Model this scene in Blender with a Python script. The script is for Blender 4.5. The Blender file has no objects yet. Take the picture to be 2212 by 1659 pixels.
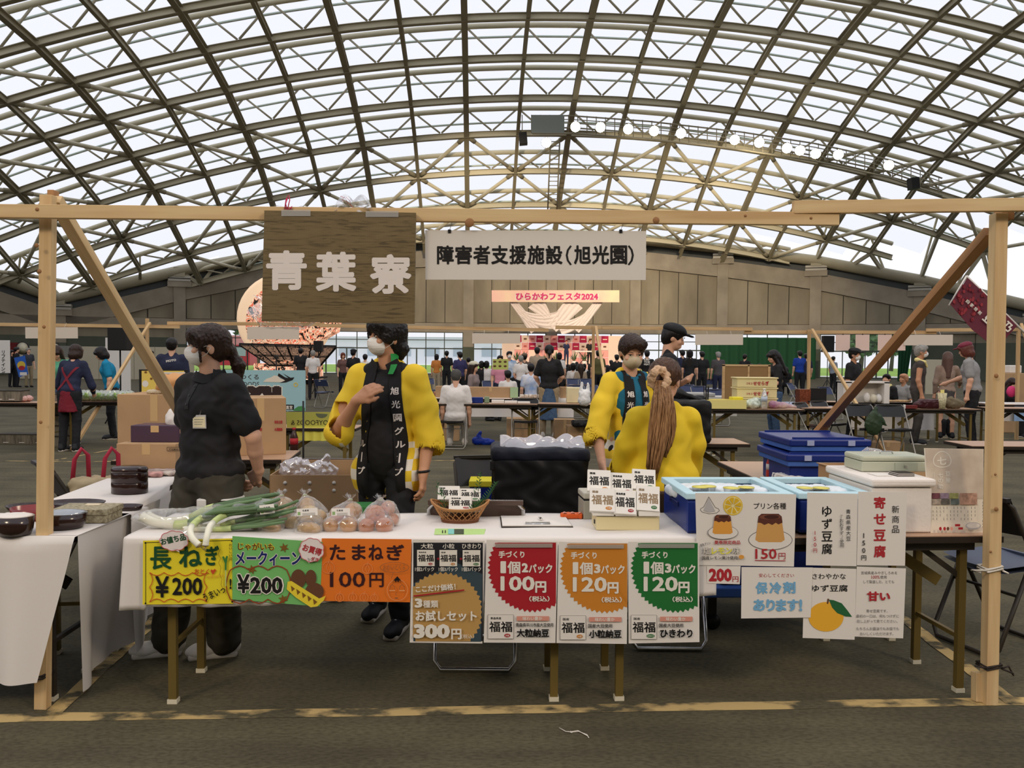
import bpy, bmesh, math, random
import numpy as np
from mathutils import Vector, Matrix
from mathutils.bvhtree import BVHTree
random.seed(7); RNG = np.random.default_rng(7)
C = bpy.context.scene.collection
PI = math.pi
# ------------------------------------------------------------------ camera
F = 1700.0; CH = 1.43; PIT = math.atan(56.5 / F); ROL = .0078
_R0 = Vector((1, 0, 0)); _U0 = Vector((0, math.sin(PIT), math.cos(PIT)))
FW = Vector((0, math.cos(PIT), -math.sin(PIT)))
UP = (_U0 * math.cos(ROL) - _R0 * math.sin(ROL)); RT = (_R0 * math.cos(ROL) + _U0 * math.sin(ROL))
CAM = Vector((0, 0, CH))
cd = bpy.data.cameras.new('camera'); co = bpy.data.objects.new('camera', cd); C.objects.link(co)
M = Matrix((RT, UP, -FW)).transposed().to_4x4(); M.translation = CAM
co.matrix_world = M
cd.sensor_width = 36; cd.lens = F / 2212 * 36; cd.clip_start = .05; cd.clip_end = 600
sc = bpy.context.scene; sc.camera = co
# ------------------------------------------------------------------ sky, exposure
w = bpy.data.worlds.new('overcast_sky'); sc.world = w; w.use_nodes = True
bg = w.node_tree.nodes['Background']; bg.inputs[0].default_value = (.90, .91, .97, 1); bg.inputs[1].default_value = 1.12
sc.view_settings.view_transform = 'Standard'; sc.view_settings.look = 'None'
sc.view_settings.exposure = 0; sc.view_settings.gamma = 1; sc.view_settings.use_curve_mapping = False
sc.cycles.use_denoising = True; sc.cycles.max_bounces = 6; sc.cycles.diffuse_bounces = 3; sc.cycles.glossy_bounces = 3
sc.cycles.transparent_max_bounces = 24; sc.cycles.transmission_bounces = 6; sc.cycles.sample_clamp_indirect = 6
sc.cycles.caustics_reflective = False; sc.cycles.caustics_refractive = False

def hall(u, v, z=0.0):
    a = .045; return Vector((u * math.cos(a) - v * math.sin(a), u * math.sin(a) + v * math.cos(a), z))
def area(name, loc, aim, size, power, col):
    l = bpy.data.lights.new(name, 'AREA'); l.shape = 'DISK'; l.size = size; l.energy = power; l.color = col
    o = bpy.data.objects.new(name, l); C.objects.link(o); o.location = loc
    o.rotation_euler = (Vector(aim) - Vector(loc)).to_track_quat('-Z', 'Y').to_euler(); return o
# unseen fill lamps added behind the camera for supposed hall racks, aimed at stalls
area('added_lamp', hall(-9, -7, 9.5), (0, 5, .8), 2.4, 560, (1, .80, .56))
area('added_lamp', hall(10, -7, 9.5), (0, 5, .8), 2.4, 560, (1, .80, .56))
def spot(name, loc, aim, power, col, ang=1.2, size=.5):
    l = bpy.data.lights.new(name, 'SPOT'); l.energy = power; l.color = col; l.spot_size = ang; l.spot_blend = .6; l.shadow_soft_size = size
    o = bpy.data.objects.new(name, l); C.objects.link(o); o.location = loc; o.rotation_euler = (Vector(aim) - Vector(loc)).to_track_quat('-Z', 'Y').to_euler(); return o
spot('added_lamp', hall(-2, 36, 13), hall(2, 64, 4), 15000, (1, .80, .55), 1.1); spot('added_lamp', hall(14, 36, 13), hall(16, 64, 4), 12000, (1, .80, .55), 1.1)  # unseen spots added in mid-hall to brighten the far wall
for u_ in (9, 17): spot('added_lamp', hall(u_, 49, 13.5), hall(u_ + 3, 57, 14.5), 600, (1, .84, .6), 1.5)  # warm throw of the rack's floodlights onto the roof steel
area('added_lamp', hall(1, 12, 17), (0, 14, 0), 4, 500, (1, .86, .66))  # unseen overhead lamp added as fill above the nearer stalls

def ray(px, py): return FW + RT * ((px - 1106) / F) - UP * ((py - 829.5) / F)
def at(px, py, Y):
    d = ray(px, py); return CAM + d * (Y / d.y)
def onz(px, py, z=0.0):
    d = ray(px, py); return CAM + d * ((z - CH) / d.z)
def hor(px): return 773 + (px - 1106) * .0078
# ------------------------------------------------------------------ materials
def lin(c):
    c = c / 255; return c / 12.92 if c <= .04045 else ((c + .055) / 1.055) ** 2.4
_M = {}
def mat(name, col, rough=.7, metal=0, noise=0, scale=8, spec=.3, emit=0, alpha=1, sheen=0, bump=0, stretch=None, col2=None, trans=0):
    if name in _M: return _M[name]
    m = bpy.data.materials.new(name); m.use_nodes = True; nt = m.node_tree; b = nt.nodes['Principled BSDF']
    c = (lin(col[0]), lin(col[1]), lin(col[2]), 1)
    b.inputs['Base Color'].default_value = c; b.inputs['Roughness'].default_value = rough; b.inputs['Metallic'].default_value = metal
    b.inputs['Specular IOR Level'].default_value = spec
    if alpha < 1: b.inputs['Alpha'].default_value = alpha
    if trans: b.inputs['Transmission Weight'].default_value = trans
    if emit:
        b.inputs['Emission Color'].default_value = c; b.inputs['Emission Strength'].default_value = emit
    if noise or bump:
        tc = nt.nodes.new('ShaderNodeTexCoord'); mp = nt.nodes.new('ShaderNodeMapping')
        if stretch: mp.inputs['Scale'].default_value = stretch
        nz = nt.nodes.new('ShaderNodeTexNoise'); nz.inputs['Scale'].default_value = scale; nz.inputs['Detail'].default_value = 5
        nt.links.new(tc.outputs['Object'], mp.inputs[0]); nt.links.new(mp.outputs[0], nz.inputs['Vector'])
        if noise:
            cr = nt.nodes.new('ShaderNodeValToRGB'); e = cr.color_ramp.elements
            d2 = tuple(lin(x) for x in col2) if col2 else tuple(x * (1 - noise) for x in c[:3])
            e[0].position = .35; e[0].color = (*d2, 1); e[1].position = .68; e[1].color = tuple(min(1, x * (1 + noise * .35)) for x in c[:3]) + (1,) if not col2 else c
            nt.links.new(nz.outputs['Fac'], cr.inputs[0]); nt.links.new(cr.outputs[0], b.inputs['Base Color'])
        if bump:
            bp = nt.nodes.new('ShaderNodeBump'); bp.inputs['Strength'].default_value = bump; bp.inputs['Distance'].default_value = .02
            nt.links.new(nz.outputs['Fac'], bp.inputs['Height']); nt.links.new(bp.outputs[0], b.inputs['Normal'])
    _M[name] = m; return m
def film(name, col=(235, 240, 245), clear=.8, rough=.12):
    """thin clear plastic: mostly see-through with a glossy skin"""
    if name in _M: return _M[name]
    m = bpy.data.materials.new(name); m.use_nodes = True; nt = m.node_tree; nt.nodes.clear()
    o = nt.nodes.new('ShaderNodeOutputMaterial'); mx = nt.nodes.new('ShaderNodeMixShader'); mx2 = nt.nodes.new('ShaderNodeMixShader')
    t = nt.nodes.new('ShaderNodeBsdfTransparent'); g = nt.nodes.new('ShaderNodeBsdfGlossy'); d = nt.nodes.new('ShaderNodeBsdfDiffuse')
    g.inputs['Roughness'].default_value = rough; d.inputs[0].default_value = (lin(col[0]), lin(col[1]), lin(col[2]), 1)
    lw = nt.nodes.new('ShaderNodeLayerWeight'); lw.inputs[0].default_value = .35
    ma = nt.nodes.new('ShaderNodeMath'); ma.operation = 'MULTIPLY_ADD'; ma.inputs[1].default_value = .6; ma.inputs[2].default_value = 1 - clear
    nt.links.new(lw.outputs['Facing'], ma.inputs[0]); mx2.inputs[0].default_value = .55
    nt.links.new(d.outputs[0], mx2.inputs[1]); nt.links.new(g.outputs[0], mx2.inputs[2])
    nt.links.new(ma.outputs[0], mx.inputs[0]); nt.links.new(t.outputs[0], mx.inputs[1]); nt.links.new(mx2.outputs[0], mx.inputs[2])
    nt.links.new(mx.outputs[0], o.inputs[0]); _M[name] = m; return m
# ------------------------------------------------------------------ objects
def tag(o, label=None, cat=None, group=None, kind=None):
    if label: o['label'] = label
    if cat: o['category'] = cat
    if group: o['group'] = group
    if kind: o['kind'] = kind
    return o
def empty(name, loc=(0, 0, 0), rz=0, label=None, cat=None, group=None, kind=None):
    o = bpy.data.objects.new(name, None); C.objects.link(o); o.location = loc; o.rotation_euler = (0, 0, rz); o.empty_display_size = .05
    return tag(o, label, cat, group, kind)
def link(name, me, parent=None, loc=None, rot=None):
    o = bpy.data.objects.new(name, me); C.objects.link(o)
    if parent: o.parent = parent
    if loc is not None: o.location = loc
    if rot is not None: o.rotation_euler = rot
    return o
def copy_tree(o, parent=None):
    c = o.copy(); C.objects.link(c); c.parent = parent
    for ch in list(o.children): copy_tree(ch, c)
    return c
class MB:
    """collects primitives into one mesh; materials by index"""
    def __init__(s): s.v = []; s.f = []; s.mi = []; s.mats = []; s.sm = []
    def m(s, mt):
        if mt not in s.mats: s.mats.append(mt)
        return s.mats.index(mt)
    def add(s, vs, fs, mt, smooth=False):
        n = len(s.v); s.v += [tuple(v) for v in vs]; k = s.m(mt)
        for f in fs: s.f.append(tuple(n + i for i in f)); s.mi.append(k); s.sm.append(smooth)
    def box(s, a, b, mt, mx=None):
        x0, y0, z0 = a; x1, y1, z1 = b
        vs = [Vector(p) for p in ((x0, y0, z0), (x1, y0, z0), (x1, y1, z0), (x0, y1, z0), (x0, y0, z1), (x1, y0, z1), (x1, y1, z1), (x0, y1, z1))]
        if mx: vs = [mx @ v for v in vs]
        s.add(vs, [(0, 3, 2, 1), (4, 5, 6, 7), (0, 1, 5, 4), (1, 2, 6, 5), (2, 3, 7, 6), (3, 0, 4, 7)], mt)
    def bar(s, a, b, w, h, mt, up=(0, 0, 1)):
        a = Vector(a); b = Vector(b); d = (b - a).normalized(); u = Vector(up)
        x = d.cross(u)
        if x.length < 1e-4: x = d.cross(Vector((0, 1, 0)))
        x.normalize(); u = x.cross(d).normalized(); vs = []
        for p in (a, b):
            for i, j in ((-1, -1), (1, -1), (1, 1), (-1, 1)): vs.append(p + x * (i * w / 2) + u * (j * h / 2))
        s.add(vs, [(0, 1, 2, 3), (7, 6, 5, 4), (0, 4, 5, 1), (1, 5, 6, 2), (2, 6, 7, 3), (3, 7, 4, 0)], mt)
    def tube(s, pts, r, mt, n=8, closed=False, cap=True):
        pts = [Vector(p) for p in pts]; rs = r if isinstance(r, (list, tuple)) else [r] * len(pts)
        rings = []; L = len(pts); prev = None
        for i, p in enumerate(pts):
            if closed: d = pts[(i + 1) % L] - pts[i - 1]
            else: d = pts[min(i + 1, L - 1)] - pts[max(i - 1, 0)]
            d.normalize()
            if prev is None:
                x = d.cross(Vector((0, 0, 1)))
                if x.length < .05: x = d.cross(Vector((0, 1, 0)))
            else: x = prev - d * prev.dot(d)
            x.normalize(); prev = x; y = d.cross(x)
            rings.append([p + x * (rs[i] * math.cos(t * 2 * PI / n)) + y * (rs[i] * math.sin(t * 2 * PI / n)) for t in range(n)])
        vs = [v for rg in rings for v in rg]; fs = []
        for i in range(L if closed else L - 1):
            j = (i + 1) % L
            for t in range(n): fs.append((i * n + t, i * n + (t + 1) % n, j * n + (t + 1) % n, j * n + t))
        if not closed and cap: fs += [tuple(range(n))[::-1], tuple((L - 1) * n + t for t in range(n))]
        s.add(vs, fs, mt, True)
    def lathe(s, prof, mt, c=(0, 0, 0), n=24, sx=1, sy=1, mx=None):
        c = Vector(c); vs = []; fs = []
        for r, z in prof:
            for t in range(n): vs.append(Vector((c.x + r * sx * math.cos(t * 2 * PI / n), c.y + r * sy * math.sin(t * 2 * PI / n), c.z + z)))
        for i in range(len(prof) - 1):
            for t in range(n): fs.append((i * n + t, i * n + (t + 1) % n, (i + 1) * n + (t + 1) % n, (i + 1) * n + t))
        fs.append(tuple(range(n))[::-1]); fs.append(tuple((len(prof) - 1) * n + t for t in range(n)))
        if mx: vs = [mx @ v for v in vs]
        s.add(vs, fs, mt, True)
    def grid(s, fn, nu, nv, mt, smooth=True, thick=0):
        vs = [Vector(fn(i / nu, j / nv)) for j in range(nv + 1) for i in range(nu + 1)]
        W = nu + 1; fs = [(j * W + i, j * W + i + 1, (j + 1) * W + i + 1, (j + 1) * W + i) for j in range(nv) for i in range(nu)]
        s.add(vs, fs, mt, smooth)
    def poly(s, pts, mt): s.add(pts, [tuple(range(len(pts)))], mt)
    def prism(s, pts, d, mt):
        n = len(pts); a = [Vector(p) for p in pts]; b = [p + Vector(d) for p in a]
        s.add(a + b, [tuple(range(n))[::-1], tuple(range(n, 2 * n))] + [(i, (i + 1) % n, n + (i + 1) % n, n + i) for i in range(n)], mt)
    def mesh(s, name):
        me = bpy.data.meshes.new(name); me.from_pydata(s.v, [], s.f)
        for mt in s.mats: me.materials.append(mt)
        me.polygons.foreach_set('material_index', s.mi); me.polygons.foreach_set('use_smooth', s.sm); me.update(); return me
    def build(s, name, parent=None, loc=None, rot=None, bevel=0):
        o = link(name, s.mesh(name), parent, loc, rot)
        if bevel: bev(o, bevel)
        return o
def bev(o, w, seg=2):
    m = o.modifiers.new('bevel', 'BEVEL'); m.width = w; m.segments = seg; m.limit_method = 'ANGLE'; m.angle_limit = .7; return o
def one(name, parent, mt, kind, *a, bevel=0, loc=None, rot=None, **k):
    mb = MB(); getattr(mb, kind)(*a[:], mt, **k) if kind != 'box' else mb.box(a[0], a[1], mt, **k)
    return mb.build(name, parent, loc, rot, bevel)
# ------------------------------------------------------------------ text
_TC = {}
def textmesh(s, bold=0.0, vert=False):
    """(verts Nx2, faces) of a string, unit em size; weight comes from overlaid shifted copies, which keep dense characters clean"""
    key = (s, bold)
    if key in _TC: return _TC[key]
    if (s, None) not in _TC:
        cu = bpy.data.curves.new('t', 'FONT'); cu.body = s; cu.size = 1; cu.resolution_u = 2
        o = bpy.data.objects.new('t', cu); C.objects.link(o)
        dg = bpy.context.evaluated_depsgraph_get(); me = o.evaluated_get(dg).to_mesh()
        v = [(p.co.x, p.co.y) for p in me.vertices]; f = [tuple(p.vertices) for p in me.polygons]
        o.evaluated_get(dg).to_mesh_clear(); bpy.data.objects.remove(o); bpy.data.curves.remove(cu); _TC[(s, None)] = (v, f)
    v, f = _TC[(s, None)]
    if bold > .008:
        n = 5 if bold < .03 else 8; V = []; FF = []
        for i in range(n):
            a = (i + .5) * 2 * PI / n; dx, dy = bold * math.cos(a), bold * math.sin(a); k = len(V)
            V += [(x + dx, y + dy) for x, y in v]; FF += [tuple(q + k for q in p) for p in f]
        v, f = V, FF
    _TC[key] = (v, f); return _TC[key]
class Sign:
    """flat print placed on a plane through 'p' with normal 'n', drawn in photo pixel units of that plane"""
    def __init__(s, p, n, order=1):
        s.p = Vector(p); s.n = Vector(n).normalized(); s.mb = MB(); s.k = order
        if s.n.dot(CAM - s.p) < 0: s.n = -s.n
    def at(s, x, y, k=0):
        d = ray(x, y); q = CAM + d * ((s.p - CAM).dot(s.n) / d.dot(s.n)); return q + s.n * (k * .0003)
    def poly(s, pts, mt):
        s.k += 1; vs = [s.at(x, y, s.k) for x, y in pts]
        a = (vs[1] - vs[0]).cross(vs[2] - vs[1]); s.mb.poly(vs, mt)
    def quad(s, x0, y0, x1, y1, mt): s.poly([(x0, y1), (x1, y1), (x1, y0), (x0, y0)], mt)
    def circ(s, x, y, rx, ry, mt, n=28, a0=0, a1=2 * PI):
        s.poly([(x + rx * math.cos(a0 + (a1 - a0) * t / n), y - ry * math.sin(a0 + (a1 - a0) * t / n)) for t in range(n)], mt)
    def saw(s, x, y, r, n, mt, clip=None, d=.94):
        pts = []
        for t in range(2 * n):
            q = r if t % 2 == 0 else r * d; a = t * PI / n; pts.append((x + q * math.cos(a), y - q * math.sin(a)))
        if clip:
            x0, y0, x1, y1 = clip; s.k += 1; c = s.at(min(max(x, x0), x1), min(max(y, y0), y1), s.k)
            pts = [(min(max(a, x0), x1), min(max(b, y0), y1)) for a, b in pts]
            vs = [s.at(a, b, s.k) for a, b in pts]; N = len(vs)
            s.mb.add([c] + vs, [(0, 1 + i, 1 + (i + 1) % N) for i in range(N)], mt)
        else:
            s.k += 1; vs = [s.at(a, b, s.k) for a, b in pts]; N = len(vs)
            s.mb.add([s.at(x, y, s.k)] + vs, [(0, 1 + i, 1 + (i + 1) % N) for i in range(N)], mt)
    def line(s, pts, w, mt):
        s.k += 1
        for (x0, y0), (x1, y1) in zip(pts, pts[1:]):
            L = math.hypot(x1 - x0, y1 - y0) or 1; nx, ny = -(y1 - y0) / L * w / 2, (x1 - x0) / L * w / 2
            s.mb.poly([s.at(a, b, s.k) for a, b in ((x0 + nx, y0 + ny), (x1 + nx, y1 + ny), (x1 - nx, y1 - ny), (x0 - nx, y0 - ny))], mt)
    def text(s, t, x, y, h, mt, w=None, bold=.02, rot=0, skew=0):
        """t fits the box from baseline-left (x, y), cap height h px, width w px"""
        v, f = textmesh(t, bold)
        if not v: return
        xs = [a for a, b in v]; ys = [b for a, b in v]; x0, x1, y0, y1 = min(xs), max(xs), min(ys), max(ys)
        sy = h / max(y1 - y0, .1); sx = (w / (x1 - x0)) if w else sy
        s.k += 1; cr, sr = math.cos(rot), math.sin(rot); vs = []; n0 = len(_TC[(t, None)][0])
        for i, (a, b) in enumerate(v):
            a = (a - x0) * sx + (b - y0) * sy * skew; b = (b - y0) * sy
            vs.append(s.at(x + a * cr - b * sr, y - a * sr - b * cr, s.k + (i // n0) * .1))
        s.mb.add(vs, f, mt)
    def vtext(s, t, x, y, step, size, mt, bold=.02, slant=0):
        """vertical run: centre x, top y"""
        for i, c in enumerate(t):
            if c == ' ': continue
            if c == 'ー': s.line([(x + slant * i, y + i * step + size * .08), (x + slant * i, y + i * step + size * .92)], size * .13, mt); continue
            v, f = textmesh(c, bold); xs = [a for a, b in v]; ys = [b for a, b in v]
            cx = (min(xs) + max(xs)) / 2; cy = (min(ys) + max(ys)) / 2; hh = max(max(ys) - min(ys), max(xs) - min(xs), .001)
            q = size / max(hh, .75); s.k += 1
            n0 = len(_TC[(c, None)][0])
            s.mb.add([s.at(x + slant * i + (a - cx) * q, y + i * step + size / 2 - (b - cy) * q, s.k + (j // n0) * .1) for j, (a, b) in enumerate(v)], f, mt)
    def build(s, name, parent=None): return s.mb.build(name, parent)
# ------------------------------------------------------------------ smooth solids (distance fields meshed with surface nets)
def V3(p): return np.array(p, dtype=np.float32)
def _cone(X, Y, Z, a, b, ra, rb):
    ba = b - a; L2 = float(ba @ ba) + 1e-9
    px, py, pz = X - a[0], Y - a[1], Z - a[2]
    t = np.clip((px * ba[0] + py * ba[1] + pz * ba[2]) / L2, 0, 1)
    return np.sqrt((px - t * ba[0]) ** 2 + (py - t * ba[1]) ** 2 + (pz - t * ba[2]) ** 2) - (ra + (rb - ra) * t)
def sdf_mesh(prims, cell, k=.03, post=None, wob=0, wl=.05, name='m', mt=None):
    """prims: ('c',a,b,ra,rb[,flat]) tapered limb (flat = y squash) | ('e',c,r[,rotmat]) ellipsoid | ('b',c,h,round[,rotmat]) box; prefix '-' carves"""
    lo = np.full(3, 1e9); hi = np.full(3, -1e9); bbs = []
    for p in prims:
        t = p[0].lstrip('-')
        if t == 'c': a, b = V3(p[1]), V3(p[2]); r = max(p[3], p[4]); l, h = np.minimum(a, b) - r, np.maximum(a, b) + r
        else:
            c = V3(p[1]); r = V3(p[2]); R = float(np.linalg.norm(r)) if (len(p) > (3 if t == 'e' else 4)) else None
            e = r if R is None else np.full(3, R); e = e + (p[3] if t == 'b' else 0); l, h = c - e, c + e
        bbs.append((l, h))
        if p[0][0] != '-': lo = np.minimum(lo, l); hi = np.maximum(hi, h)
    pad = cell * 2.5 + wob + .002; lo = lo - pad; hi = hi + pad
    n = np.ceil((hi - lo) / cell).astype(int) + 1
    ax = [(lo[i] + cell * np.arange(n[i])).astype(np.float32) for i in range(3)]
    D = np.full(n, .5, dtype=np.float32)
    for p, (l, h) in zip(prims, bbs):
        neg = p[0][0] == '-'; t = p[0].lstrip('-'); m = k * 1.1 + cell * 2
        i0 = [max(0, int((l[i] - m - lo[i]) / cell)) for i in range(3)]; i1 = [min(n[i], int((h[i] + m - lo[i]) / cell) + 2) for i in range(3)]
        if any(i1[i] <= i0[i] for i in range(3)): continue
        sl = tuple(slice(i0[i], i1[i]) for i in range(3))
        X = ax[0][sl[0]][:, None, None]; Y = ax[1][sl[1]][None, :, None]; Z = ax[2][sl[2]][None, None, :]
        if t == 'c': d = _cone(X, Y, Z, V3(p[1]), V3(p[2]), p[3], p[4])
        else:
            c = V3(p[1]); x, y, z = X - c[0], Y - c[1], Z - c[2]; rm = None
            if t == 'e' and len(p) > 3: rm = p[3]
            if t == 'b' and len(p) > 4: rm = p[4]
            if rm is not None:
                q = np.array(rm, dtype=np.float32); x, y, z = (q[0, 0] * x + q[1, 0] * y + q[2, 0] * z, q[0, 1] * x + q[1, 1] * y + q[2, 1] * z, q[0, 2] * x + q[1, 2] * y + q[2, 2] * z)
            r = V3(p[2])
            if t == 'e':
                k0 = np.sqrt((x / r[0]) ** 2 + (y / r[1]) ** 2 + (z / r[2]) ** 2); k1 = np.sqrt((x / r[0] ** 2) ** 2 + (y / r[1] ** 2) ** 2 + (z / r[2] ** 2) ** 2)
                d = k0 * (k0 - 1) / np.maximum(k1, 1e-6)
            else:
                qx, qy, qz = np.abs(x) - r[0], np.abs(y) - r[1], np.abs(z) - r[2]
                d = np.sqrt(np.maximum(qx, 0) ** 2 + np.maximum(qy, 0) ** 2 + np.maximum(qz, 0) ** 2) + np.minimum(np.maximum(qx, np.maximum(qy, qz)), 0) - p[3]
        o = D[sl]
        if neg: hh = np.maximum(k * .4 - np.abs(o + d), 0) / (k * .4); D[sl] = np.maximum(o, -d) + hh * hh * k * .1
        else: hh = np.maximum(k - np.abs(o - d), 0) / k; D[sl] = np.minimum(o, d) - hh * hh * k * .25
    X = ax[0][:, None, None]; Y = ax[1][None, :, None]; Z = ax[2][None, None, :]
    if wob:
        q = 6.283 / wl
        D = D + wob * (np.sin(X * q + 2.1 * np.sin(Z * q * .7 + 1)) * np.sin(Z * q * .8 + 1.7 * np.sin(Y * q * .6 + X * q * .4)) + .5 * np.sin(Y * q * 1.3 + Z * q * .5 + 2 * np.sin(X * q * .5)))
    if post is not None: D = post(X, Y, Z, D)
    D[0] = .5; D[-1] = .5; D[:, 0] = .5; D[:, -1] = .5; D[:, :, 0] = .5; D[:, :, -1] = .5
    S = D < 0
    # surface nets
    nx, ny, nz = n - 1; cnt = np.zeros((nx, ny, nz), np.int8)
    for a in (0, 1):
        for b in (0, 1):
            for c in (0, 1): cnt += S[a:a + nx, b:b + ny, c:c + nz]
    act = (cnt > 0) & (cnt < 8); I = np.argwhere(act)
    idx = np.full(act.shape, -1, np.int64); idx[act] = np.arange(len(I))
    P = np.zeros((len(I), 3)); W = np.zeros(len(I)); cs = [(a, b, c) for a in (0, 1) for b in (0, 1) for c in (0, 1)]
    for i, p in enumerate(cs):
        for q in cs[i + 1:]:
            if sum(abs(p[j] - q[j]) for j in range(3)) != 1: continue
            d0 = D[I[:, 0] + p[0], I[:, 1] + p[1], I[:, 2] + p[2]]; d1 = D[I[:, 0] + q[0], I[:, 1] + q[1], I[:, 2] + q[2]]
            m = (d0 < 0) != (d1 < 0); t = np.where(m, d0 / np.where(m, d0 - d1, 1), 0)
            for j in range(3): P[:, j] += np.where(m, p[j] + (q[j] - p[j]) * t, 0)
            W += m
    P = (P / W[:, None] + I) * cell + lo
    Q = []
    for axn in range(3):
        s0 = [slice(0, nx), slice(0, ny), slice(0, nz)]; s1 = list(s0); s1[axn] = slice(1, [nx, ny, nz][axn] + 1)
        A = S[tuple(s0)]; B = S[tuple(s1)]; E = np.argwhere(A != B); inside = A[E[:, 0], E[:, 1], E[:, 2]]
        u, v = [(1, 2), (2, 0), (0, 1)][axn]; ok = (E[:, u] > 0) & (E[:, v] > 0); E = E[ok]; inside = inside[ok]
        def g(du, dv):
            e = E.copy(); e[:, u] -= du; e[:, v] -= dv; return idx[e[:, 0], e[:, 1], e[:, 2]]
        q = np.stack([g(1, 1), g(0, 1), g(0, 0), g(1, 0)], 1); q[~inside] = q[~inside][:, ::-1]; Q.append(q)
    Q = np.concatenate(Q); Q = Q[(Q >= 0).all(1)]
    return P, Q
def sdf_obj(name, prims, cell, mt, parent=None, loc=None, k=.03, matfn=None, **kw):
    """one or several fields -> one mesh object"""
    groups = prims if isinstance(prims[0], list) else [prims]
    cells = cell if isinstance(cell, (list, tuple)) else [cell] * len(groups)
    Ps, Qs, n = [], [], 0
    for g, ce in zip(groups, cells):
        P, Q = sdf_mesh(g, ce, k, **kw); Ps.append(P); Qs.append(Q + n); n += len(P)
    P = np.concatenate(Ps); Q = np.concatenate(Qs)
    me = bpy.data.meshes.new(name); me.vertices.add(len(P)); me.vertices.foreach_set('co', P.astype(np.float32).ravel())
    me.loops.add(len(Q) * 4); me.loops.foreach_set('vertex_index', Q.ravel().astype(np.int32))
    me.polygons.add(len(Q)); me.polygons.foreach_set('loop_start', np.arange(0, len(Q) * 4, 4, dtype=np.int32))
    me.polygons.foreach_set('use_smooth', np.ones(len(Q), bool))
    mts = mt if isinstance(mt, (list, tuple)) else [mt]
    for m_ in mts: me.materials.append(m_)
    if matfn is not None:
        c = P[Q].mean(1); me.polygons.foreach_set('material_index', np.asarray(matfn(c[:, 0], c[:, 1], c[:, 2])).astype(np.int32))
    me.update(calc_edges=True); return link(name, me, parent, loc)
def rot(ax, a): return np.array(Matrix.Rotation(a, 3, ax))
def drape(name, text_items, target, mt, parent, off=.004, rz=None):
    """text_items: list of (char, origin(local x,z), size, slant); printed onto 'target' (a mesh in the same local space) from the -y side"""
    me = target.data; bv = BVHTree.FromPolygons([v.co.copy() for v in me.vertices], [tuple(p.vertices) for p in me.polygons]); mb = MB()
    for ch, (cx, cz), size, tilt in text_items:
        mb = MB()
        v, f = textmesh(ch, .03); xs = [a for a, b in v]; ys = [b for a, b in v]; mx = (min(xs) + max(xs)) / 2; my = (min(ys) + max(ys)) / 2; q = size / max(max(ys) - min(ys), max(xs) - min(xs), .75)
        ct, st = math.cos(tilt), math.sin(tilt); vs = []
        # one depth per glyph keeps it whole: least y over its corners
        pts = [((a - mx) * q, (b - my) * q) for a, b in v]; pts = [(cx + a * ct - b * st, cz + a * st + b * ct) for a, b in pts]
        n0 = len(_TC[(ch, None)][0])
        for i, (a, b) in enumerate(pts):
            h = bv.ray_cast(Vector((a, -3, b)), Vector((0, 1, 0)))
            vs.append((a, (h[0].y if h[0] is not None else 0) - off - (i // n0) * .00004, b))
        if f: mb.add(vs, f, mt); mb.build(name, parent)
# ------------------------------------------------------------------ hall: floor, curved concrete wall, ring tube, lattice roof, membrane
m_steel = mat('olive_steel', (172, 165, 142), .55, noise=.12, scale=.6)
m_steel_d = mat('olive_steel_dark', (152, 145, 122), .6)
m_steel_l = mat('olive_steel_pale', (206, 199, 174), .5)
m_conc = mat('board_marked_concrete', (158, 148, 128), .85, noise=.3, scale=.55, stretch=(1, 1, .35), bump=.15)
m_conc2 = mat('smooth_concrete_edge', (166, 156, 140), .85, noise=.18, scale=.8)
m_joint = mat('dark_joint', (70, 66, 58), .9)
m_slate = mat('slate_grey_flashing', (88, 92, 94), .7)
m_green = mat('painted_lower_wall', (92, 98, 84), .8, noise=.15, scale=.7)
def zc(v):
    d = v - 30 if v >= 30 else (30 - v) * .72
    return 20.8 - float(np.interp(d, [0, 6, 10, 13.2, 16.8, 20.2, 23.4, 26.5, 29.5, 32.5, 36, 42], [0, .1, .45, 1.0, 1.87, 3.1, 4.4, 6.2, 8.0, 9.9, 12.0, 15]))
def zl(u, v): return zc(v) - (u - 6.1) ** 2 / 184
PIL = [(-157, 52.5, 545), (128, 58, 645), (388, 61, 585), (623, 63.5, 541), (828, 64.6, 520), (1013, 65, 511), (1193, 65.3, 509), (1374, 65.3, 517), (1562, 64.5, 537), (1763, 63, 563), (1988, 60.5, 605), (2240, 56.5, 665), (2540, 50, 600)]
ring = [at(px, y, Y) for px, Y, y in PIL]
pre = [Vector((-30, -12, 9)), Vector((-42, -5, 8)), Vector((-47, 10, 10)), Vector((-48, 25, 11)), Vector((-46, 38, 10))]
post_ = [Vector((47, 42, 9.5)), Vector((50, 30, 11)), Vector((50, 10, 10)), Vector((45, -5, 8)), Vector((30, -12, 9)), Vector((0, -14, 10))]
RING = pre + ring + post_; NR = len(RING)
def inside(p, grow=0):
    x, y = p.x, p.y; c = False; j = NR - 1
    for i in range(NR):
        a, b = RING[i], RING[j]
        if (a.y > y) != (b.y > y) and x < (b.x - a.x) * (y - a.y) / (b.y - a.y) + a.x: c = not c
        j = i
    return c
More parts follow.
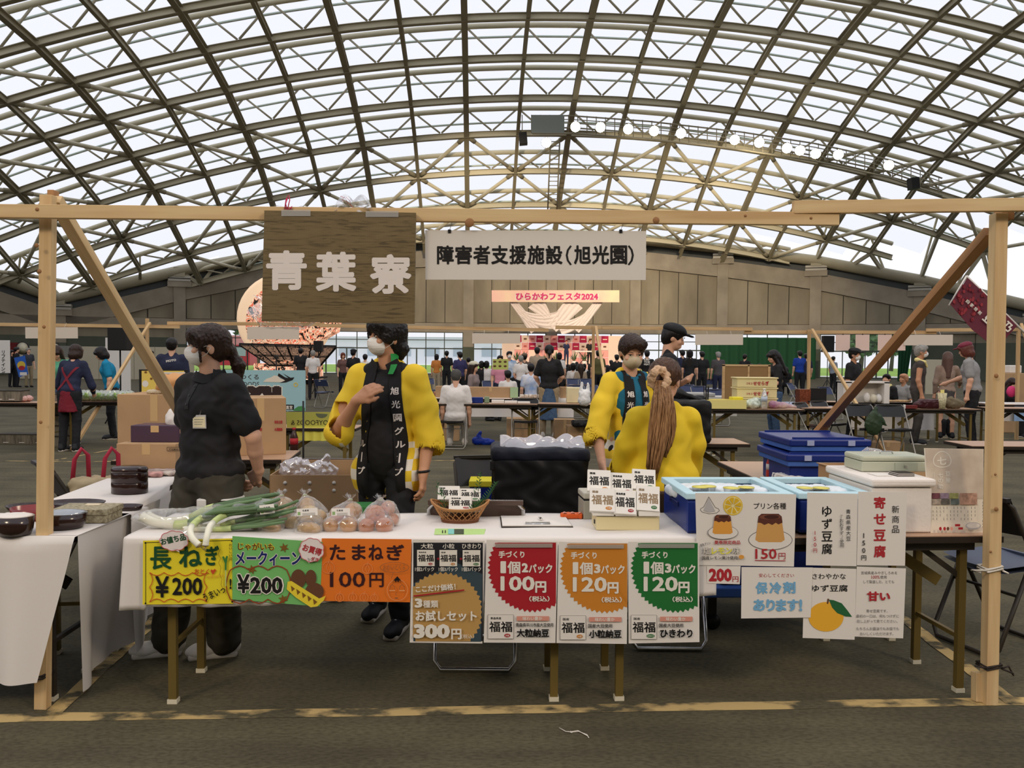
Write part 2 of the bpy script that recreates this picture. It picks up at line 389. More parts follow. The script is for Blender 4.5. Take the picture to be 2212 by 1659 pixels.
# floor: worn dark olive surface
m_floor = bpy.data.materials.new('worn_olive_floor'); m_floor.use_nodes = True
def floor_nodes(m, line=False):
    nt = m.node_tree; b = nt.nodes['Principled BSDF']; b.inputs['Roughness'].default_value = .82; b.inputs['Specular IOR Level'].default_value = .25
    tc = nt.nodes.new('ShaderNodeTexCoord'); L = nt.links
    def nz(s, det, st=(1, 1, 1)):
        mp = nt.nodes.new('ShaderNodeMapping'); mp.inputs['Scale'].default_value = st; n = nt.nodes.new('ShaderNodeTexNoise'); n.inputs['Scale'].default_value = s; n.inputs['Detail'].default_value = det
        L.new(tc.outputs['Object'], mp.inputs[0]); L.new(mp.outputs[0], n.inputs['Vector']); return n
    a = nz(1.3, 8); f = nz(38, 6, (1, 2.2, 1)); st = nz(2.2, 4, (.25, 3.2, 1))
    c1 = nt.nodes.new('ShaderNodeValToRGB'); e = c1.color_ramp.elements; e[0].position = .3; e[0].color = (lin(76), lin(71), lin(54), 1); e[1].position = .72; e[1].color = (lin(104), lin(97), lin(76), 1)
    L.new(a.outputs['Fac'], c1.inputs[0])
    c2 = nt.nodes.new('ShaderNodeValToRGB'); e = c2.color_ramp.elements; e[0].position = .33; e[0].color = (.62, .62, .6, 1); e[1].position = .6; e[1].color = (1, 1, 1, 1); L.new(f.outputs['Fac'], c2.inputs[0])
    c3 = nt.nodes.new('ShaderNodeValToRGB'); e = c3.color_ramp.elements; e[0].position = .35; e[0].color = (.82, .82, .82, 1); e[1].position = .65; e[1].color = (1.1, 1.1, 1.05, 1); L.new(st.outputs['Fac'], c3.inputs[0])
    mx = nt.nodes.new('ShaderNodeMixRGB'); mx.blend_type = 'MULTIPLY'; mx.inputs[0].default_value = 1; L.new(c1.outputs[0], mx.inputs[1]); L.new(c2.outputs[0], mx.inputs[2])
    mx2 = nt.nodes.new('ShaderNodeMixRGB'); mx2.blend_type = 'MULTIPLY'; mx2.inputs[0].default_value = 1; L.new(mx.outputs[0], mx2.inputs[1]); L.new(c3.outputs[0], mx2.inputs[2])
    out = mx2
    if line:
        p = nz(7, 9, (.6, 1, 1)); c4 = nt.nodes.new('ShaderNodeValToRGB'); e = c4.color_ramp.elements; e[0].position = .44; e[0].color = (0, 0, 0, 1); e[1].position = .54; e[1].color = (1, 1, 1, 1); L.new(p.outputs['Fac'], c4.inputs[0])
        ml = nt.nodes.new('ShaderNodeMixRGB'); L.new(c4.outputs[0], ml.inputs[0]); L.new(mx2.outputs[0], ml.inputs[1]); ml.inputs[2].default_value = (lin(196), lin(168), lin(112), 1); out = ml
    L.new(out.outputs[0], b.inputs['Base Color'])
    bp = nt.nodes.new('ShaderNodeBump'); bp.inputs['Strength'].default_value = .3; bp.inputs['Distance'].default_value = .004; L.new(f.outputs['Fac'], bp.inputs['Height']); L.new(bp.outputs[0], b.inputs['Normal'])
floor_nodes(m_floor); m_line = bpy.data.materials.new('worn_yellow_line_paint'); m_line.use_nodes = True; floor_nodes(m_line, True)
mb = MB(); mb.add([(-70, -20, 0), (70, -20, 0), (70, 66.5, 0), (-70, 66.5, 0)], [(0, 1, 2, 3)], m_floor)
fl = mb.build('floor'); tag(fl, 'worn dark olive hall floor', kind='structure')
def fline(a, b, wd, k=1):
    a = Vector(a); b = Vector(b); d = (b - a).normalized(); n = Vector((-d.y, d.x, 0)) * wd / 2; N = 24; mb = MB(); vs = []
    for i in range(N + 1):
        p = a + (b - a) * i / N; j = Vector((RNG.normal(0, .003), RNG.normal(0, .003), 0)); vs += [p + n + j, p - n + j]
    mb.add([v + Vector((0, 0, .0015 * k)) for v in vs], [(2 * i, 2 * i + 1, 2 * i + 3, 2 * i + 2) for i in range(N)], m_line)
    tag(mb.build('floor_line', fl), 'worn yellow painted line')
g = lambda x, y: onz(x, y, 0)
fline(g(-260, 1556), g(2500, 1510), .075)
fline(g(110, 1545), g(345, 1330), .07, 2); fline(g(2190, 1520), g(1930, 1320), .07, 2)
fline(g(110, 997), g(740, 996), .05); fline(g(905, 995), g(1020, 995), .05); fline(g(110, 996), g(400, 942), .04)
fline(g(-120, 996), g(70, 996), .05); fline(g(1530, 995), g(1600, 995), .05); fline(g(1700, 942), g(2400, 950), .06)
# curved wall: bays of concrete between pilasters
def up(p, z): return Vector((p.x, p.y, z))
WTOP = [p.z - .95 for p in RING]
for i in range(NR):
    j = (i + 1) % NR; a, b = RING[i], RING[j]; za, zb = WTOP[i], WTOP[j]; front = len(pre) <= i < len(pre) + len(ring) - 1
    wl_ = empty('wall_%d' % (i + 1)); tag(wl_, 'board-marked concrete wall bay', kind='structure')
    d = (b - a); d.z = 0; L = d.length; d.normalize(); nrm = Vector((d.y, -d.x, 0));  nrm = nrm if nrm.dot(-a) > 0 else -nrm
    glass = front and 7 <= i <= 14  # bays that open into windows
    zb0 = 3.85 if glass else 0.0
    def q(t, z, o=0): return a + d * (t * L) + nrm * o + Vector((0, 0, z - a.z))
    def top(t): return za + (zb - za) * t
    mb = MB(); mb.add([q(0, zb0, -.25), q(1, zb0, -.25), q(1, top(1), -.25), q(0, top(0), -.25), q(0, zb0, -.8), q(1, zb0, -.8), q(1, top(1), -.8), q(0, top(0), -.8)], [(0, 1, 2, 3), (7, 6, 5, 4), (3, 2, 6, 7), (0, 4, 5, 1)], m_conc); mb.build('wall_back', wl_)
    if not front: 
        if not glass: one('lower_paint', wl_, m_green, 'bar', q(0, 1.4, -.2), q(1, 1.4, -.2), .04, 2.8)
        continue
    # cap band, sill band, panels set back
    for nm, z0, z1, th in (('cap_band', -1.35, 0, 0), ):
        mb = MB(); mb.add([q(0, top(0) + z0), q(1, top(1) + z0), q(1, top(1) + z1), q(0, top(0) + z1), q(0, top(0) + z0, -.25), q(1, top(1) + z0, -.25), q(1, top(1) + z1, -.25), q(0, top(0) + z1, -.25)], [(0, 1, 2, 3), (4, 5, 1, 0), (3, 2, 6, 7)], m_conc2); mb.build(nm, wl_)
    mb = MB(); mb.add([q(0, 3.5 + .0), q(1, 3.5), q(1, 4.25), q(0, 4.25), q(0, 3.5, -.5), q(1, 3.5, -.5), q(1, 4.25, -.25), q(0, 4.25, -.25)], [(0, 1, 2, 3), (3, 2, 6, 7), (4, 5, 1, 0)], m_conc2); mb.build('lintel_band', wl_)
    np_ = 4
    for t in range(np_):
        t0, t1 = .055 + t * .89 / np_ + .004, .055 + (t + 1) * .89 / np_ - .004; mb = MB(); o = -.16 if t % 2 else -.14
        mb.add([q(t0, 4.3, o), q(t1, 4.3, o), q(t1, top(t1) - 1.4, o), q(t0, top(t0) - 1.4, o), q(t0, 4.3, -.25), q(t1, 4.3, -.25), q(t1, top(t1) - 1.4, -.25), q(t0, top(t0) - 1.4, -.25)], [(0, 1, 2, 3), (0, 4, 5, 1), (1, 5, 6, 2), (3, 7, 4, 0)], m_conc)
        if top(t0) - 1.4 > 4.6: mb.build('panel', wl_)
        if top(t0) - 1.4 > 4.6: one('joint', wl_, m_joint, 'bar', q(t0 - .004, 4.3, -.2), q(t0 - .004, top(t0) - 1.4, -.2), .06, .1)
    one('flashing', wl_, m_slate, 'bar', q(0, top(0) + .5, -.5), q(1, top(1) + .5, -.5), .1, 1.0)
    if not glass:
        one('lower_paint', wl_, m_green, 'bar', q(0, 1.4, -.2), q(1, 1.4, -.2), .04, 2.8); one('joint', wl_, m_joint, 'bar', q(.5, 0, -.17), q(.5, 3.5, -.17), .04, .02)
    # pilaster with pale bearing block
    pz = top(0); mb = MB(); mb.bar(q(0, 0, -.25), q(0, pz, -.25), .85, .75, m_conc2, up=nrm); mb.build('pilaster', wl_)
    one('pilaster_foot', wl_, m_green, 'bar', q(0, 0, -.235), q(0, 2.3, -.235), .87, .77, up=nrm)
    one('bearing_cap', wl_, m_conc2, 'bar', q(0, pz - .3, -.2), q(0, pz + .15, -.2), 1.7, .9, up=nrm)
    mb = MB(); mb.bar(q(0, pz + .15, -.15), q(0, pz + .55, -.15), 1.6, .9, mat('pale_bearing_box', (196, 192, 182)), up=nrm); mb.bar(q(0, pz + .32, .32), q(0, pz + .38, .32), 1.62, .02, m_joint, up=nrm); mb.build('bearing_block', wl_)
    one('bracket', wl_, m_steel, 'bar', q(0, pz + .5, 0), q(0, pz + 1.2, 0), .8, .7, up=nrm)
# windows: mullion grid, glass, outdoors
m_fr = mat('green_grey_window_frame', (78, 86, 80), .6)
m_glass = film('window_glass', (225, 235, 245), .93, .05)
for n_, i in enumerate(range(7, 15)):
    a, b = RING[i], RING[i + 1]; d = (b - a); d.z = 0; L = d.length; d.normalize()
    o = empty('window_%d' % (n_ + 1), tuple(up(a, 0)), math.atan2(d.y, d.x)); tag(o, 'tall glazed window bay with green-grey frame', kind='structure')
    x0, x1 = .45, L - .45; W = (x1 - x0) / 4
    one('pane', o, m_glass, 'box', (x0, .14, .1), (x1, .15, 3.55))
    for k in range(5): one('mullion', o, m_fr, 'box', (x0 + k * W - .035, .05, 0), (x0 + k * W + .035, .25, 3.55))
    for z, t in ((.05, .05), (2.15, .05), (2.85, .03), (3.5, .05)): one('transom', o, m_fr, 'box', (x0, .06, z - t), (x1, .24, z + t))
    for k in range(2): one('door_stile', o, m_fr, 'box', (x0 + (k + 1.5) * W - .05, .04, 0), (x0 + (k + 1.5) * W + .05, .26, 2.1))
# outdoors
m_lawn = mat('mown_lawn', (150, 190, 70), .9, noise=.25, scale=.3); mb = MB(); mb.add([(-140, 68, -.05), (140, 68, -.05), (140, 150, -.05), (-140, 150, -.05)], [(0, 1, 2, 3)], m_lawn); tag(mb.build('lawn'), 'bright mown lawn beyond the windows', kind='structure')
mb = MB(); mb.add([(-140, 66.4, -.03), (140, 66.4, -.03), (140, 74, -.03), (-140, 74, -.03)], [(0, 1, 2, 3)], mat('pale_forecourt', (215, 215, 210))); tag(mb.build('pavement'), 'pale paved strip outside the windows', kind='structure')
# ring tube
mb = MB(); P = []
for i in range(NR):
    a, b, c_, d_ = RING[i - 1], RING[i], RING[(i + 1) % NR], RING[(i + 2) % NR]
    for t in (0, .25, .5, .75):
        P.append(b + (c_ - b) * t)
mb.tube(P, .42, m_steel, 12, closed=True); rg = mb.build('trim_1'); tag(rg, 'thick steel ring tube on top of the concrete wall', kind='structure')
# lattice roof
V0 = [8.5, 12, 15.5, 19, 22.4, 25.8, 29.1, 32.4, 36, 39.6, 43.2, 46.8, 50.2, 53.4, 56.5, 59.5, 62.3]
US = [6.1 + 3.44 * k for k in range(-16, 14)]
def T(v): return 2.1 if v < 51 else max(1.2, 2.1 - (v - 51) * .1)
def node(u, v, top=False): return hall(u, v, zl(u, v) + (T(v) if top else 0))
def ok(u, v): return inside(hall(u, v))
VIS = 30
for v in V0:
    us = [u for u in US if ok(u, v)]
    if len(us) < 2: continue
    tr = empty('roof_truss', tuple(hall(0, v))); tag(tr, 'curved steel roof truss', kind='structure')
    par = lambda nm, mb: mb.build(nm, tr, loc=tuple(-hall(0, v)))
    vis = v > VIS
    u0, u1 = us[0] - 1.7, us[-1] + 1.7; n = int((u1 - u0) / 1.72)
    mb = MB(); ps = [node(u0 + (u1 - u0) * i / n, v) for i in range(n + 1)]
    for a, b in zip(ps, ps[1:]):
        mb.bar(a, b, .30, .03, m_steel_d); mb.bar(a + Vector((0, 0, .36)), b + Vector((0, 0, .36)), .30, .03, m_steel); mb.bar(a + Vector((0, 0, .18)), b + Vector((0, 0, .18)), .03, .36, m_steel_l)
    par('lower_chord', mb)
    mb = MB(); mb.tube([node(u0 + (u1 - u0) * i / n, v, True) for i in range(n + 1)], .17, m_steel_l, 8); par('upper_chord', mb)
    mb = MB(); mb.tube([node(u0 + (u1 - u0) * i / n, v + 1.2, True) + Vector((0, 0, .25)) for i in range(n + 1)], .07, mat('membrane_edge_rail', (196, 208, 198)), 6); par('membrane_rail', mb)
    if not vis: continue
    for u in us:
        if u - 1.72 > u0 - .1:
            A = node(u - 1.72, v) + Vector((0, 0, .4))
            for uu in (u - 3.44, u):
                if uu < u0: continue
                B = node(uu, v, True); s_ = .18 / 3.4; A2 = A + (B - A) * .03
                mb = MB(); mb.tube([A2, B - (B - A) * .04], .065, m_steel, 6); par('web_diagonal', mb)
for k, u in enumerate(US):
    vs = [v for v in V0 if ok(u, v)]
    if len([v for v in vs if v > VIS]) < 1 or len(vs) < 2: continue
    ln = empty('roof_beam', tuple(hall(u, 30))); tag(ln, 'straight steel roof beam running down the vault', kind='structure')
    thick = (k % 2 == 0)
    vs2 = vs + [v for v in (63.5,) if ok(u, v)]
    for a, b in zip(vs2, vs2[1:]):
        if b < VIS: continue
        mb = MB(); A, B = node(u, a), node(u, b); w_ = .34 if thick else .22
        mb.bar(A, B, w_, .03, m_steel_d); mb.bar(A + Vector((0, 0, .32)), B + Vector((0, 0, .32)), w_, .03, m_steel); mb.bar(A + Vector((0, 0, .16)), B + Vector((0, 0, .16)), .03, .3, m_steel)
        mb.build('beam_segment', ln, loc=tuple(-hall(u, 30)))
# bracing tubes of the outer bays
br = empty('roof_bracing', (0, 0, 0)); tag(br, 'diagonal tube bracing of the outer roof bays', kind='structure')
def brace(u0_, v0_, u1_, v1_):
    if not (ok(u0_, v0_) and ok(u1_, v1_)): return
    A, B = node(u0_, v0_) + Vector((0, 0, .15)), node(u1_, v1_) + Vector((0, 0, .15)); d = (B - A).normalized()
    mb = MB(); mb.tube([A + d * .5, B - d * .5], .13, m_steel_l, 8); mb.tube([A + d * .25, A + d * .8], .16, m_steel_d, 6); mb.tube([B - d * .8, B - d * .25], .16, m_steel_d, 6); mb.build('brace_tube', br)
rows = V0[V0.index(32.4):]
for k, u in enumerate(US[:-1]):
    for a, b in zip(rows, rows[1:]):
        s = abs(u + 1.72 - 6.1); d_edge = (62 - b) + max(0, (30 - s)) * .0
        far = b > 55
        if far:
            if (k + rows.index(a)) % 2 == 0: brace(u, a, US[k + 1], b)
            else: brace(US[k + 1], a, u, b)
        elif s > 16 + (54 - b) * .95:
            if u < 6.1: brace(u, a, US[k + 1], b)
            else: brace(US[k + 1], a, u, b)
# struts between last row and ring
for i in range(len(pre), len(pre) + len(ring) - 1):
    for t in (0, .33, .66):
        p = RING[i] + (RING[i + 1] - RING[i]) * t
        a_ = .045; u = p.x * math.cos(a_) + p.y * math.sin(a_); v = -p.x * math.sin(a_) + p.y * math.cos(a_)
        uu = min(US, key=lambda q: abs(q - u)); vv = max([q for q in V0 if ok(uu, q)] or [0])
        if vv: mb = MB(); mb.bar(node(uu, vv), p, .2, .25, m_steel); mb.build('end_strut', br); mb = MB(); mb.bar(node(uu, vv, True), p + Vector((0, 0, .3)), .12, .12, m_steel_l); mb.build('end_strut', br)
# translucent membrane roof
mm = bpy.data.materials.new('white_roof_membrane'); mm.use_nodes = True; nt = mm.node_tree; nt.nodes.clear()
o_ = nt.nodes.new('ShaderNodeOutputMaterial'); mx = nt.nodes.new('ShaderNodeMixShader'); mx.inputs[0].default_value = .42; t_ = nt.nodes.new('ShaderNodeBsdfTransparent'); t_.inputs[0].default_value = (.93, .94, .97, 1)
d_ = nt.nodes.new('ShaderNodeBsdfTranslucent'); d_.inputs[0].default_value = (.9, .9, .93, 1)
nt.links.new(t_.outputs[0], mx.inputs[1]); nt.links.new(d_.outputs[0], mx.inputs[2]); nt.links.new(mx.outputs[0], o_.inputs[0])
mb = MB(); NU, NV = 44, 40; vs = []; keep = []
for j in range(NV + 1):
    for i in range(NU + 1):
        u = -52 + 116 * i / NU; v = -16 + 88 * j / NV; vs.append(hall(u, v, zl(u, v) + 2.6))
fs = [(j * (NU + 1) + i, j * (NU + 1) + i + 1, (j + 1) * (NU + 1) + i + 1, (j + 1) * (NU + 1) + i) for j in range(NV) for i in range(NU)]
fs = [f for f in fs if any(inside(vs[q]) for q in f)]
mb.add(vs, fs, mm, True); tag(mb.build('ceiling'), 'white translucent membrane roof', kind='structure')
# lamp rack with floodlights
rk = empty('lamp_rack', tuple(hall(6, 52, 15))); tag(rk, 'long catwalk rack of floodlights hung under the roof trusses', 'lamp rack')
inv = -Vector(rk.location); RY = 51.5
m_lamp = mat('lit_floodlight_glass', (255, 240, 205), emit=28); m_blk = mat('matt_black', (28, 27, 26), .6)
def rkb(nm, mb): return mb.build(nm, rk, loc=tuple(inv))
pts = [(1150, 250), (1235, 250), (1400, 262), (1600, 285), (1760, 310), (1920, 345), (2035, 385)]
for dy, r in ((0, .05), (8, .03), (16, .03), (26, .05), (38, .06)):
    mb = MB(); mb.tube([at(x, y + dy, RY + (.8 if dy in (8, 26) else 0)) for x, y in pts], r, m_steel, 6); rkb('rail', mb)
for i in range(46):
    x = 1128 + i * 20; y = float(np.interp(x, [p[0] for p in pts], [p[1] for p in pts])); mb = MB(); mb.tube([at(x, y - 2, RY), at(x, y + 38, RY)], .03, m_steel, 6); rkb('post', mb)
mb = MB(); mb.bar(at(1148, 268, RY), at(1219, 268, RY), .1, 1.15, mat('grey_equipment_box', (150, 158, 152))); rkb('equipment_box', mb)
for x, y in ((1129, 301), (1972, 398)):
    mb = MB(); mb.bar(at(x, y - 13, RY - 1), at(x + 2, y + 11, RY - 1), .62, .5, m_blk); rkb('speaker_box', mb)
for x, y in ((1243, 274), (1297, 275), (1357, 279), (1413, 283), (1471, 288), (1587, 302), (1640, 308), (1700, 320), (1728, 325), (1762, 332), (1811, 334), (1920, 357), (1180, 308)):
    c_ = at(x, y, RY - .7); fl_ = empty('floodlight', tuple(c_ + inv)); fl_.parent = rk; aim = (CAM + Vector((0, 6, 0)) - c_).to_track_quat('-Z', 'Y').to_matrix().to_4x4()
    mb = MB(); mb.lathe([(.10, .35), (.30, .25), (.34, -.02), (.30, .02)], m_blk, n=14, mx=aim); mb.build('housing', fl_)
    mb = MB(); mb.lathe([(.001, -.10), (.16, -.09), (.27, -.04), (.31, .0), (.2, .01)], m_lamp, n=16, mx=aim); mb.build('lamp_glass', fl_)
# access ladder hanging below the rack
ld = empty('access_ladder', tuple(at(1195, 330, 52))); tag(ld, 'steel access ladder hanging down from the lamp rack', 'ladder')
li = tuple(-Vector(ld.location))
for x0, x1, y0, y1 in ((1189, 1183, 306, 458), (1209, 1203, 306, 458)):
    mb = MB(); mb.tube([at(x0, y0, 52.5), at(x1, y1, 57.5)], .05, m_steel_d, 6); mb.build('rail', ld, loc=li)
for i in range(17):
    t = i / 16; mb = MB(); Y = 52.5 + 5 * t; mb.tube([at(1189 - 6 * t, 306 + 152 * t, Y), at(1209 - 6 * t, 306 + 152 * t, Y)], .03, m_steel_d, 5); mb.build('rung', ld, loc=li)

# outdoors beyond the windows
m_pale = mat('pale_far_building', (226, 230, 236), .8); m_roofp = mat('pale_roof', (206, 212, 220), .8)
ob = empty('far_building', (-10, 160, 0), 0, 'pale low building beyond the lawn, behind the far windows', 'building')
one('body', ob, m_pale, 'box', (-62, 0, 0), (10, 14, 5)); one('roof', ob, m_roofp, 'box', (-64, -1, 5), (12, 15, 5.5))
for k in range(12): one('window', ob, mat('far_window', (170, 184, 196)), 'box', (-60 + k * 5.8, -.1, 1.6), (-57 + k * 5.8, 0, 3.4))
m_busr = mat('red_bus_paint', (200, 44, 62), .4)
bus = empty('bus', tuple(at(507, 795, 84) * 1.0), 0, 'red and white bus parked outside the left windows', 'bus'); bus.location.z = 0
one('body', bus, m_busr, 'box', (-3.2, 0, .4), (1.6, 2.4, 2.6)); one('upper_body', bus, mat('bus_pink_white', (226, 150, 160)), 'box', (-3.2, 0, 2.6), (1.6, 2.4, 3.6)); one('bus_window', bus, mat('far_window', (170, 184, 196)), 'box', (-1.2, -.05, 1.4), (-.1, 0, 2.4)); one('bus_window', bus, mat('far_window', (170, 184, 196)), 'box', (.1, -.05, 1.4), (1.2, 0, 2.4))
for x in (-2.3, .8):
    mb = MB(); mb.lathe([(.45, -.12), (.45, .12)], m_blk, n=16, mx=Matrix.Translation((x, 0, .45)) @ Matrix.Rotation(PI / 2, 4, 'X')); mb.build('wheel', bus)
m_leafg = mat('tree_leaf_green', (120, 160, 110), .9, noise=.4, scale=1.2); m_bark = mat('tree_bark', (96, 88, 78), .9)
for i, (px, Y, h) in enumerate(((556, 96, 9), (1858, 82, 6), (1925, 110, 7), (2025, 84, 6))):
    c_ = at(px, 780, Y); c_.z = 0; t = empty('tree', tuple(c_), 0, ['leafy tree outside the left-hand windows', 'leafy tree outside behind the hanging pink sheets', 'smaller leafy tree outside beside the pink sheets', 'leafy tree outside the rightmost window'][i], 'tree')
    mb = MB(); mb.tube([(0, 0, 0), (.2, 0, h * .35), (0, 0, h * .6)], [.3, .22, .1], m_bark, 8); mb.build('trunk', t)
    mb = MB(); vs = []; fs = []
    for j in range(700):
        a, b_, r = RNG.uniform(0, 2 * PI), RNG.uniform(-1, 1), h * .34 * RNG.uniform(.5, 1) ** .5; p = Vector((r * math.cos(a) * math.sqrt(1 - b_ * b_), r * math.sin(a) * math.sqrt(1 - b_ * b_), h * .62 + r * b_ * .9)); q = .45
        e1 = Vector(RNG.normal(0, 1, 3)).normalized() * q; e2 = e1.cross(Vector(RNG.normal(0, 1, 3))).normalized() * q * .6; n = len(vs); vs += [p - e1, p + e2, p + e1, p - e2]; fs.append((n, n + 1, n + 2, n + 3))
    mb.add(vs, fs, m_leafg); tag(mb.build('foliage', t), kind='stuff')
# ------------------------------------------------------------------ shared builders
def wood(name, c, d):
    return mat(name, c, .6, noise=1, scale=3.2, col2=d, stretch=(.5, 7, 7), spec=.3)
m_pine = wood('planed_pine', (224, 196, 148), (202, 166, 118)); m_pine2 = wood('brown_pine', (196, 148, 100), (166, 120, 78))  # second tone is a browner pine for the right brace and small blocks
m_pineF = wood('pale_far_pine', (212, 180, 132), (190, 152, 105))
m_knot = mat('pine_knot', (156, 112, 72), .6)
def timber(name, a, b, w_, h, parent=None, mt=None, up=(0, 0, 1), bevel=.002):
    """squared timber from a to b, its grain along its length"""
    a = Vector(a); b = Vector(b); d = b - a; L = d.length; x = d.normalized(); u = Vector(up); y = u.cross(x)
    if y.length < 1e-3: y = Vector((0, 1, 0)).cross(x)
    y.normalize(); z = x.cross(y); mx = Matrix((x, y, z)).transposed().to_4x4(); mx.translation = a
    mb = MB(); mb.box((0, -w_ / 2, -h / 2), (L, w_ / 2, h / 2), mt or m_pine)
    o = mb.build(name, bevel=bevel); o.matrix_world = mx
    if parent: o.parent = parent; o.matrix_parent_inverse = Matrix.Translation(-parent.location)
    return o
m_top = mat('brown_laminate', (188, 152, 124), .35); m_edge = mat('dark_table_edge', (44, 36, 30), .45); m_gold = mat('olive_gold_leg', (122, 104, 56), .4, metal=.3)
m_cap = mat('cream_foot_cap', (222, 214, 190), .5); m_chrome = mat('chrome_tube', (200, 200, 200), .18, metal=1); m_dark = mat('dark_brown_steel', (52, 46, 38), .5)
def folding_table(loc, L, D, rz, label, group=None, top=None, H=.7, leg=None):
    t = empty('folding_table', loc, rz, label, 'table', group); lg = leg or m_gold
    mb = MB(); mb.box((-L / 2, -D / 2, H - .03), (L / 2, D / 2, H - .004), m_edge); mb.box((-L / 2 + .006, -D / 2 + .006, H - .004), (L / 2 - .006, D / 2 - .006, H), top or m_top); mb.build('tabletop', t)
    for sx in (-1, 1):
        x = sx * (L / 2 - .13)
        for sy in (-1, 1):
            y = sy * (D / 2 - .08); lo = one('leg', t, lg, 'box', (x - .016, y - .013, .015), (x + .016, y + .013, H - .03)); one('foot_cap', lo, m_cap, 'box', (x - .02, y - .017, 0), (x + .02, y + .017, .018))
        one('crossbar', t, lg, 'bar', (x, -D / 2 + .08, .24), (x, D / 2 - .08, .24), .018, .018)
        one('crossbar', t, lg, 'bar', (x, -D / 2 + .08, H - .06), (x, D / 2 - .08, H - .06), .02, .04)
        one('fold_brace', t, lg, 'bar', (x, 0, .44), (x - sx * .34, 0, H - .04), .05, .012, up=(0, 1, 0))
        one('fold_brace', t, m_dark, 'bar', (x, -D / 2 + .09, .5), (x - sx * .22, -D / 2 + .09, H - .04), .012, .022)
    one('apron_rail', t, m_dark, 'box', (-L / 2 + .1, -D / 2 + .04, H - .07), (L / 2 - .1, -D / 2 + .06, H - .03))
    one('apron_rail', t, m_dark, 'box', (-L / 2 + .1, D / 2 - .06, H - .07), (L / 2 - .1, D / 2 - .04, H - .03))
    return t
m_seatb = mat('brown_vinyl', (86, 70, 62), .45); m_blkp = mat('black_plastic', (34, 33, 34), .35); m_grn = mat('grey_lacquered_tube', (150, 146, 134), .35, metal=.4)
_CH = {}
def folding_chair(loc, rz, label, group=None, tube=None, back=None, seat=None, key=None):
    """seat faces local -y; back at +y"""
    key = key or (tube, back, seat)
    if key in _CH:
        t = copy_tree(_CH[key]); t.location = loc; t.rotation_euler = (0, 0, rz); t['label'] = label
        if group: t['group'] = group
        elif 'group' in t: del t['group']
        return t
    tb = tube or m_chrome; bk = back or m_blkp; st = seat or bk
    t = empty('folding_chair', loc, rz, label, 'chair', group)
    r = .011; W = .215
    def arc(x, y0, z0, y1, z1): return (x, y0, z0), (x, y1, z1)
    mb = MB(); A = [(-W, -.20, .06), (-W, -.195, .10), (-W, .17, .74), (-W + .03, .195, .775), (W - .03, .195, .775), (W, .17, .74), (W, -.195, .10), (W, -.20, .06), (W - .03, -.215, .014), (-W + .03, -.215, .014)]
    mb.tube(A, r, tb, 8, closed=True); mb.build('front_frame', t)
    w2 = W - .03; mb = MB(); A = [(-w2, .02, .43), (-w2, .20, .05), (-w2 + .03, .215, .014), (w2 - .03, .215, .014), (w2, .20, .05), (w2, .02, .43)]
    mb.tube(A, r, tb, 8); mb.build('rear_frame', t)
    mb = MB(); mb.grid(lambda u, v: ((u - .5) * 2 * (W - .035), -.20 + .36 * v, .43 + .02 * (2 * u - 1) ** 2 - .01 * v), 8, 4, st); mb.grid(lambda u, v: ((u - .5) * 2 * (W - .035), .16 - .36 * v, .405 + .02 * (2 * u - 1) ** 2 - .01 * (1 - v)), 8, 4, st)
    mb.bar((-W + .03, -.2, .43), (W - .03, -.2, .43), .02, .03, st); mb.build('seat', t)
    bz = lambda z: .17 + (z - .74) * .56
    mb = MB()
    for s in (-1, 1):
        mb.grid(lambda u, v: ((u - .5) * 2 * (W - .004) * s, bz(.60 + .17 * v) + .03 * (1 - (2 * u - 1) ** 2) + s * .008, .60 + .175 * v), 10, 4, bk)
    mb.bar((-W, bz(.775) + .01, .775), (W, bz(.775) + .01, .775), .03, .02, bk); mb.build('backrest', t)
    mb = MB(); mb.add([(-.035 + .07 * (.5 + .5 * math.cos(a)), bz(.745) + .046, .745 + .012 * math.sin(a)) for a in [i * PI / 6 for i in range(12)]], [tuple(range(12))], mat('handle_slot', (196, 190, 176))); mb.build('handle_slot', t)
    one('crossbar', t, tb, 'bar', (-w2, .08, .3), (w2, .08, .3), .012, .012)
    _CH[key] = t; return t
m_cloth = mat('white_tablecloth', (226, 220, 214), .8, bump=.05, scale=3)
m_paper = mat('white_paper', (232, 226, 218), .7); m_ink = mat('black_ink', (26, 24, 24), .6); m_red = mat('red_ink', (178, 44, 52), .6)
m_card = mat('brown_cardboard', (186, 152, 114), .8, noise=.1, scale=4); m_card_in = mat('cardboard_inside', (168, 126, 84), .85)
def poster(name, label, cat, pts, p, n, mt, group=None, thick=.0012):
    s = Sign(p, n, 2); P = [s.at(x, y, 0) for x, y in pts]; c = sum(P, Vector()) / len(P)
    r = empty(name, tuple(c), 0, label, cat, group); mb = MB(); mb.prism([q - c for q in P], tuple(s.n * -thick), mt); mb.build('sheet', r)
    s.root = r; s.c = c; return s
def finish(s, nm='printed_face'):
    s.mb.v = [tuple(Vector(v) - s.c) for v in s.mb.v]; return s.mb.build(nm, s.root)
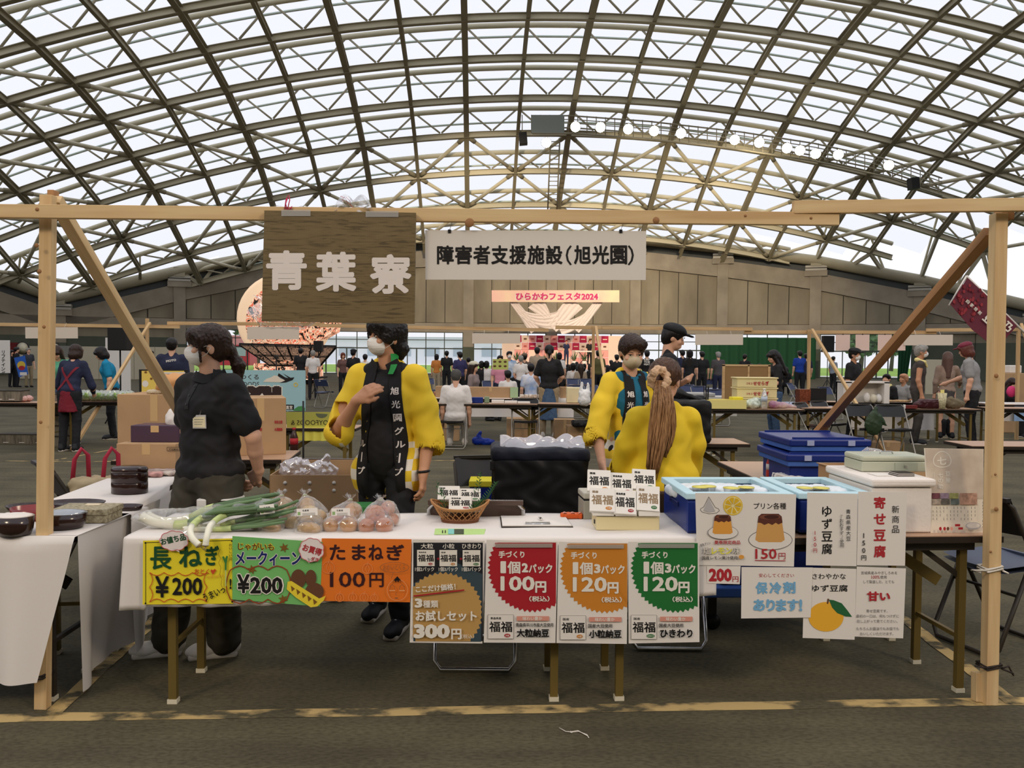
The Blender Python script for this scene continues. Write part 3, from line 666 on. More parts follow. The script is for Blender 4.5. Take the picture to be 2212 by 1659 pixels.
# ------------------------------------------------------------------ stall frame of the front booth
def yp(X): return 3.182 + .0343 * X
fr = empty('stall_frame', (0, 3.18, 0), 0, 'large front pine stall frame of posts, top beams and raking braces', 'stall frame')
def fp(px, py, Y): return at(px, py, Y)
lp = fp(86, 1540, 3.117); lp.z = 0; lt = fp(98, 420, 3.125)
timber('post', lp + Vector((.0, .02, 0)), lt + Vector((0, .02, 0)), .05, .038, fr, up=(0, 1, 0))
rp = fp(2136, 1515, 3.25); rp.z = 0; rt = fp(2157, 462, 3.27)
timber('post', rp, rt, .05, .05, fr, up=(0, 1, 0))
timber('post_block', rp + Vector((-.035, .02, 0)), fp(2112, 1452, 3.29), .035, .04, fr, up=(0, 1, 0))
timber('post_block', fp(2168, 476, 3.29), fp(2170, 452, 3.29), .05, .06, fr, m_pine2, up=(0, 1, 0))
timber('beam', fp(-60, 456, 3.07), fp(1810, 473.5, 3.21), .03, .052, fr)
timber('beam', fp(1713, 448.5, 3.20), fp(2330, 441, 3.215), .03, .052, fr)
b0 = fp(118, 430, 3.17); timber('brace', b0, Vector((-1.86, 5.8, .0)), .05, .04, fr)
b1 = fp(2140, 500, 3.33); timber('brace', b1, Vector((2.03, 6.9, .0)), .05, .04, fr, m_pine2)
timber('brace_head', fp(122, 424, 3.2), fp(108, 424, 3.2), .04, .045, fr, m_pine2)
for x, y, r in ((1014, 481, 10), (1417, 476, 7.5), (80, 452, 4), (1610, 466, 3), (1752, 471, 3)):
    Y = 3.0; mb = MB(); c_ = fp(x, y, 3.07 + (x + 60) * .14 / 1870 - .016); k = c_.y / F
    mb.lathe([(r * k, 0), (r * k * .9, .0015), (.0005, .002)], m_knot, n=16, mx=Matrix.Translation(c_) @ Matrix.Rotation(PI / 2, 4, 'X')); o = mb.build('knot', fr); o.location = -Vector(fr.location)
for x, y, r in ((79, 530, 5), (85, 586, 5), (95, 706, 4), (88, 912, 4), (2152, 812, 5), (2152, 1100, 5), (2140, 1192, 3), (2150, 1025, 3)):
    c_ = fp(x, y, 3.095 if x < 500 else 3.222); k = c_.y / F; mb = MB()
    mb.lathe([(r * k, 0), (r * k * .9, .0015), (.0005, .002)], m_knot, n=12, mx=Matrix.Translation(c_) @ Matrix.Rotation(PI / 2, 4, 'X')); o = mb.build('knot', fr); o.location = -Vector(fr.location)
def tie(c, w_, mt, name, label, tail=None):
    c = Vector(c); t = empty(name, tuple(c), 0, label, 'tie'); mb = MB()
    for dz in (-.006, .004):
        mb.tube([(-w_, -.032, dz), (w_, -.032, dz + .012), (w_ + .005, .035, dz + .01), (-w_ - .005, .035, dz)], .005, mt, 6, closed=True)
    mb.build('band', t)
    for tl in tail or ():
        mb = MB(); mb.tube([(-w_ if tl[0][0] < 0 else w_, -.03, 0)] + [tuple(q) for q in tl], .004, mt, 5); mb.build('tail', t)
m_tieb = mat('dark_twine', (48, 40, 36), .7); m_tiew = mat('white_twine', (225, 218, 205), .6)
tie(fp(86, 1211, 3.135), .03, m_tieb, 'twine_tie', 'dark twine lashing around the left post at table height', [[(-.05, -.03, .05)], [(-.045, -.02, -.08), (-.04, 0, -.3)]])
tie(fp(86, 1462, 3.135), .03, m_tieb, 'twine_tie', 'dark twine lashing near the foot of the left post', [[(-.1, -.01, -.02)]])
tie(fp(2140, 1228, 3.255), .03, m_tiew, 'twine_tie', 'white twine lashing around the right post', [[(-.1, -.03, .0), (-.06, -.03, -.01)], [(.05, -.04, -.01)]])
tie(fp(2138, 1438, 3.255), .03, m_tieb, 'twine_tie', 'black twine lashing low on the right post', [[(-.08, -.03, .01)], [(.08, -.03, -.02)], [(.06, -.03, .01), (.1, 0, -.04)]])
# ------------------------------------------------------------------ wood-print board and white name board
bp0 = fp(730, 575, 3.085); bn = Vector((.034, -1, 0))
m_wood_print = bpy.data.materials.new('wood_grain_print'); m_wood_print.use_nodes = True; nt = m_wood_print.node_tree; b_ = nt.nodes['Principled BSDF']; b_.inputs['Roughness'].default_value = .6
tc = nt.nodes.new('ShaderNodeTexCoord'); mp = nt.nodes.new('ShaderNodeMapping'); mp.inputs['Scale'].default_value = (1.5, 1, 16); n1 = nt.nodes.new('ShaderNodeTexNoise'); n1.inputs['Scale'].default_value = 6; n1.inputs['Detail'].default_value = 6; n1.inputs['Distortion'].default_value = 1.2
n2 = nt.nodes.new('ShaderNodeTexWave'); n2.bands_direction = 'Z'; n2.inputs['Scale'].default_value = 42; n2.inputs['Distortion'].default_value = 5; n2.inputs['Detail'].default_value = 2; n2.inputs['Detail Scale'].default_value = .8
n3 = nt.nodes.new('ShaderNodeTexWave'); n3.bands_direction = 'X'; n3.inputs['Scale'].default_value = 95; n3.inputs['Distortion'].default_value = 3
cr = nt.nodes.new('ShaderNodeValToRGB'); e = cr.color_ramp.elements; e[0].position = .36; e[0].color = (lin(96), lin(80), lin(46), 1); e[1].position = .46; e[1].color = (lin(130), lin(110), lin(70), 1)
e2 = e.new(.7); e2.color = (lin(140), lin(118), lin(78), 1)
L_ = nt.links; L_.new(tc.outputs['Object'], mp.inputs[0]); L_.new(mp.outputs[0], n1.inputs['Vector']); L_.new(mp.outputs[0], n2.inputs['Vector']); L_.new(tc.outputs['Object'], n3.inputs['Vector']); L_.new(n1.outputs['Fac'], cr.inputs[0])
mxx = nt.nodes.new('ShaderNodeMixRGB'); mxx.blend_type = 'MULTIPLY'; mxx.inputs[0].default_value = .35; L_.new(cr.outputs[0], mxx.inputs[1]); L_.new(n2.outputs['Color'], mxx.inputs[2])
mxy = nt.nodes.new('ShaderNodeMixRGB'); mxy.blend_type = 'MULTIPLY'; mxy.inputs[0].default_value = .25; L_.new(mxx.outputs[0], mxy.inputs[1]); L_.new(n3.outputs['Color'], mxy.inputs[2]); L_.new(mxy.outputs[0], b_.inputs['Base Color'])
s = poster('name_board', 'brown wood-print board with white rounded characters on the front beam', 'sign', [(571, 454.5), (898, 459.5), (895, 699), (565, 694)], bp0, bn, m_wood_print, thick=.025)
m_wht = mat('white_cutout_letters', (232, 224, 218), .6)
for ch, x, w_, y, h in (('青', 575, 88, 627, 86), ('葉', 682, 88, 630, 86), ('寮', 799, 90, 635, 86)):
    s.k = 4; s.text(ch, x, y, h, m_wht, w=w_, bold=.036); finish(s, 'character'); s.mb = MB()
m_tape = film('clear_tape', (225, 220, 212), .35, .3)
s.quad(608, 453, 671, 467, m_tape); s.quad(790, 456, 861, 469, m_tape); finish(s, 'tape')
s = poster('name_board', 'white name board with black lettering hung under the front beam', 'sign', [(918, 497), (1396, 499), (1395, 605), (919, 604)], fp(1150, 550, 3.165), bn, mat('matt_white_board', (226, 220, 212), .55), thick=.006)
for i, ch in enumerate('障害者支援施設'): s.k = 3; s.text(ch, 944 + i * 39.1, 571, 41, m_ink, w=36.5, bold=.030); finish(s, 'character'); s.mb = MB()
for i, ch in enumerate('旭光園'): s.k = 3; s.text(ch, 1240 + i * 39.1, 571, 41, m_ink, w=36.5, bold=.030); finish(s, 'character'); s.mb = MB()
for ch, x in (('（', 1222), ('）', 1356)): s.k = 3; s.text(ch, x, 573, 43, m_ink, w=13, bold=.01); finish(s, 'character'); s.mb = MB()
for x in (971, 1341):
    o = one('hanging_clip', s.root, m_blkp, 'bar', s.at(x, 496) - s.c, s.at(x, 503) - s.c, .008, .012)
    mb = MB(); mb.tube([s.at(x, 497) - s.c, s.at(x + 4, 486) - s.c, s.at(x + 12, 455) - s.c + Vector((0, -.01, 0))], .0012, m_tiew, 5); mb.build('hanging_string', s.root)
# clear plastic sheet tied behind the wood-print board, pink strings on top
m_film = film('clear_plastic_bag', (238, 240, 245), .72, .15)
pb = fp(640, 690, 3.16)
r_ = empty('plastic_cover', tuple(pb), 0, 'crumpled clear plastic cover hanging behind the wood-print board', 'plastic cover'); mb = MB()
def crump(u, v, s=1): return .018 * math.sin(9 * u + 5 * v * s) + .012 * math.sin(23 * u - 11 * v) + .008 * math.sin(37 * v + 9 * u)
mb.grid(lambda u, v: fp(545 + 175 * u + 12 * math.sin(8 * v), 636 + (80 - 45 * abs(u - .35)) * v + 5 * math.sin(14 * u), 3.15 + crump(u, v)) - pb, 26, 14, m_film); mb.build('plastic_sheet', r_)
mb = MB(); mb.grid(lambda u, v: fp(720 + 85 * u, 458 - (24 + 22 * abs(math.sin(5 * u + .6))) * (1 - v) * math.sin(PI * u) ** .5, 3.13 + crump(u, v)) - pb, 20, 8, m_film); mb.build('plastic_fold', r_)
mb = MB(); mb.grid(lambda u, v: fp(576 + 100 * u, 457 - (12 + 6 * math.sin(9 * u)) * (1 - v) * math.sin(PI * u) ** .5, 3.13 + crump(u, v)) - pb, 16, 6, m_film); mb.build('plastic_fold', r_)
m_pink = mat('pink_ribbon', (222, 70, 110), .5)
st_ = empty('ribbon_tie', tuple(fp(620, 450, 3.1)), 0, 'bright pink string tied on top of the wood-print board', 'string'); q0 = Vector(st_.location)
for pts in ([(615, 453), (618, 430), (624, 421), (626, 432), (621, 453)], [(620, 453), (617, 440), (621, 428)], [(624, 453), (631, 446), (628, 452)]):
    mb = MB(); mb.tube([fp(x, y, 3.1) - q0 for x, y in pts], .0022, m_pink, 5); mb.build('strand', st_)
st_ = empty('ribbon_tie', tuple(fp(755, 450, 3.12)), 0, 'thin pale pink string on the plastic above the board', 'string'); q0 = Vector(st_.location)
for pts in ([(745, 425), (738, 432), (750, 436), (762, 447)], [(748, 426), (756, 434), (759, 446)], [(735, 424), (746, 428), (752, 440)]):
    mb = MB(); mb.tube([fp(x, y, 3.12) - q0 for x, y in pts], .0011, mat('pale_pink_string', (215, 130, 145)), 5); mb.build('strand', st_)
# ------------------------------------------------------------------ front tables and cloth
def ya(X): return 3.158 + .033 * X if X < .31 else 3.165 + .072 * (X - .31)
tA = folding_table((-.605, ya(-.605) + .245, 0), 1.83, .48, .033, 'folding table under the vegetables on the left of the stall')
tB = folding_table((1.19, ya(1.19) + .245, 0), 1.75, .48, .072, 'folding table under the coolers at the right of the stall', H=.697)
tC = folding_table((1.76, 4.76, 0), 1.8, .5, PI / 2 + .03, 'folding table behind the coolers carrying blue bins and a carton', H=.697)
clo = MB()
X0, X1 = -1.535, .84
def clothA(u, v):
    X = X0 + (X1 - X0) * u; y0 = ya(X) - .004; D = .48
    w_ = .004 * math.sin(X * 31) + .003 * math.sin(X * 57 + 1)
    if v < .45: t = v / .45; return (X, y0 + D * (1 - t), .706 + .0015 * math.sin(X * 12 + t * 9))
    if v < .5: t = (v - .45) / .05; return (X, y0 - .004 * t, .706 - .008 * t)
    t = (v - .5) / .5; drop = .255 + .012 * math.sin(X * 4.2 + .5) - .03 * max(0, (X - .3)) + (.02 if X < -1.45 else 0)
    return (X + (-.012 * t if X < -1.5 else 0), y0 - .006 - (.010 + w_ * 1.6) * t, .698 - drop * t)
clo.grid(clothA, 150, 26, m_cloth)
clo.grid(lambda u, v: (X0 - .006 * v, ya(X0) + .48 * u, .706 - .24 * v), 10, 8, m_cloth)
o = clo.build('tablecloth'); tag(o, 'white cloth covering the long front counter behind the price signs', 'tablecloth'); sm = o.modifiers.new('s', 'SOLIDIFY'); sm.thickness = .002
# left side tables with floor-length cloth
tD = folding_table((-2.67, 3.335, 0), 1.8, .45, .03, 'folding table at far left under the lacquerware', leg=m_dark)
tE = folding_table((-2.13, 4.40, 0), 1.6, .42, PI / 2 + .14, 'folding table running back at the left under the round lacquer box')
def fold(X, t): return (.006 + .016 * t) * math.sin(X * 17) + .010 * t * math.sin(X * 37 + 2)
mb = MB(); mb.grid(lambda u, v: ((lambda X, t, s: (X, 3.10 + .46 * (1 - s) + (-.01 - .02 * t + fold(X, t)) * (t > 0), .706 - .575 * t))(-3.6 + 1.87 * u - (.14 * max(0, (v - .4) / .6) * u ** 8), max(0, (v - .4) / .6), min(1, v / .4))), 90, 30, m_cloth)
o = mb.build('tablecloth'); tag(o, 'white cloth hanging almost to the floor at the left edge', 'tablecloth')
mb = MB()
def clE(u, v):  # across u: left rear edge -> right edge -> drop
    Y = 3.55 + (5.15 - 3.55) * v; xl = -2.26 - .16 * v; xr = -1.77 - .30 * v if v > .12 else -1.735 - .06 * v
    if u < .5: t = u / .5; return (xl + (xr - xl) * t, Y, .707)
    t = (u - .5) / .5; return (xr + .012 + (.01 + .035 * t) * math.sin(Y * 9 + 1) * t - .02 * t, Y + .02 * t * math.sin(Y * 5), .705 - .63 * t)
mb.grid(clE, 24, 60, m_cloth)
mb.grid(lambda u, v: (-2.3 + .56 * u, 3.47 + .1 * v, .7075), 10, 3, m_cloth)
c1, c2, c3 = onz(160, 1165, .7), onz(178, 1492, .02), onz(275, 1425, .06)
def clF(u, v): # corner drape falling in front
    A = Vector((-1.735, 3.13, .705)); B = Vector((-1.77, 3.95, .705)); Cc = Vector((-1.80, 3.22, .03)); Dd = Vector((-1.84, 3.98, .08))
    p = (A + (B - A) * u) * (1 - v) + (Cc + (Dd - Cc) * u) * v; p.x += .03 * v * math.sin(u * 9 + 1.5) + .012 * math.sin(u * 21) * v; return p
mb.grid(clF, 26, 24, m_cloth); mb.grid(lambda u, v: (-2.0 + .27 * u, 3.12 + .45 * v, .7075), 4, 4, m_cloth)
o = mb.build('tablecloth'); tag(o, 'white cloth on the side table draping to the floor behind the left post', 'tablecloth')
# ------------------------------------------------------------------ price signs along the front counter
pn = Vector((.033, -1, 0)); P1 = Vector((-.9, ya(-.9) - .030, .55))
IK = lambda n, c, **k: mat('ink_' + n, c, .6, **k)
g_dk = IK('dark_green', (28, 78, 44)); r_or = IK('orange_red', (206, 80, 40)); bk = m_ink; navy = IK('navy', (24, 40, 104)); wh = mat('white_print', (234, 228, 216), .6)
brn = IK('brown', (104, 68, 46)); lbr = IK('ochre_brown', (128, 90, 36)); yl = IK('yellow', (238, 214, 60)); pkk = IK('pink', (226, 120, 130))
# yellow: long onions
s = poster('price_sign', 'yellow handwritten sign offering long onions for 200 yen', 'sign', [(309, 1168), (507, 1163), (504, 1304), (308, 1306)], P1, pn, mat('yellow_card', (240, 222, 50), .6))
for ln in ([(314, 1172), (505, 1167)], [(315, 1172), (315, 1303)], [(503, 1280), (503, 1300)]): s.line(ln, 1.2, bk)
for x, y in ((314.5, 1172.5), (501.5, 1168.5), (315, 1303), (502, 1299.5)): s.circ(x, y, 2, 2, bk, 10)
s.text('長', 325, 1230, 50, g_dk, w=46, bold=.024); s.text('ね', 387, 1225, 45, g_dk, w=50, bold=.028); s.text('ぎ', 444, 1221, 43, g_dk, w=30, bold=.028)
def wav(s, x0, y0, x1, y1, n, a, w_, mt, ny=None):
    pts = []; ny = ny or max(2, int(n * (y1 - y0) / (x1 - x0)))
    def edge(ax, ay, bx, by, m, nx_, ny_):
        for i in range(m):
            for t in (0, .25, .5, .75): q = a * math.sin(PI * t) ; pts.append((ax + (bx - ax) * (i + t) / m + nx_ * q, ay + (by - ay) * (i + t) / m + ny_ * q))
    edge(x0, y0, x1, y0, n, 0, 1); edge(x1, y0, x1, y1, ny, -1, 0); edge(x1, y1, x0, y1, n, 0, -1); edge(x0, y1, x0, y0, ny, 1, 0)
    pts.append(pts[0]); s.line(pts, w_, mt)
wav(s, 324, 1236, 448, 1300, 4, 7, 1.6, r_or); s.text('¥', 336, 1290, 46, bk, w=30, bold=.02); s.text('200', 373, 1285, 38, bk, w=65, bold=.028)
s.text('おとく', 421, 1240, 12, r_or, w=32, bold=.02); s.poly([(461, 1241), (456, 1233), (457, 1229), (461, 1231), (465, 1228), (468, 1231)], r_or); s.text('やすぉい♪', 449, 1251, 8, IK('orange', (226, 140, 50)), w=35, bold=.005, rot=.15)
s.text('うまいっ', 444, 1299, 17, bk, w=50, bold=.02, rot=.42); s.text('!', 497, 1272, 23, bk, bold=.05, w=4)
s.vtext('おいしいヨ', 499, 1173, 7.6, 6, bk, bold=.01)
for dx in (-5, 4): s.line([(488 + dx, 1196 + abs(dx)), (489, 1215), (489, 1232)], 4, IK('leaf_green', (60, 130, 60)))
s.line([(489, 1230), (489, 1265)], 2.5, IK('pale_green', (190, 210, 130))); s.line([(478, 1185), (473, 1195), (478, 1205), (474, 1215), (479, 1225), (476, 1240), (481, 1250), (479, 1262), (484, 1272)], .8, lbr)
finish(s)
def cloud(name, label, cx, cy, rx, ry, tail, txts, mtl, pt):
    s = Sign(pt, pn, 2); pts = []
    for i in range(64):
        a = 2 * PI * i / 64; q = 1 + .09 * abs(math.sin(a * 4.5)); pts.append((cx + rx * q * math.cos(a), cy - ry * q * math.sin(a)))
    P = [s.at(x, y) for x, y in pts]; c = sum(P, Vector()) / len(P); r = empty(name, tuple(c), 0, label, 'sticker'); mb = MB(); mb.prism([q - c for q in P], tuple(s.n * -.001), mat('white_sticker', (236, 226, 222), .6)); mb.prism([s.at(*q) - c for q in tail], tuple(s.n * -.001), mat('white_sticker', (236, 226, 222))); mb.build('sheet', r); s.root = r; s.c = c
    s.line(pts + [pts[0]], 1.4, pkk)
    for t in txts: s.text(*t[:4], mtl, **t[4])
    finish(s)
P1b = P1 + Vector((0, -.012, 0))
cloud('bubble_sticker', 'white speech-bubble sticker on the top edge of the yellow sign', 376, 1168, 29, 20, [(372, 1186), (384, 1186), (388, 1193)], [('お値ち品', 349, 1178, 15, dict(w=55, bold=.03, rot=.22))], g_dk, P1b)
# green: potatoes
s = poster('price_sign', 'green handwritten sign offering potatoes for 200 yen', 'sign', [(502, 1158), (697, 1171), (691, 1310), (502, 1295)], P1 + Vector((0, -.003, 0)), pn, mat('green_card', (120, 190, 110), .6))
s.text('じゃがいも', 514, 1188, 17, yl, w=79, bold=.06, rot=-.02); s.text('じゃがいも', 514, 1188, 16, IK('dark_brown', (96, 44, 22)), w=78, bold=.02, rot=-.02)
s.text('メークィーン', 508, 1223, 34, wh, w=144, bold=.085, rot=.0); s.text('メークィーン', 509, 1222, 32, navy, w=142, bold=.035, rot=.0)
for x, y, r in ((614, 1183, 11), (545, 1230, 11), (612, 1294, 11)):
    s.poly([(x + (r if i % 2 == 0 else r * .42) * math.cos(i * PI / 6 + .3), y + (r if i % 2 == 0 else r * .42) * math.sin(i * PI / 6 + .3)) for i in range(12)], lbr)
wav(s, 498, 1231, 620, 1294, 3, -9, 2.4, IK('rust', (150, 66, 36)), ny=1)
s.text('¥', 511, 1283, 45, wh, w=31, bold=.08); s.text('¥', 513, 1281, 41, bk, w=27, bold=.03); s.text('200', 538, 1284, 40, wh, w=76, bold=.07); s.text('200', 541, 1282, 36, bk, w=70, bold=.035)
for x, y, rx, ry in ((645, 1250, 16, 21), (672, 1248, 12, 18), (680, 1277, 20, 19)): s.circ(x, y, rx, ry, brn, 20)
s.poly([(622, 1256), (630, 1254), (690, 1292), (704, 1286), (700, 1296), (686, 1309), (672, 1311), (640, 1290), (620, 1272)], yl)
for i in range(5): s.poly([(629 + i * 12, 1264 + i * 7), (638 + i * 12, 1271 + i * 7), (631 + i * 12, 1277 + i * 7)], lbr)
finish(s)
cloud('bubble_sticker', 'white speech-bubble sticker overlapping green and orange signs', 673, 1188, 25, 24, [(664, 1205), (672, 1208), (667, 1217)], [('お買得', 652, 1189, 16, dict(w=42, bold=.03, rot=-.3)), ('ダヨ', 671, 1211, 9, dict(w=16, bold=.03, rot=-.15))], m_red, P1b)
# orange: onions
s = poster('price_sign', 'orange handwritten sign offering onions for 100 yen', 'sign', [(695, 1163), (889, 1165), (886, 1301), (690, 1298)], P1 + Vector((0, -.002, 0)), pn, mat('orange_card', (232, 122, 40), .6))
dko = IK('plum_black', (58, 26, 30)); lto = IK('pale_orange_pencil', (236, 150, 88)); pen = IK('pencil_grey', (150, 96, 60))
for c_, x, w_ in (('た', 712, 34), ('ま', 760, 30), ('ね', 796, 32), ('ぎ', 835, 38)): s.text(c_, x, 1210, 34, dko, w=w_, bold=.028)
s.text('100', 713, 1268, 33, dko, w=76, bold=.012); s.text('円', 798, 1268, 31, dko, w=31, bold=.018)
for x, y, r in ((710, 1226, 13), (794, 1228, 11), (734, 1290, 9), (762, 1289, 9), (787, 1289, 9), (809, 1290, 8)):
    s.line([(x + r * math.cos(a), y + r * math.sin(a)) for a in [i * PI / 8 for i in range(17)]], 1, lto); s.line([(x, y - r), (x - r * .4, y), (x, y + r)], .8, lto); s.line([(x, y - r), (x + r * .4, y), (x, y + r)], .8, lto); s.line([(x, y - r), (x + 2, y - r - 5)], 1, lto)
s.line([(859 + 22 * math.cos(a), 1273 + 23 * math.sin(a)) for a in [i * PI / 12 for i in range(25)]], 1.6, lto)
s.poly([(849, 1254), (859, 1243), (868, 1254), (863, 1252), (861, 1256), (858, 1252), (855, 1256), (853, 1252)], bk)
for x in (848, 869): s.line([(x - 6, 1272), (x - 4, 1264), (x, 1261), (x + 4, 1264), (x + 6, 1272)], 1, pen); s.line([(x - 6, 1274), (x + 6, 1274)], 1.4, mat('cream_pencil', (240, 190, 140)))
s.line([(857, 1278), (855, 1283), (858, 1284)], 1, pen); s.circ(857, 1290, 4, 1.6, pen, 10)
s.line([(853 + 31 * math.cos(a), 1224 + 11 * math.sin(a)) for a in [i * PI / 12 for i in range(25)]], 1, pen); s.line([(850, 1235), (846, 1248)], 1, pen); s.text('おかいどくよ', 829, 1231, 13, pen, w=48, bold=.0, rot=.05)
finish(s)
# printed posters
P2 = Vector((0, ya(0) - .034, .55)); pn2 = Vector((.033, -1, 0))
gold = IK('gold', (190, 150, 88)); crim = IK('crimson', (170, 34, 44)); amb = IK('amber', (206, 132, 44)); grnn = IK('poster_green', (34, 112, 52)); slate = IK('slate_blue', (58, 74, 82)); jet = IK('jet', (36, 36, 40)); sal = IK('salmon', (218, 150, 132))
bk2 = IK('brush_black', (20, 18, 18))
def mini(s, x, y, w_, h, top, chip, ct, frame=False):
    s.quad(x, y, x + w_, y + h, wh if not frame else m_paper)
    if frame: s.line([(x, y), (x + w_, y), (x + w_, y + h), (x, y + h), (x, y)], .8, IK('grey_line', (150, 144, 136)))
    s.text(top, x + w_ * .1, y + h * .2, h * .1, bk2, w=w_ * (.42 if len(top) > 2 else .25), bold=.01)
    s.text('福', x + w_ * .05, y + h * .72, h * .44, bk2, w=w_ * .43, bold=.016); s.text('福', x + w_ * .5, y + h * .72, h * .44, bk2, w=w_ * .45, bold=.016)
    s.circ(x + w_ * .76, y + h * .86, w_ * (.16 if len(ct) > 2 else .12), h * .075, chip, 18); s.text(ct, x + w_ * (.64 if len(ct) > 2 else .68), y + h * .9, h * .075, wh, w=w_ * (.24 if len(ct) > 2 else .16), bold=.02)
s = poster('price_poster', 'black and gold poster for a three-kind trial set at 300 yen', 'poster', [(891, 1165), (1047, 1168), (1042, 1390), (885, 1388)], P2, pn2, m_paper)
s.quad(893, 1172, 1043, 1385, jet); s.poly([(893, 1385), (1039, 1386), (1042, 1240), (985, 1215), (893, 1260)], slate)
s.saw(957, 1322, 87, 46, gold, clip=(892, 1170, 1041, 1385))
for t, x, w_ in (('大粒', 909, 27), ('小粒', 956, 26), ('ひきわり', 998, 41)): s.text(t, x, 1185, 11, wh, w=w_, bold=.015)
for x, t, ch, ct in ((901, '青森県産', crim, '大粒'), (949.5, '国産', amb, '小粒'), (999.5, '国産', grnn, 'ひきわり')): mini(s, x, 1187.5, 38, 35, t, ch, ct)
for x in (944, 993): s.text('+', x, 1209, 6, crim, w=6, bold=.03)
for x, n_ in ((897, '2'), (948, '3'), (998, '3')): s.text('1個' + n_ + 'パック', x, 1233, 9.5, wh, w=41, bold=.012)
s.text('ここだけ価格！', 899, 1279, 14, wh, w=86, bold=.03, rot=.08); s.line([(894, 1286), (1003, 1273)], 3, crim)
s.text('3', 896, 1311, 20, wh, w=17, bold=.06); s.text('種類', 914, 1311, 16, wh, w=33, bold=.02); s.text('お試しセット', 898, 1340, 23, wh, w=132, bold=.035)
s.text('300', 894, 1377, 31, wh, w=78, bold=.06); s.text('円', 975, 1379, 23, wh, w=22, bold=.035); s.text('（税込）', 997, 1377, 9, wh, w=27, bold=.0); finish(s)
def natto(x, cl, cr_, n_, price, orig, use, nm, chip, ct, lab, pts, dy=0):
    s = poster('price_poster', lab, 'poster', pts, P2 + Vector((0, .0015 * (x > 1200) + .0 , 0)), pn2, m_paper)
    s.saw(x, 1226 + dy, 97, 54, cl, clip=(x - 110, 1172 + dy, cr_, 1400))
    s.k += 1; s.text('手づくり', x - 73, 1205 + dy, 15, wh, w=56, bold=.035)
    s.text('1', x - 69, 1238 + dy, 26, wh, w=12, bold=.022); s.text('個', x - 54, 1239 + dy, 27, wh, w=28, bold=.03); s.text(n_, x - 23, 1236 + dy, 20, wh, w=14, bold=.05); s.text('パック', x - 8, 1238 + dy, 20, wh, w=51, bold=.035)
    s.text(price, x - 69, 1276 + dy, 32, wh, w=74, bold=.032); s.text('円', x + 6, 1280 + dy, 25, wh, w=24, bold=.045); s.text('（税込）', x - 7, 1299 + dy, 12, wh, w=44, bold=.03)
    mini(s, x - 96, 1327 + dy, 55, 52, orig, chip, ct, True)
    s.quad(x - 34, 1330 + dy, x + 36, 1340 + dy, sal); s.text('味わい豊か', x - 21, 1339 + dy, 8, wh, w=42, bold=.02)
    s.text(use, x - 36, 1353 + dy, 8.5, bk2, w=(81 if len(use) > 7 else 52), bold=.015); s.text(nm, x - 34, 1375 + dy, 18, bk2, w=70, bold=.038); s.quad(x - 80, 1173 + dy, cr_ - 8, 1182 + dy, m_tape); finish(s)
natto(1150, crim, 1201, '2', '100', '青森県産', '青森県平川市産大豆使用', '大粒納豆', crim, '大粒', 'white poster with crimson sawtooth disc pricing two packs at 100 yen', [(1051, 1166), (1205, 1170), (1200, 1389), (1045, 1388)])
natto(1306, amb, 1355, '3', '120', '国産', '国産大豆使用', '小粒納豆', amb, '小粒', 'white poster with amber sawtooth disc pricing three packs at 120 yen', [(1207, 1170), (1357, 1173), (1354, 1391), (1202, 1389)], 2)
natto(1459, grnn, 1507, '3', '120', '国産', '国産大豆使用', 'ひきわり', grnn, 'ひきわり', 'white poster with green sawtooth disc pricing three packs at 120 yen', [(1357, 1170), (1510, 1171), (1511, 1387), (1358, 1390)], 1)
# posters hanging from the coolers
P3 = Vector((1.2, ya(1.2) - .020, .7)); pn3 = Vector((.072, -1, 0))
mid = IK('mid_grey', (110, 104, 100)); lt = IK('light_grey', (186, 184, 184)); lem = IK('lemon', (236, 200, 62)); pud = IK('custard', (226, 160, 70)); pud2 = IK('custard_pale', (212, 160, 92)); car = IK('caramel', (92, 50, 40)); car2 = IK('caramel_dark', (70, 36, 28)); sky = IK('sky_blue', (120, 176, 214)); rd = m_red
def flan(s, x, y, w_, h, c1, plate=True):
    if plate:
        s.circ(x + 1, y + h * .42, w_ * .78, h * .36, mid, 30); s.circ(x + 1, y + h * .42, w_ * .76, h * .335, m_paper, 30)
    s.poly([(x - w_ * .41, y - h * .3), (x + w_ * .41, y - h * .3), (x + w_ * .52, y + h * .42), (x + w_ * .4, y + h * .5), (x - w_ * .4, y + h * .5), (x - w_ * .52, y + h * .42)], c1)
    s.poly([(x - w_ * .44, y - h * .18), (x - w_ * .41, y - h * .4), (x - w_ * .3, y - h * .49), (x + w_ * .3, y - h * .49), (x + w_ * .41, y - h * .4), (x + w_ * .44, y - h * .18), (x + w_ * .3, y - h * .12), (x + w_ * .2, y - h * .18), (x + w_ * .08, y - h * .1), (x - w_ * .06, y - h * .16), (x - w_ * .2, y - h * .1), (x - w_ * .32, y - h * .17)], car)
    s.circ(x, y - h * .38, w_ * .38, h * .09, IK('caramel_light', (122, 74, 56)), 24); s.circ(x + w_ * .05, y - h * .38, w_ * .26, h * .075, car2, 24)
PN = 'product_sign'
s = poster(PN, 'white sign with salt cone, lemon slice and small custard pudding', 'sign', [(1502, 1065), (1610, 1066), (1607, 1222), (1506, 1221)], P3, pn3, m_paper)
s.line([(1513, 1102), (1517, 1106), (1532, 1110), (1548, 1108), (1554, 1103), (1552, 1099), (1545, 1096), (1531, 1073), (1520, 1095), (1513, 1099), (1513, 1102)], 1, mid); s.poly([(1519, 1103), (1531, 1076), (1545, 1104), (1532, 1107)], lt)
s.circ(1583, 1092, 21, 21, lem, 36); s.circ(1583, 1092, 18.6, 18.6, IK('pith', (238, 226, 170)), 30)
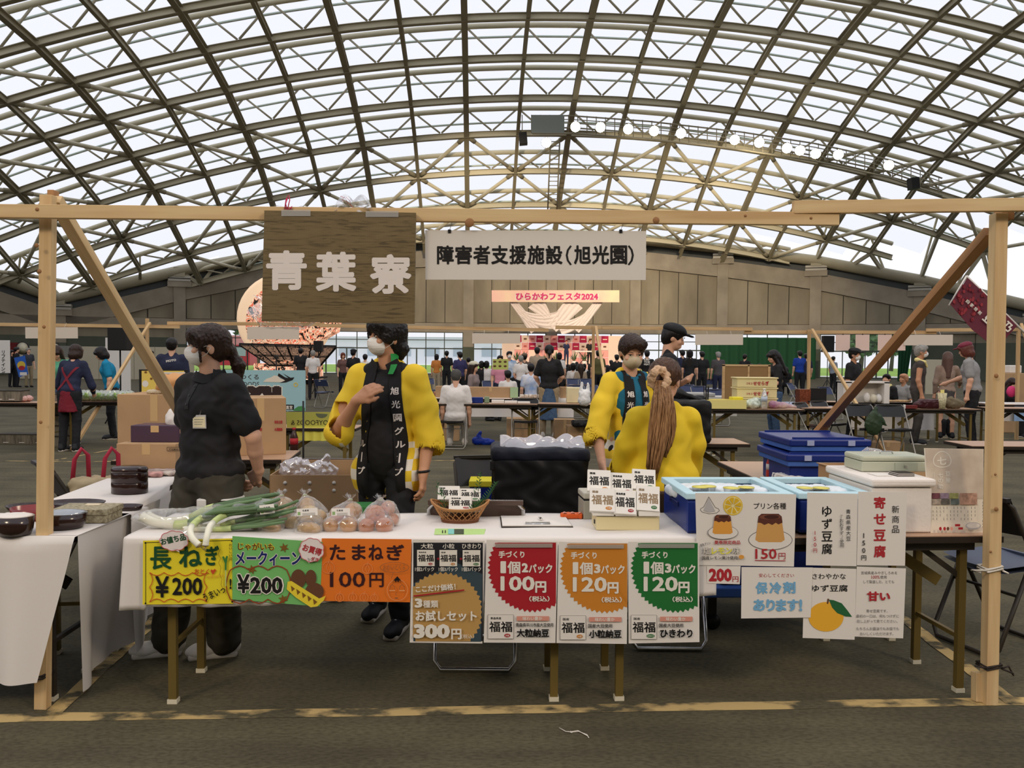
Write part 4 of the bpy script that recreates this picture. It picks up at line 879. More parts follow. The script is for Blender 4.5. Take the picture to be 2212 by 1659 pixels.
for i in range(8): a = i * PI / 4 + .2; s.poly([(1583 + 2.5 * math.cos(a + .39), 1092 + 2.5 * math.sin(a + .39)), (1583 + 17 * math.cos(a + .08), 1092 + 17 * math.sin(a + .08)), (1583 + 17.8 * math.cos(a + .39), 1092 + 17.8 * math.sin(a + .39)), (1583 + 17 * math.cos(a + .7), 1092 + 17 * math.sin(a + .7))], IK('lemon_flesh', (222, 180, 40)))
flan(s, 1560, 1132, 42, 42, pud); s.text('夏季限定商品', 1542, 1175, 8.5, rd, w=56, bold=.02); s.text('豆乳プリン', 1512, 1180, 5.5, bk, w=23, bold=.01, rot=.25)
s.text('塩', 1518, 1196, 15, mid, w=17, bold=.03); s.text('塩', 1518, 1196, 15, wh, w=17, bold=.0); s.text('レモン', 1536, 1196, 14, IK('lime_yellow', (226, 222, 70)), w=44, bold=.035); s.text('味', 1581, 1196, 15, mid, w=17, bold=.03); s.text('味', 1581, 1196, 15, wh, w=17, bold=.0)
s.text('国産レモン果汁使用', 1515, 1208, 8, bk, w=76, bold=.01); s.circ(1600, 1202, 6, 4.5, pud, 14); finish(s)
s = poster(PN, 'white sign with one large custard pudding priced at 150 yen', 'sign', [(1610, 1065), (1720, 1068), (1715, 1224), (1607, 1222)], P3 + Vector((0, .001, 0)), pn3, m_paper)
s.text('プリン各種', 1628, 1100, 14, bk, w=70, bold=.01); flan(s, 1663, 1140, 61, 62, pud2); s.text('150', 1631, 1207, 22, rd, w=46, bold=.015); s.text('円', 1681, 1208, 14, rd, w=15, bold=.0); s.line([(1630, 1210), (1696, 1211)], 1.5, rd); finish(s)
s = poster(PN, 'white sign with vertical black brush lettering and red price', 'sign', [(1744, 1064), (1853, 1067), (1850, 1223), (1741, 1221)], P3, pn3, m_paper)
s.vtext('ゆず豆腐', 1786, 1093, 27, 23, bk, bold=.014); s.vtext('青森県産大豆', 1832, 1100, 11.6, 10, bk, bold=0); s.vtext('『おおすず』使用', 1817, 1111, 8.9, 8.5, bk, bold=0); s.vtext('150円', 1759, 1146, 12.6, 9, rd, bold=.012); finish(s)
s = poster(PN, 'white sign with large vertical red lettering for set tofu', 'sign', [(1854, 1062), (1959, 1063), (1955, 1222), (1851, 1221)], P3 + Vector((0, .001, 0)), pn3, m_paper)
s.vtext('寄せ豆腐', 1900, 1073, 35, 26, rd, bold=.03); s.vtext('新商品', 1934, 1092, 21.5, 16, bk, bold=0); s.vtext('150円', 1865, 1151, 16, 11, bk, bold=.01); finish(s)
s = poster('price_tag', 'small white price tag reading 200 yen in red', 'sign', [(1527, 1223), (1600, 1223), (1598, 1262), (1527, 1260)], P3 + Vector((0, -.001, 0)), pn3, m_paper)
s.text('200', 1531, 1256, 28, rd, w=50, bold=.05); s.text('円', 1582, 1257, 12, rd, w=13, bold=.01); finish(s)
s = poster(PN, 'white sign in pale blue lettering offering cold packs', 'sign', [(1602, 1225), (1756, 1226), (1751, 1334), (1601, 1336)], P3 + Vector((0, -.003, 0)), pn3, m_paper)
s.text('安心してください', 1639, 1247, 8.5, rd, w=76, bold=.008)
for c_, x, y, w_ in (('保', 1632, 1283, 26), ('冷', 1662, 1283, 26), ('剤', 1691, 1282, 27), ('あ', 1627, 1320, 25), ('り', 1655, 1320, 19), ('ま', 1676, 1320, 22), ('す', 1700, 1320, 24), ('!', 1726, 1320, 6)): s.text(c_, x, y, 26, sky, w=w_, bold=.045)
finish(s)
s = poster(PN, 'white sign with a yellow yuzu fruit and green leaf', 'sign', [(1738, 1226), (1850, 1229), (1846, 1382), (1734, 1378)], P3 + Vector((0, 0, 0)), pn3, m_paper)
s.text('さわやかな', 1754, 1251, 12, bk, w=73, bold=.01); s.text('ゆず豆腐', 1753, 1278, 15, bk, w=78, bold=.015)
s.circ(1784, 1332, 38, 32, IK('yuzu', (238, 178, 54)), 30); s.line([(1787, 1304), (1789, 1293)], 3.5, brn); s.poly([(1790, 1295), (1800, 1296), (1818, 1303), (1830, 1318), (1840, 1332), (1826, 1331), (1808, 1324), (1797, 1312)], IK('leaf', (40, 102, 60))); finish(s)
s = poster(PN, 'white sign with small grey text around two bold red characters', 'sign', [(1851, 1224), (1957, 1228), (1951, 1379), (1846, 1375)], P3 + Vector((0, .001, 0)), pn3, m_paper)
for t, x, y, w_, m_ in (('宮城県産みやぎしろめを', 1860, 1241, 78, mid), ('100%', 1882, 1250, 18, rd), ('使用', 1901, 1250, 14, mid), ('して製造した、とても', 1865, 1260, 66, mid), ('寄せ豆腐です。', 1871, 1323, 46, mid), ('最初の一口は、何もつけずに', 1849, 1334, 92, mid), ('召し上がって見てください。', 1850, 1345, 88, mid), ('もちろんお醤油でもお塩でも', 1849, 1361, 92, mid), ('おいしくいただけます。', 1857, 1372, 72, mid)): s.text(t, x, y, 7, m_, w=w_, bold=0)
s.text('甘い', 1872, 1298, 21, rd, w=50, bold=.045); finish(s)
# ------------------------------------------------------------------ goods on the front counter
TZ = .708
def tp(px, py, z=TZ): return onz(px, py, z)
m_pot = mat('potato_skin', (190, 152, 100), .6, noise=.25, scale=30, bump=.1); m_pot2 = mat('pale_potato_skin', (206, 172, 112), .55, noise=.2, scale=30)
m_oni = mat('onion_skin', (204, 128, 84), .3, noise=.3, scale=9, stretch=(1, 1, .3)); m_oni2 = mat('golden_onion_skin', (214, 158, 96), .3, noise=.3, scale=9)
m_bag = film('produce_bag_film', (245, 242, 238), .86, .08)
def ball(name, c, r, mt, label, cat, group, seed=0, parent=None, squash=(1, 1, 1), tip=False):
    rg_ = random.Random(seed); t = empty(name, tuple(c), rg_.uniform(0, 6), label, cat, group); mb = MB(); n, m = 18, 12; vs = []; ph = [rg_.uniform(0, 6) for _ in range(4)]
    for j in range(m + 1):
        for i in range(n):
            a, b = 2 * PI * i / n, PI * j / m - PI / 2; q = 1 + (0 if tip else .06 * math.sin(2 * a + ph[0]) * math.cos(b) + .05 * math.sin(3 * b + ph[1]) + .03 * math.sin(4 * a + ph[2]))
            vs.append((r * squash[0] * q * math.cos(a) * math.cos(b), r * squash[1] * q * math.sin(a) * math.cos(b), r * squash[2] * q * math.sin(b)))
    mb.add(vs, [(j * n + i, j * n + (i + 1) % n, (j + 1) * n + (i + 1) % n, (j + 1) * n + i) for j in range(m) for i in range(n)], mt, True); mb.build('skin', t)
    if tip:
        mb = MB(); mb.tube([(0, 0, r * .9), (.002, 0, r * 1.12), (.006, .003, r * 1.35)], [r * .22, r * .1, r * .04], mt, 7); mb.build('neck', t)
        mb = MB(); mb.lathe([(r * .16, -r * .96), (r * .05, -r * 1.02)], mat('root_tuft', (150, 116, 76)), n=8); mb.build('root_plate', t)
    return t
def bagged(name, label, balls, neck, group, kind, mts, labs=None, tag_at=None, lean=0):
    """balls: (px, py, radius px, squash) -> produce things inside one clear bag; neck: px,py"""
    info = []; s = .00187
    for i, (px, py, r, sq, dY) in enumerate(balls):
        base = 3.27 + dY; c = at(px, py, base); rr = r * base / F
        lb = '%s, %s of the bag %s' % (kind[1], ['front left', 'front right', 'middle', 'upper', 'rear', 'top'][i], group)
        b = ball(kind[0], c, rr, mts[i % len(mts)], lb, kind[2], '%s in the bag %s' % (kind[3], group), i + len(label), squash=sq, tip=(kind[0] == 'onion'))
        if kind[0] == 'onion': b.rotation_euler = (random.uniform(.9, 1.6), random.uniform(-.4, .4), random.uniform(-.5, .5))
        info.append((c, rr, sq))
    cen = sum((c for c, _, _ in info), Vector()) / len(info); root = empty(name, tuple(cen), 0, label, 'bag', 'clear produce bags on the counter')
    pr = [('c', tuple(c - cen), tuple(c - cen + Vector((0, 0, .001))), r * max(sq) * .98 + .004, r * max(sq) * .98 + .004) for c, r, sq in info]
    nk = at(neck[0], neck[1], 3.30) - cen; pr.append(('c', (nk.x * .5, nk.y * .5, nk.z * .45), tuple(nk), .03, .007))
    o = sdf_obj('film', pr, .006, m_bag, root, k=.05, wob=.0016, wl=.028)
    mb = MB()
    for q in range(11):
        a = q * 2 * PI / 11; w_ = .010; ln = .022 + .012 * math.sin(q * 2.3)
        mb.add([nk + Vector((0, 0, -.004)), nk + Vector((math.cos(a) * ln, math.sin(a) * ln * .7, .024 + .008 * math.sin(q * 1.7))), nk + Vector((math.cos(a + .5) * ln * 1.1, math.sin(a + .5) * ln * .7, .018 + .01 * math.sin(q * 3.1)))], [(0, 1, 2)], m_bag)
    mb.build('gathered_top', root)
    mb = MB(); mb.tube([nk + Vector((.008 * math.cos(a), .008 * math.sin(a), 0)) for a in [i * PI / 4 for i in range(8)]], .002, mat('green_tie', (180, 190, 150)), 5, closed=True); mb.build('bag_tie', root)
    if tag_at:
        (x0, y0, x1, y1, tilt) = tag_at; sg = Sign(at((x0 + x1) / 2, (y0 + y1) / 2, 3.195), Vector((0, -1, .35)), 2); mx_, my_ = (x0 + x1) / 2, (y0 + y1) / 2
        ct, st = math.cos(tilt), math.sin(tilt); R = lambda x, y: (mx_ + (x - mx_) * ct - (y - my_) * st, my_ + (x - mx_) * st + (y - my_) * ct)
        sg.poly([R(x0, y0), R(x1, y0), R(x1, y1), R(x0, y1)], m_paper); sg.text('生産者', *R(x0 + (x1 - x0) * .28, y0 + (y1 - y0) * .42), 4, m_ink, w=14, bold=.02, rot=-tilt); sg.poly([R(x0 + 2, y0 + 7), R(x0 + 8, y0 + 7), R(x0 + 8, y1 - 2), R(x0 + 2, y1 - 2)], IK('sticker_green', (140, 170, 110)))
        for k in range(3): sg.line([R(x0 + 12, y0 + 11 + k * 2.4), R(x1 - 5, y0 + 11 + k * 2.4)], .6, mid)
        sg.mb.v = [tuple(Vector(v) - cen) for v in sg.mb.v]; sg.mb.build('paper_label', root)
    return root
bagged('produce_bag', 'clear bag of muddy potatoes at the left end of the bags', [(560, 1134, 16, (1.1, 1, .9), 0), (586, 1139, 20, (1.25, .9, .85), -.03), (603, 1112, 22, (1.2, .9, .8), .05), (612, 1098, 22, (1.0, 1, 1), .1), (578, 1110, 17, (1.3, 1, .7), .08)], (609, 1070), 'of muddy potatoes', ('potato', 'muddy brown potato', 'potato', 'potatoes'), [m_pot], tag_at=(561, 1090, 593, 1110, -.12))
bagged('produce_bag', 'clear bag of pale potatoes in the middle of the row', [(632, 1131, 18, (1.0, 1, .9), .03), (667, 1141, 20, (1.5, .9, .6), -.04), (668, 1112, 22, (1.3, .9, .9), .05), (663, 1091, 17, (1, 1, .9), .1), (690, 1116, 16, (1, 1, 1), .08)], (659, 1069), 'of pale potatoes', ('potato', 'pale yellow potato', 'potato', 'potatoes'), [m_pot2, m_pot], tag_at=(641, 1098, 686, 1114, -.06))
bagged('produce_bag', 'clear labelled bag of golden onions beside the potatoes', [(714, 1135, 17, (1, 1, 1), -.02), (753, 1135, 18, (1.1, 1, .95), -.02), (728, 1112, 16, (1, 1, 1), .06), (762, 1105, 19, (1, 1, 1), .08)], (757, 1079), 'of golden onions', ('onion', 'golden onion', 'onion', 'onions'), [m_oni2, m_oni2, m_oni], tag_at=(716, 1098, 756, 1114, -.02))
bagged('produce_bag', 'clear bag of reddish onions at the right end of the bags', [(792, 1137, 18, (1, 1, 1), -.02), (830, 1136, 19, (1, 1, 1), -.02), (810, 1112, 22, (1, 1, .9), .03), (838, 1098, 16, (1, 1, 1), .09), (848, 1122, 14, (1, 1, 1), .08)], (822, 1080), 'of reddish onions', ('onion', 'reddish onion', 'onion', 'onions'), [m_oni])
# leeks in a long bag
m_lw = mat('leek_white', (236, 234, 214), .35); m_lg = mat('leek_green', (104, 132, 92), .4, noise=.35, scale=12, stretch=(.4, 2, 2)); m_lp = mat('leek_pale_green', (196, 210, 140), .35); m_root = mat('leek_root', (190, 170, 136), .8)
lk = [([(306, 1115), (335, 1128), (370, 1140), (400, 1138), (440, 1120), (490, 1105), (560, 1098)], 3.25, .019), ([(318, 1112), (350, 1125), (400, 1122), (450, 1100), (500, 1090), (560, 1083), (600, 1080)], 3.32, .017), ([(430, 1178), (415, 1162), (412, 1142), (430, 1122), (465, 1105), (510, 1098), (560, 1092)], 3.22, .013), ([(444, 1178), (447, 1160), (455, 1135), (480, 1115), (520, 1104), (575, 1096), (600, 1092)], 3.21, .0125),
      ([(430, 1140), (470, 1140), (500, 1128), (540, 1120), (560, 1115), (600, 1108), (640, 1096)], 3.24, .012), ([(400, 1150), (450, 1148), (490, 1142), (530, 1136), (560, 1132), (590, 1126), (620, 1120)], 3.20, .011)]
for i, (pts, Y, r) in enumerate(lk):
    P = [at(x, y, Y if (i not in (2, 3) or j > 2) else (3.045, 3.055, 3.11)[j]) for j, (x, y) in enumerate(pts)]; P = [Vector((p.x, p.y, max(p.z, TZ + r))) if (i not in (2, 3) or j > 2) else p for j, p in enumerate(P)]
    # smooth path
    Q = []; 
    for a in range(len(P) - 1):
        p0, p1, p2, p3 = P[max(a - 1, 0)], P[a], P[a + 1], P[min(a + 2, len(P) - 1)]
        for t in (0, .25, .5, .75): Q.append(.5 * ((2 * p1) + (p2 - p0) * t + (2 * p0 - 5 * p1 + 4 * p2 - p3) * t * t + (3 * p1 - p0 - 3 * p2 + p3) * t ** 3))
    Q.append(P[-1]); c = Q[0]; t = empty('leek', tuple(c), 0, ['long onion lowest in the clear bag, root at far left', 'long onion uppermost in the bag, root at far left', 'long onion with its white root bent over the yellow sign', 'second long onion hanging its root over the yellow sign', 'slim long onion in the middle of the bag', 'shortest long onion along the counter edge'][i], 'long onion', 'long onions in the clear bag')
    L = [q - c for q in Q]; k = 9 if i < 4 else 5
    mb = MB(); mb.tube(L[:k + 1], [r * 1.15] + [r] * k, m_lw, 10); mb.build('white_stalk', t)
    mb = MB(); mb.tube(L[k:k + 5], [r, r * 1.02, r * 1.05, r * 1.1, r * 1.1], m_lp, 10); mb.build('pale_stalk', t)
    for dz, sp in ((0, 0), (.012, .012), (-.004, -.014)):
        mb = MB(); g = L[k + 4:]; n_ = len(g); mb.tube([q + Vector((0, sp * j / n_ * 3, dz * j / n_ * 2)) for j, q in enumerate(g)], [r * (.95 - .5 * j / n_) for j in range(n_)], m_lg, 8); mb.build('green_leaf', t)
    mb = MB(); d = (L[0] - L[1]).normalized()
    for q in range(7): mb.tube([L[0], L[0] + d * .012 + Vector(RNG.normal(0, .006, 3))], .0012, m_root, 4)
    mb.tube([L[0] - d * .002, L[0] + d * .005], [r * 1.1, r * .6], m_root, 8); mb.build('root', t)
root = empty('produce_bag', tuple(at(470, 1120, 3.25)), 0, 'long clear bag wrapped around the long onions', 'bag', 'clear produce bags on the counter'); q0 = Vector(root.location)
pr = []
for (x, y, r) in ((312, 1117, .02), (345, 1120, .035), (385, 1122, .045), (425, 1122, .055), (470, 1118, .055), (520, 1108, .05), (570, 1100, .045)): p = at(x, y, 3.26) - q0; pr.append(('e', tuple(p), (.05, .06, r)))
sdf_obj('film', pr, .009, film('leek_bag_film', (245, 245, 240), .9, .08), root, k=.05, wob=.002, wl=.05)
mb = MB(); mb.grid(lambda u, v: at(395 + 70 * u, 1128 + (42 + 14 * math.sin(PI * u)) * v, 3.16 - .02 * v + .006 * math.sin(9 * u + 7 * v)) - q0, 12, 8, film('leek_bag_film')); mb.build('loose_film', root)
# white box behind the leeks
t = empty('cash_case', tuple(tp(455, 1108)), .03, 'white plastic case behind the long onions', 'case'); t.location.y += .12
one('body', t, mat('white_plastic', (222, 220, 214), .4), 'box', (-.095, -.05, 0), (.095, .07, .05), bevel=.006); one('handle_slot', t, m_edge, 'box', (-.03, -.053, .038), (.045, -.049, .044))
# basket with packs and greenery
m_wick = mat('wicker', (176, 126, 78), .6); m_wick2 = mat('dark_wicker', (120, 76, 48), .6)
bc = tp(992, 1132); bc.y += .05
t = empty('wicker_basket', tuple(bc), 0, 'small oval open-weave wicker basket holding sample packs', 'basket'); a0, b0_ = .128, .085; a1_, b1_ = .078, .05
def ring_(z, f, wv=0): return [((a1_ + (a0 - a1_) * f) * math.cos(q), (b1_ + (b0_ - b1_) * f) * math.sin(q), z + wv * abs(math.cos(q)) ** 3) for q in [i * 2 * PI / 40 for i in range(40)]]
for z, f, r, wv in ((.005, 0, .005, 0), (.013, .08, .004, 0), (.066, 1, .0045, .030), (.060, .95, .003, .026)):
    mb = MB(); mb.tube(ring_(z, f, wv), r, m_wick if z > .05 else m_wick2, 6, closed=True); mb.build('rim' if z > .05 else 'base_coil', t)
N = 22
for i in range(N):
    for s_ in (-1, 1):
        pts = []
        for j in range(7):
            f = j / 6; q = (i + s_ * 1.6 * f) * 2 * PI / N; w_ = abs(math.cos(q)) ** 3 * .028 * f; pts.append(((a1_ + (a0 - a1_) * f) * math.cos(q), (b1_ + (b0_ - b1_) * f) * math.sin(q), .012 + .054 * f ** 1.1 + w_))
        mb = MB(); mb.tube(pts, .0017, m_wick, 5); mb.build('stake', t)
mb = MB(); mb.lathe([(.001, .004), (a1_, .004), (a1_, .008), (.001, .008)], m_wick2, sy=b1_ / a1_, n=30); mb.build('base', t)
m_ced = mat('cedar_green', (54, 96, 52), .7)
gt = empty('cedar_sprigs', tuple(bc), 0, 'green cedar sprigs tucked into the wicker basket', 'foliage')
for i, (dx, dy, tx, tz, n_) in enumerate(((.10, .03, .16, .17, 26), (.08, .05, .085, .21, 20), (-.09, .03, -.11, .17, 8), (.02, .0, -.02, .10, 16), (-.05, 0, .03, .08, 18), (.06, -.02, .1, .1, 16), (-.08, -.02, -.085, .15, 6))):
    mb = MB(); a = Vector((dx * .8, dy, .05)); b = Vector((tx, dy + .02, tz)); mb.tube([a, (a + b) / 2 + Vector((.005, 0, .01)), b], .0014, m_ced, 4)
    for j in range(n_):
        f = j / n_; p = a + (b - a) * f; s_ = 1 if j % 2 else -1; d = (b - a).normalized() * .5 + Vector((s_ * .7, RNG.uniform(-.6, .6), .2)); L = .035 * (1 - f * .6); e = p + d.normalized() * L
        mb.add([p, p + (e - p) * .5 + Vector((0, 0, .003)), e, p + (e - p) * .5 - Vector((0, 0, .003))], [(0, 1, 2, 3)], m_ced)
        mb.add([p, p + (e - p) * .5 + Vector((.003, .003, 0)), e, p + (e - p) * .5 - Vector((.003, .003, 0))], [(0, 1, 2, 3)], m_ced)
    mb.build('sprig', gt)
m_pack = mat('white_pack_card', (238, 234, 226), .5); m_packg = mat('grey_pack_side', (188, 184, 176), .6)
def pack(px, py, w_px, h_px, Y, tilt, yaw, label, top, chip, ct, group, depth=.03, faded=False, skew=0):
    """upright natto pack whose face centre is at px,py"""
    c = at(px, py, Y); t = empty('natto_pack', tuple(c), 0, label, 'food pack', group); R = Matrix.Rotation(yaw, 4, 'Z') @ Matrix.Rotation(tilt, 4, 'X') @ Matrix.Rotation(skew, 4, 'Y'); hw, hh = w_px * Y / F / 2, h_px * Y / F / 2 / math.cos(tilt)
    mb = MB(); mb.box((-hw, .0005, -hh), (hw, depth, hh), m_pack, R); mb.build('carton', t)
    bkk = IK('faded_brown_print', (150, 126, 96)) if faded else m_ink; mb = MB()
    def T(s_, x, z, h, w__, mt_, bold=.03, k=1):
        v, f = textmesh(s_, bold); xs = [a for a, b in v]; ys = [b for a, b in v]; n0 = len(_TC[(s_, None)][0]); x0, y0 = min(xs), min(ys); W_ = max(xs) - x0; H_ = max(ys) - y0
        mb.add([R @ Vector((-hw + 2 * hw * (x + (a - x0) / W_ * w__), -.0002 * k - (i // n0) * .00005, hh - 2 * hh * (z - (b - y0) / H_ * h))) for i, (a, b) in enumerate(v)], f, mt_)
    T(top, .1, .22, .10, .42 if len(top) > 2 else .24, bkk); T('福', .07, .72, .42, .41, bkk, .02); T('福', .5, .72, .42, .43, bkk, .02)
    mb.add([R @ Vector((-hw + 2 * hw * (.76 + .13 * math.cos(a)), -.0002, hh - 2 * hh * (.86 - .07 * math.sin(a)))) for a in [i * PI / 9 for i in range(18)]], [tuple(range(18))], chip); T(ct, .68, .89, .07, .17, m_pack, .01, 3)
    mb.build('printed_label', t); return t
gB = 'sample packs standing in the basket'
pack(969, 1064, 47, 27, bc.y + .045, -.45, 0, 'left rear pack in the basket, orange seal', '国産', amb, '小粒', gB, depth=.07); pack(1015, 1068, 46, 24, bc.y + .05, -.45, .02, 'right rear pack in the basket, green seal', '国産', grnn, 'ひきわり', gB, depth=.07); pack(994, 1086, 49, 27, bc.y - .005, -.42, -.02, 'front pack in the basket, red seal', '青森県産', crim, '大粒', gB, depth=.07)
# light green ticket, clipboard, orange snack
P = [tp(x, y) for x, y in ((938, 1155), (1046, 1155), (1049, 1143), (940, 1142))]; c = sum(P, Vector()) / 4; t = empty('ticket', tuple(c), 0, 'pale green printed ticket lying in front of the basket', 'ticket'); mb = MB(); mb.prism([p - c for p in P], (0, 0, .001), mat('pale_green_ticket', (188, 222, 140), .5)); mb.build('sheet', t)
sg = Sign(c + Vector((0, 0, .0015)), (0, 0, 1), 1); sg.quad(981, 1143, 1002, 1154, IK('photo_dark', (70, 80, 60))); sg.quad(968, 1143, 981, 1154, IK('aqua', (130, 200, 190))); [sg.quad(955 + k * 6, 1146, 957 + k * 6, 1152, m_ink) for k in (0, 1)]; sg.mb.v = [tuple(Vector(v) - c) for v in sg.mb.v]; sg.mb.build('print', t)
P = [tp(x, y) for x, y in ((1083, 1140), (1238, 1140), (1222, 1118), (1080, 1118))]; c = sum(P, Vector()) / 4; t = empty('clipboard', tuple(c), 0, 'black clipboard with white sheets lying on the counter', 'clipboard'); mb = MB(); mb.prism([p - c for p in P], (0, 0, .004), m_edge); mb.build('board', t)
mb = MB(); mb.prism([(p - c) * .97 + Vector((0, .004, .0045)) for p in P], (0, 0, .004), m_paper); mb.build('paper', t); a = tp(1135, 1136) - c; b = tp(1188, 1136) - c; mb = MB(); mb.bar(a + Vector((0, 0, .012)), b + Vector((0, 0, .012)), .02, .006, m_chrome); mb.tube([a + Vector((0, -.008, .01)), b + Vector((0, -.008, .01))], .004, m_chrome, 6); mb.build('clip', t)
t = empty('pen', tuple(tp(1168, 1128) + Vector((0, 0, .016))), 0, 'white and black ballpoint pen on the clipboard', 'pen'); mb = MB(); mb.tube([(-.006, .03, 0), (.0, 0, .001), (.004, -.022, 0)], .004, m_paper, 8); mb.build('barrel', t); mb = MB(); mb.tube([(-.001, .006, .001), (.003, -.014, .001)], .0045, m_blkp, 8); mb.build('grip', t)
t = empty('snack_pack', tuple(tp(1235, 1121) + Vector((0, .02, 0))), 0, 'orange packet lying beside the clipboard', 'packet'); sdf_obj('wrapper', [('b', (0, 0, .012), (.042, .015, .004), .008)], .004, mat('orange_wrapper', (226, 98, 40), .3), t, wob=.0015, wl=.03); mb = MB(); mb.grid(lambda u, v: (-.04 + .08 * u, -.02 + .03 * v, .024 + .004 * math.sin(14 * u)), 10, 4, mat('pink_wrapper_end', (232, 150, 130), .3)); mb.build('seal', t)
# cream case under the natto packs, grey cash box behind
t = empty('cream_case', tuple(tp(1356, 1146) + Vector((0, .05, 0))), .03, 'cream coloured metal box supporting the natto packs', 'box'); one('body', t, mat('cream_enamel', (224, 210, 164), .4), 'box', (-.134, -.045, 0), (.134, .10, .058), bevel=.003); one('latch', t, m_blkp, 'box', (-.138, -.01, .02), (-.132, .01, .036))
t = empty('cash_box', tuple(tp(1278, 1124) + Vector((0, .08, 0))), .1, 'grey metal cash box half hidden behind the natto packs', 'box'); one('body', t, mat('grey_enamel', (164, 160, 146), .4), 'box', (-.04, -.06, 0), (.14, .08, .085), bevel=.004); one('lid', t, mat('pale_grey_enamel', (190, 186, 172), .4), 'box', (-.042, -.062, .092), (.142, .082, .12), bevel=.006); one('lid_seam', t, m_blkp, 'box', (-.039, -.059, .084), (.139, .079, .093))
gN = 'natto packs stacked on the cream case'
for px, py, w_, h, Y, lb, tp_, ch, ct, fd, sk in ((1294, 1038, 50, 43, 3.36, 'upper left natto pack, orange seal', '国産', amb, '小粒', False, .04), (1343, 1044, 48, 42, 3.37, 'upper middle natto pack, red seal', '青森県産', crim, '大粒', False, .04), (1391, 1035, 50, 40, 3.38, 'upper right natto pack, green seal', '国産', grnn, 'ひきわり', False, .05),
    (1301, 1079, 54, 46, 3.29, 'lower left natto pack, faded print', '国産', amb, '小粒', True, .03), (1350, 1084, 48, 47, 3.29, 'lower middle natto pack, red seal', '青森県産', crim, '大粒', False, .04), (1400, 1076, 50, 49, 3.30, 'lower right natto pack, green seal', '国産', grnn, 'ひきわり', True, .06)):
    pack(px, py, w_, h, Y, -.5, -.03, lb, tp_, ch, ct, gN, depth=.022, faded=fd, skew=sk)
for px, py, w_, Y, lb in ((1303, 1105, 50, 3.29, 'natto pack lying under the lower left pack'), (1352, 1108, 50, 3.29, 'natto pack lying under the lower middle pack'), (1402, 1103, 50, 3.29, 'natto pack lying under the lower right pack')):
    c = at(px, py, Y); c.z = TZ + .072; o = one('natto_pack', None, m_pack, 'box', (-.045, -.01, -.010), (.045, .07, .012), loc=tuple(c), bevel=.003); tag(o, lb, 'food pack', 'natto packs lying flat on the cream case')
# ------------------------------------------------------------------ coolers
m_blue = mat('navy_blue_plastic', (30, 50, 124), .35); m_lb = mat('pale_blue_foam', (190, 222, 232), .6); m_lbi = mat('blue_foam_inner', (206, 232, 238), .6)
def cooler(cx, cy, L, D, H, rz, label, lid=False):
    t = empty('cooler_box', (cx, cy, TZ), rz, label, 'cooler', 'open blue coolers on the counter')
    pr = [('b', (0, 0, H / 2 - .01), (L / 2 - .03, D / 2 - .03, H / 2 - .02), .012)]
    mb = MB()
    for a, b in (((-L / 2 + .012, -D / 2 + .012, 0), (L / 2 - .012, -D / 2 + .03, H)), ((-L / 2 + .012, D / 2 - .03, 0), (L / 2 - .012, D / 2 - .012, H)), ((-L / 2 + .012, -D / 2 + .03, 0), (-L / 2 + .03, D / 2 - .03, H)), ((L / 2 - .03, -D / 2 + .03, 0), (L / 2 - .012, D / 2 - .03, H)), ((-L / 2 + .03, -D / 2 + .03, 0), (L / 2 - .03, D / 2 - .03, .02))): mb.box(a, b, m_blue)
    mb.build('shell', t, bevel=.004)
    mb = MB(); w_ = .045
    for a, b in (((-L / 2, -D / 2, H - .012), (L / 2, -D / 2 + w_, H + .014)), ((-L / 2, D / 2 - w_, H - .012), (L / 2, D / 2, H + .014)), ((-L / 2, -D / 2 + w_, H - .012), (-L / 2 + w_, D / 2 - w_, H + .014)), ((L / 2 - w_, -D / 2 + w_, H - .012), (L / 2, D / 2 - w_, H + .014)), ((-L / 2 + w_, -D / 2 + w_, .02), (L / 2 - w_, D / 2 - w_, .05))): mb.box(a, b, m_lb)
    mb.build('foam_rim', t, bevel=.004)
    for s_ in (-1, 1): one('side_grip', t, mat('darker_blue_plastic', (22, 36, 92), .4), 'box', (s_ * (L / 2 - .01) - .008, -.07, H - .07), (s_ * (L / 2 - .01) + .008, .07, H - .05), bevel=.003)
    for s_ in (-1, 1): one('corner_rib', t, m_blue, 'box', (s_ * (L / 2 - .03) - .02, -D / 2 + .004, .01), (s_ * (L / 2 - .03) + .02, -D / 2 + .02, H - .02), bevel=.004)
    return t
Yc = ya(1.0)
cooler(.94, 3.245 + .22, .455, .45, .155, .04, 'open blue cooler with cling-wrapped puddings beside the natto packs')
cooler(1.345, 3.27 + .22, .32, .45, .155, .05, 'open blue cooler of tofu packs behind the vertical signs')
m_wrap = film('cling_film', (235, 240, 245), .55, .15); m_ice = mat('white_cold_pack', (226, 234, 240), .4); m_yel = mat('yellow_pudding_label', (226, 216, 110), .4)
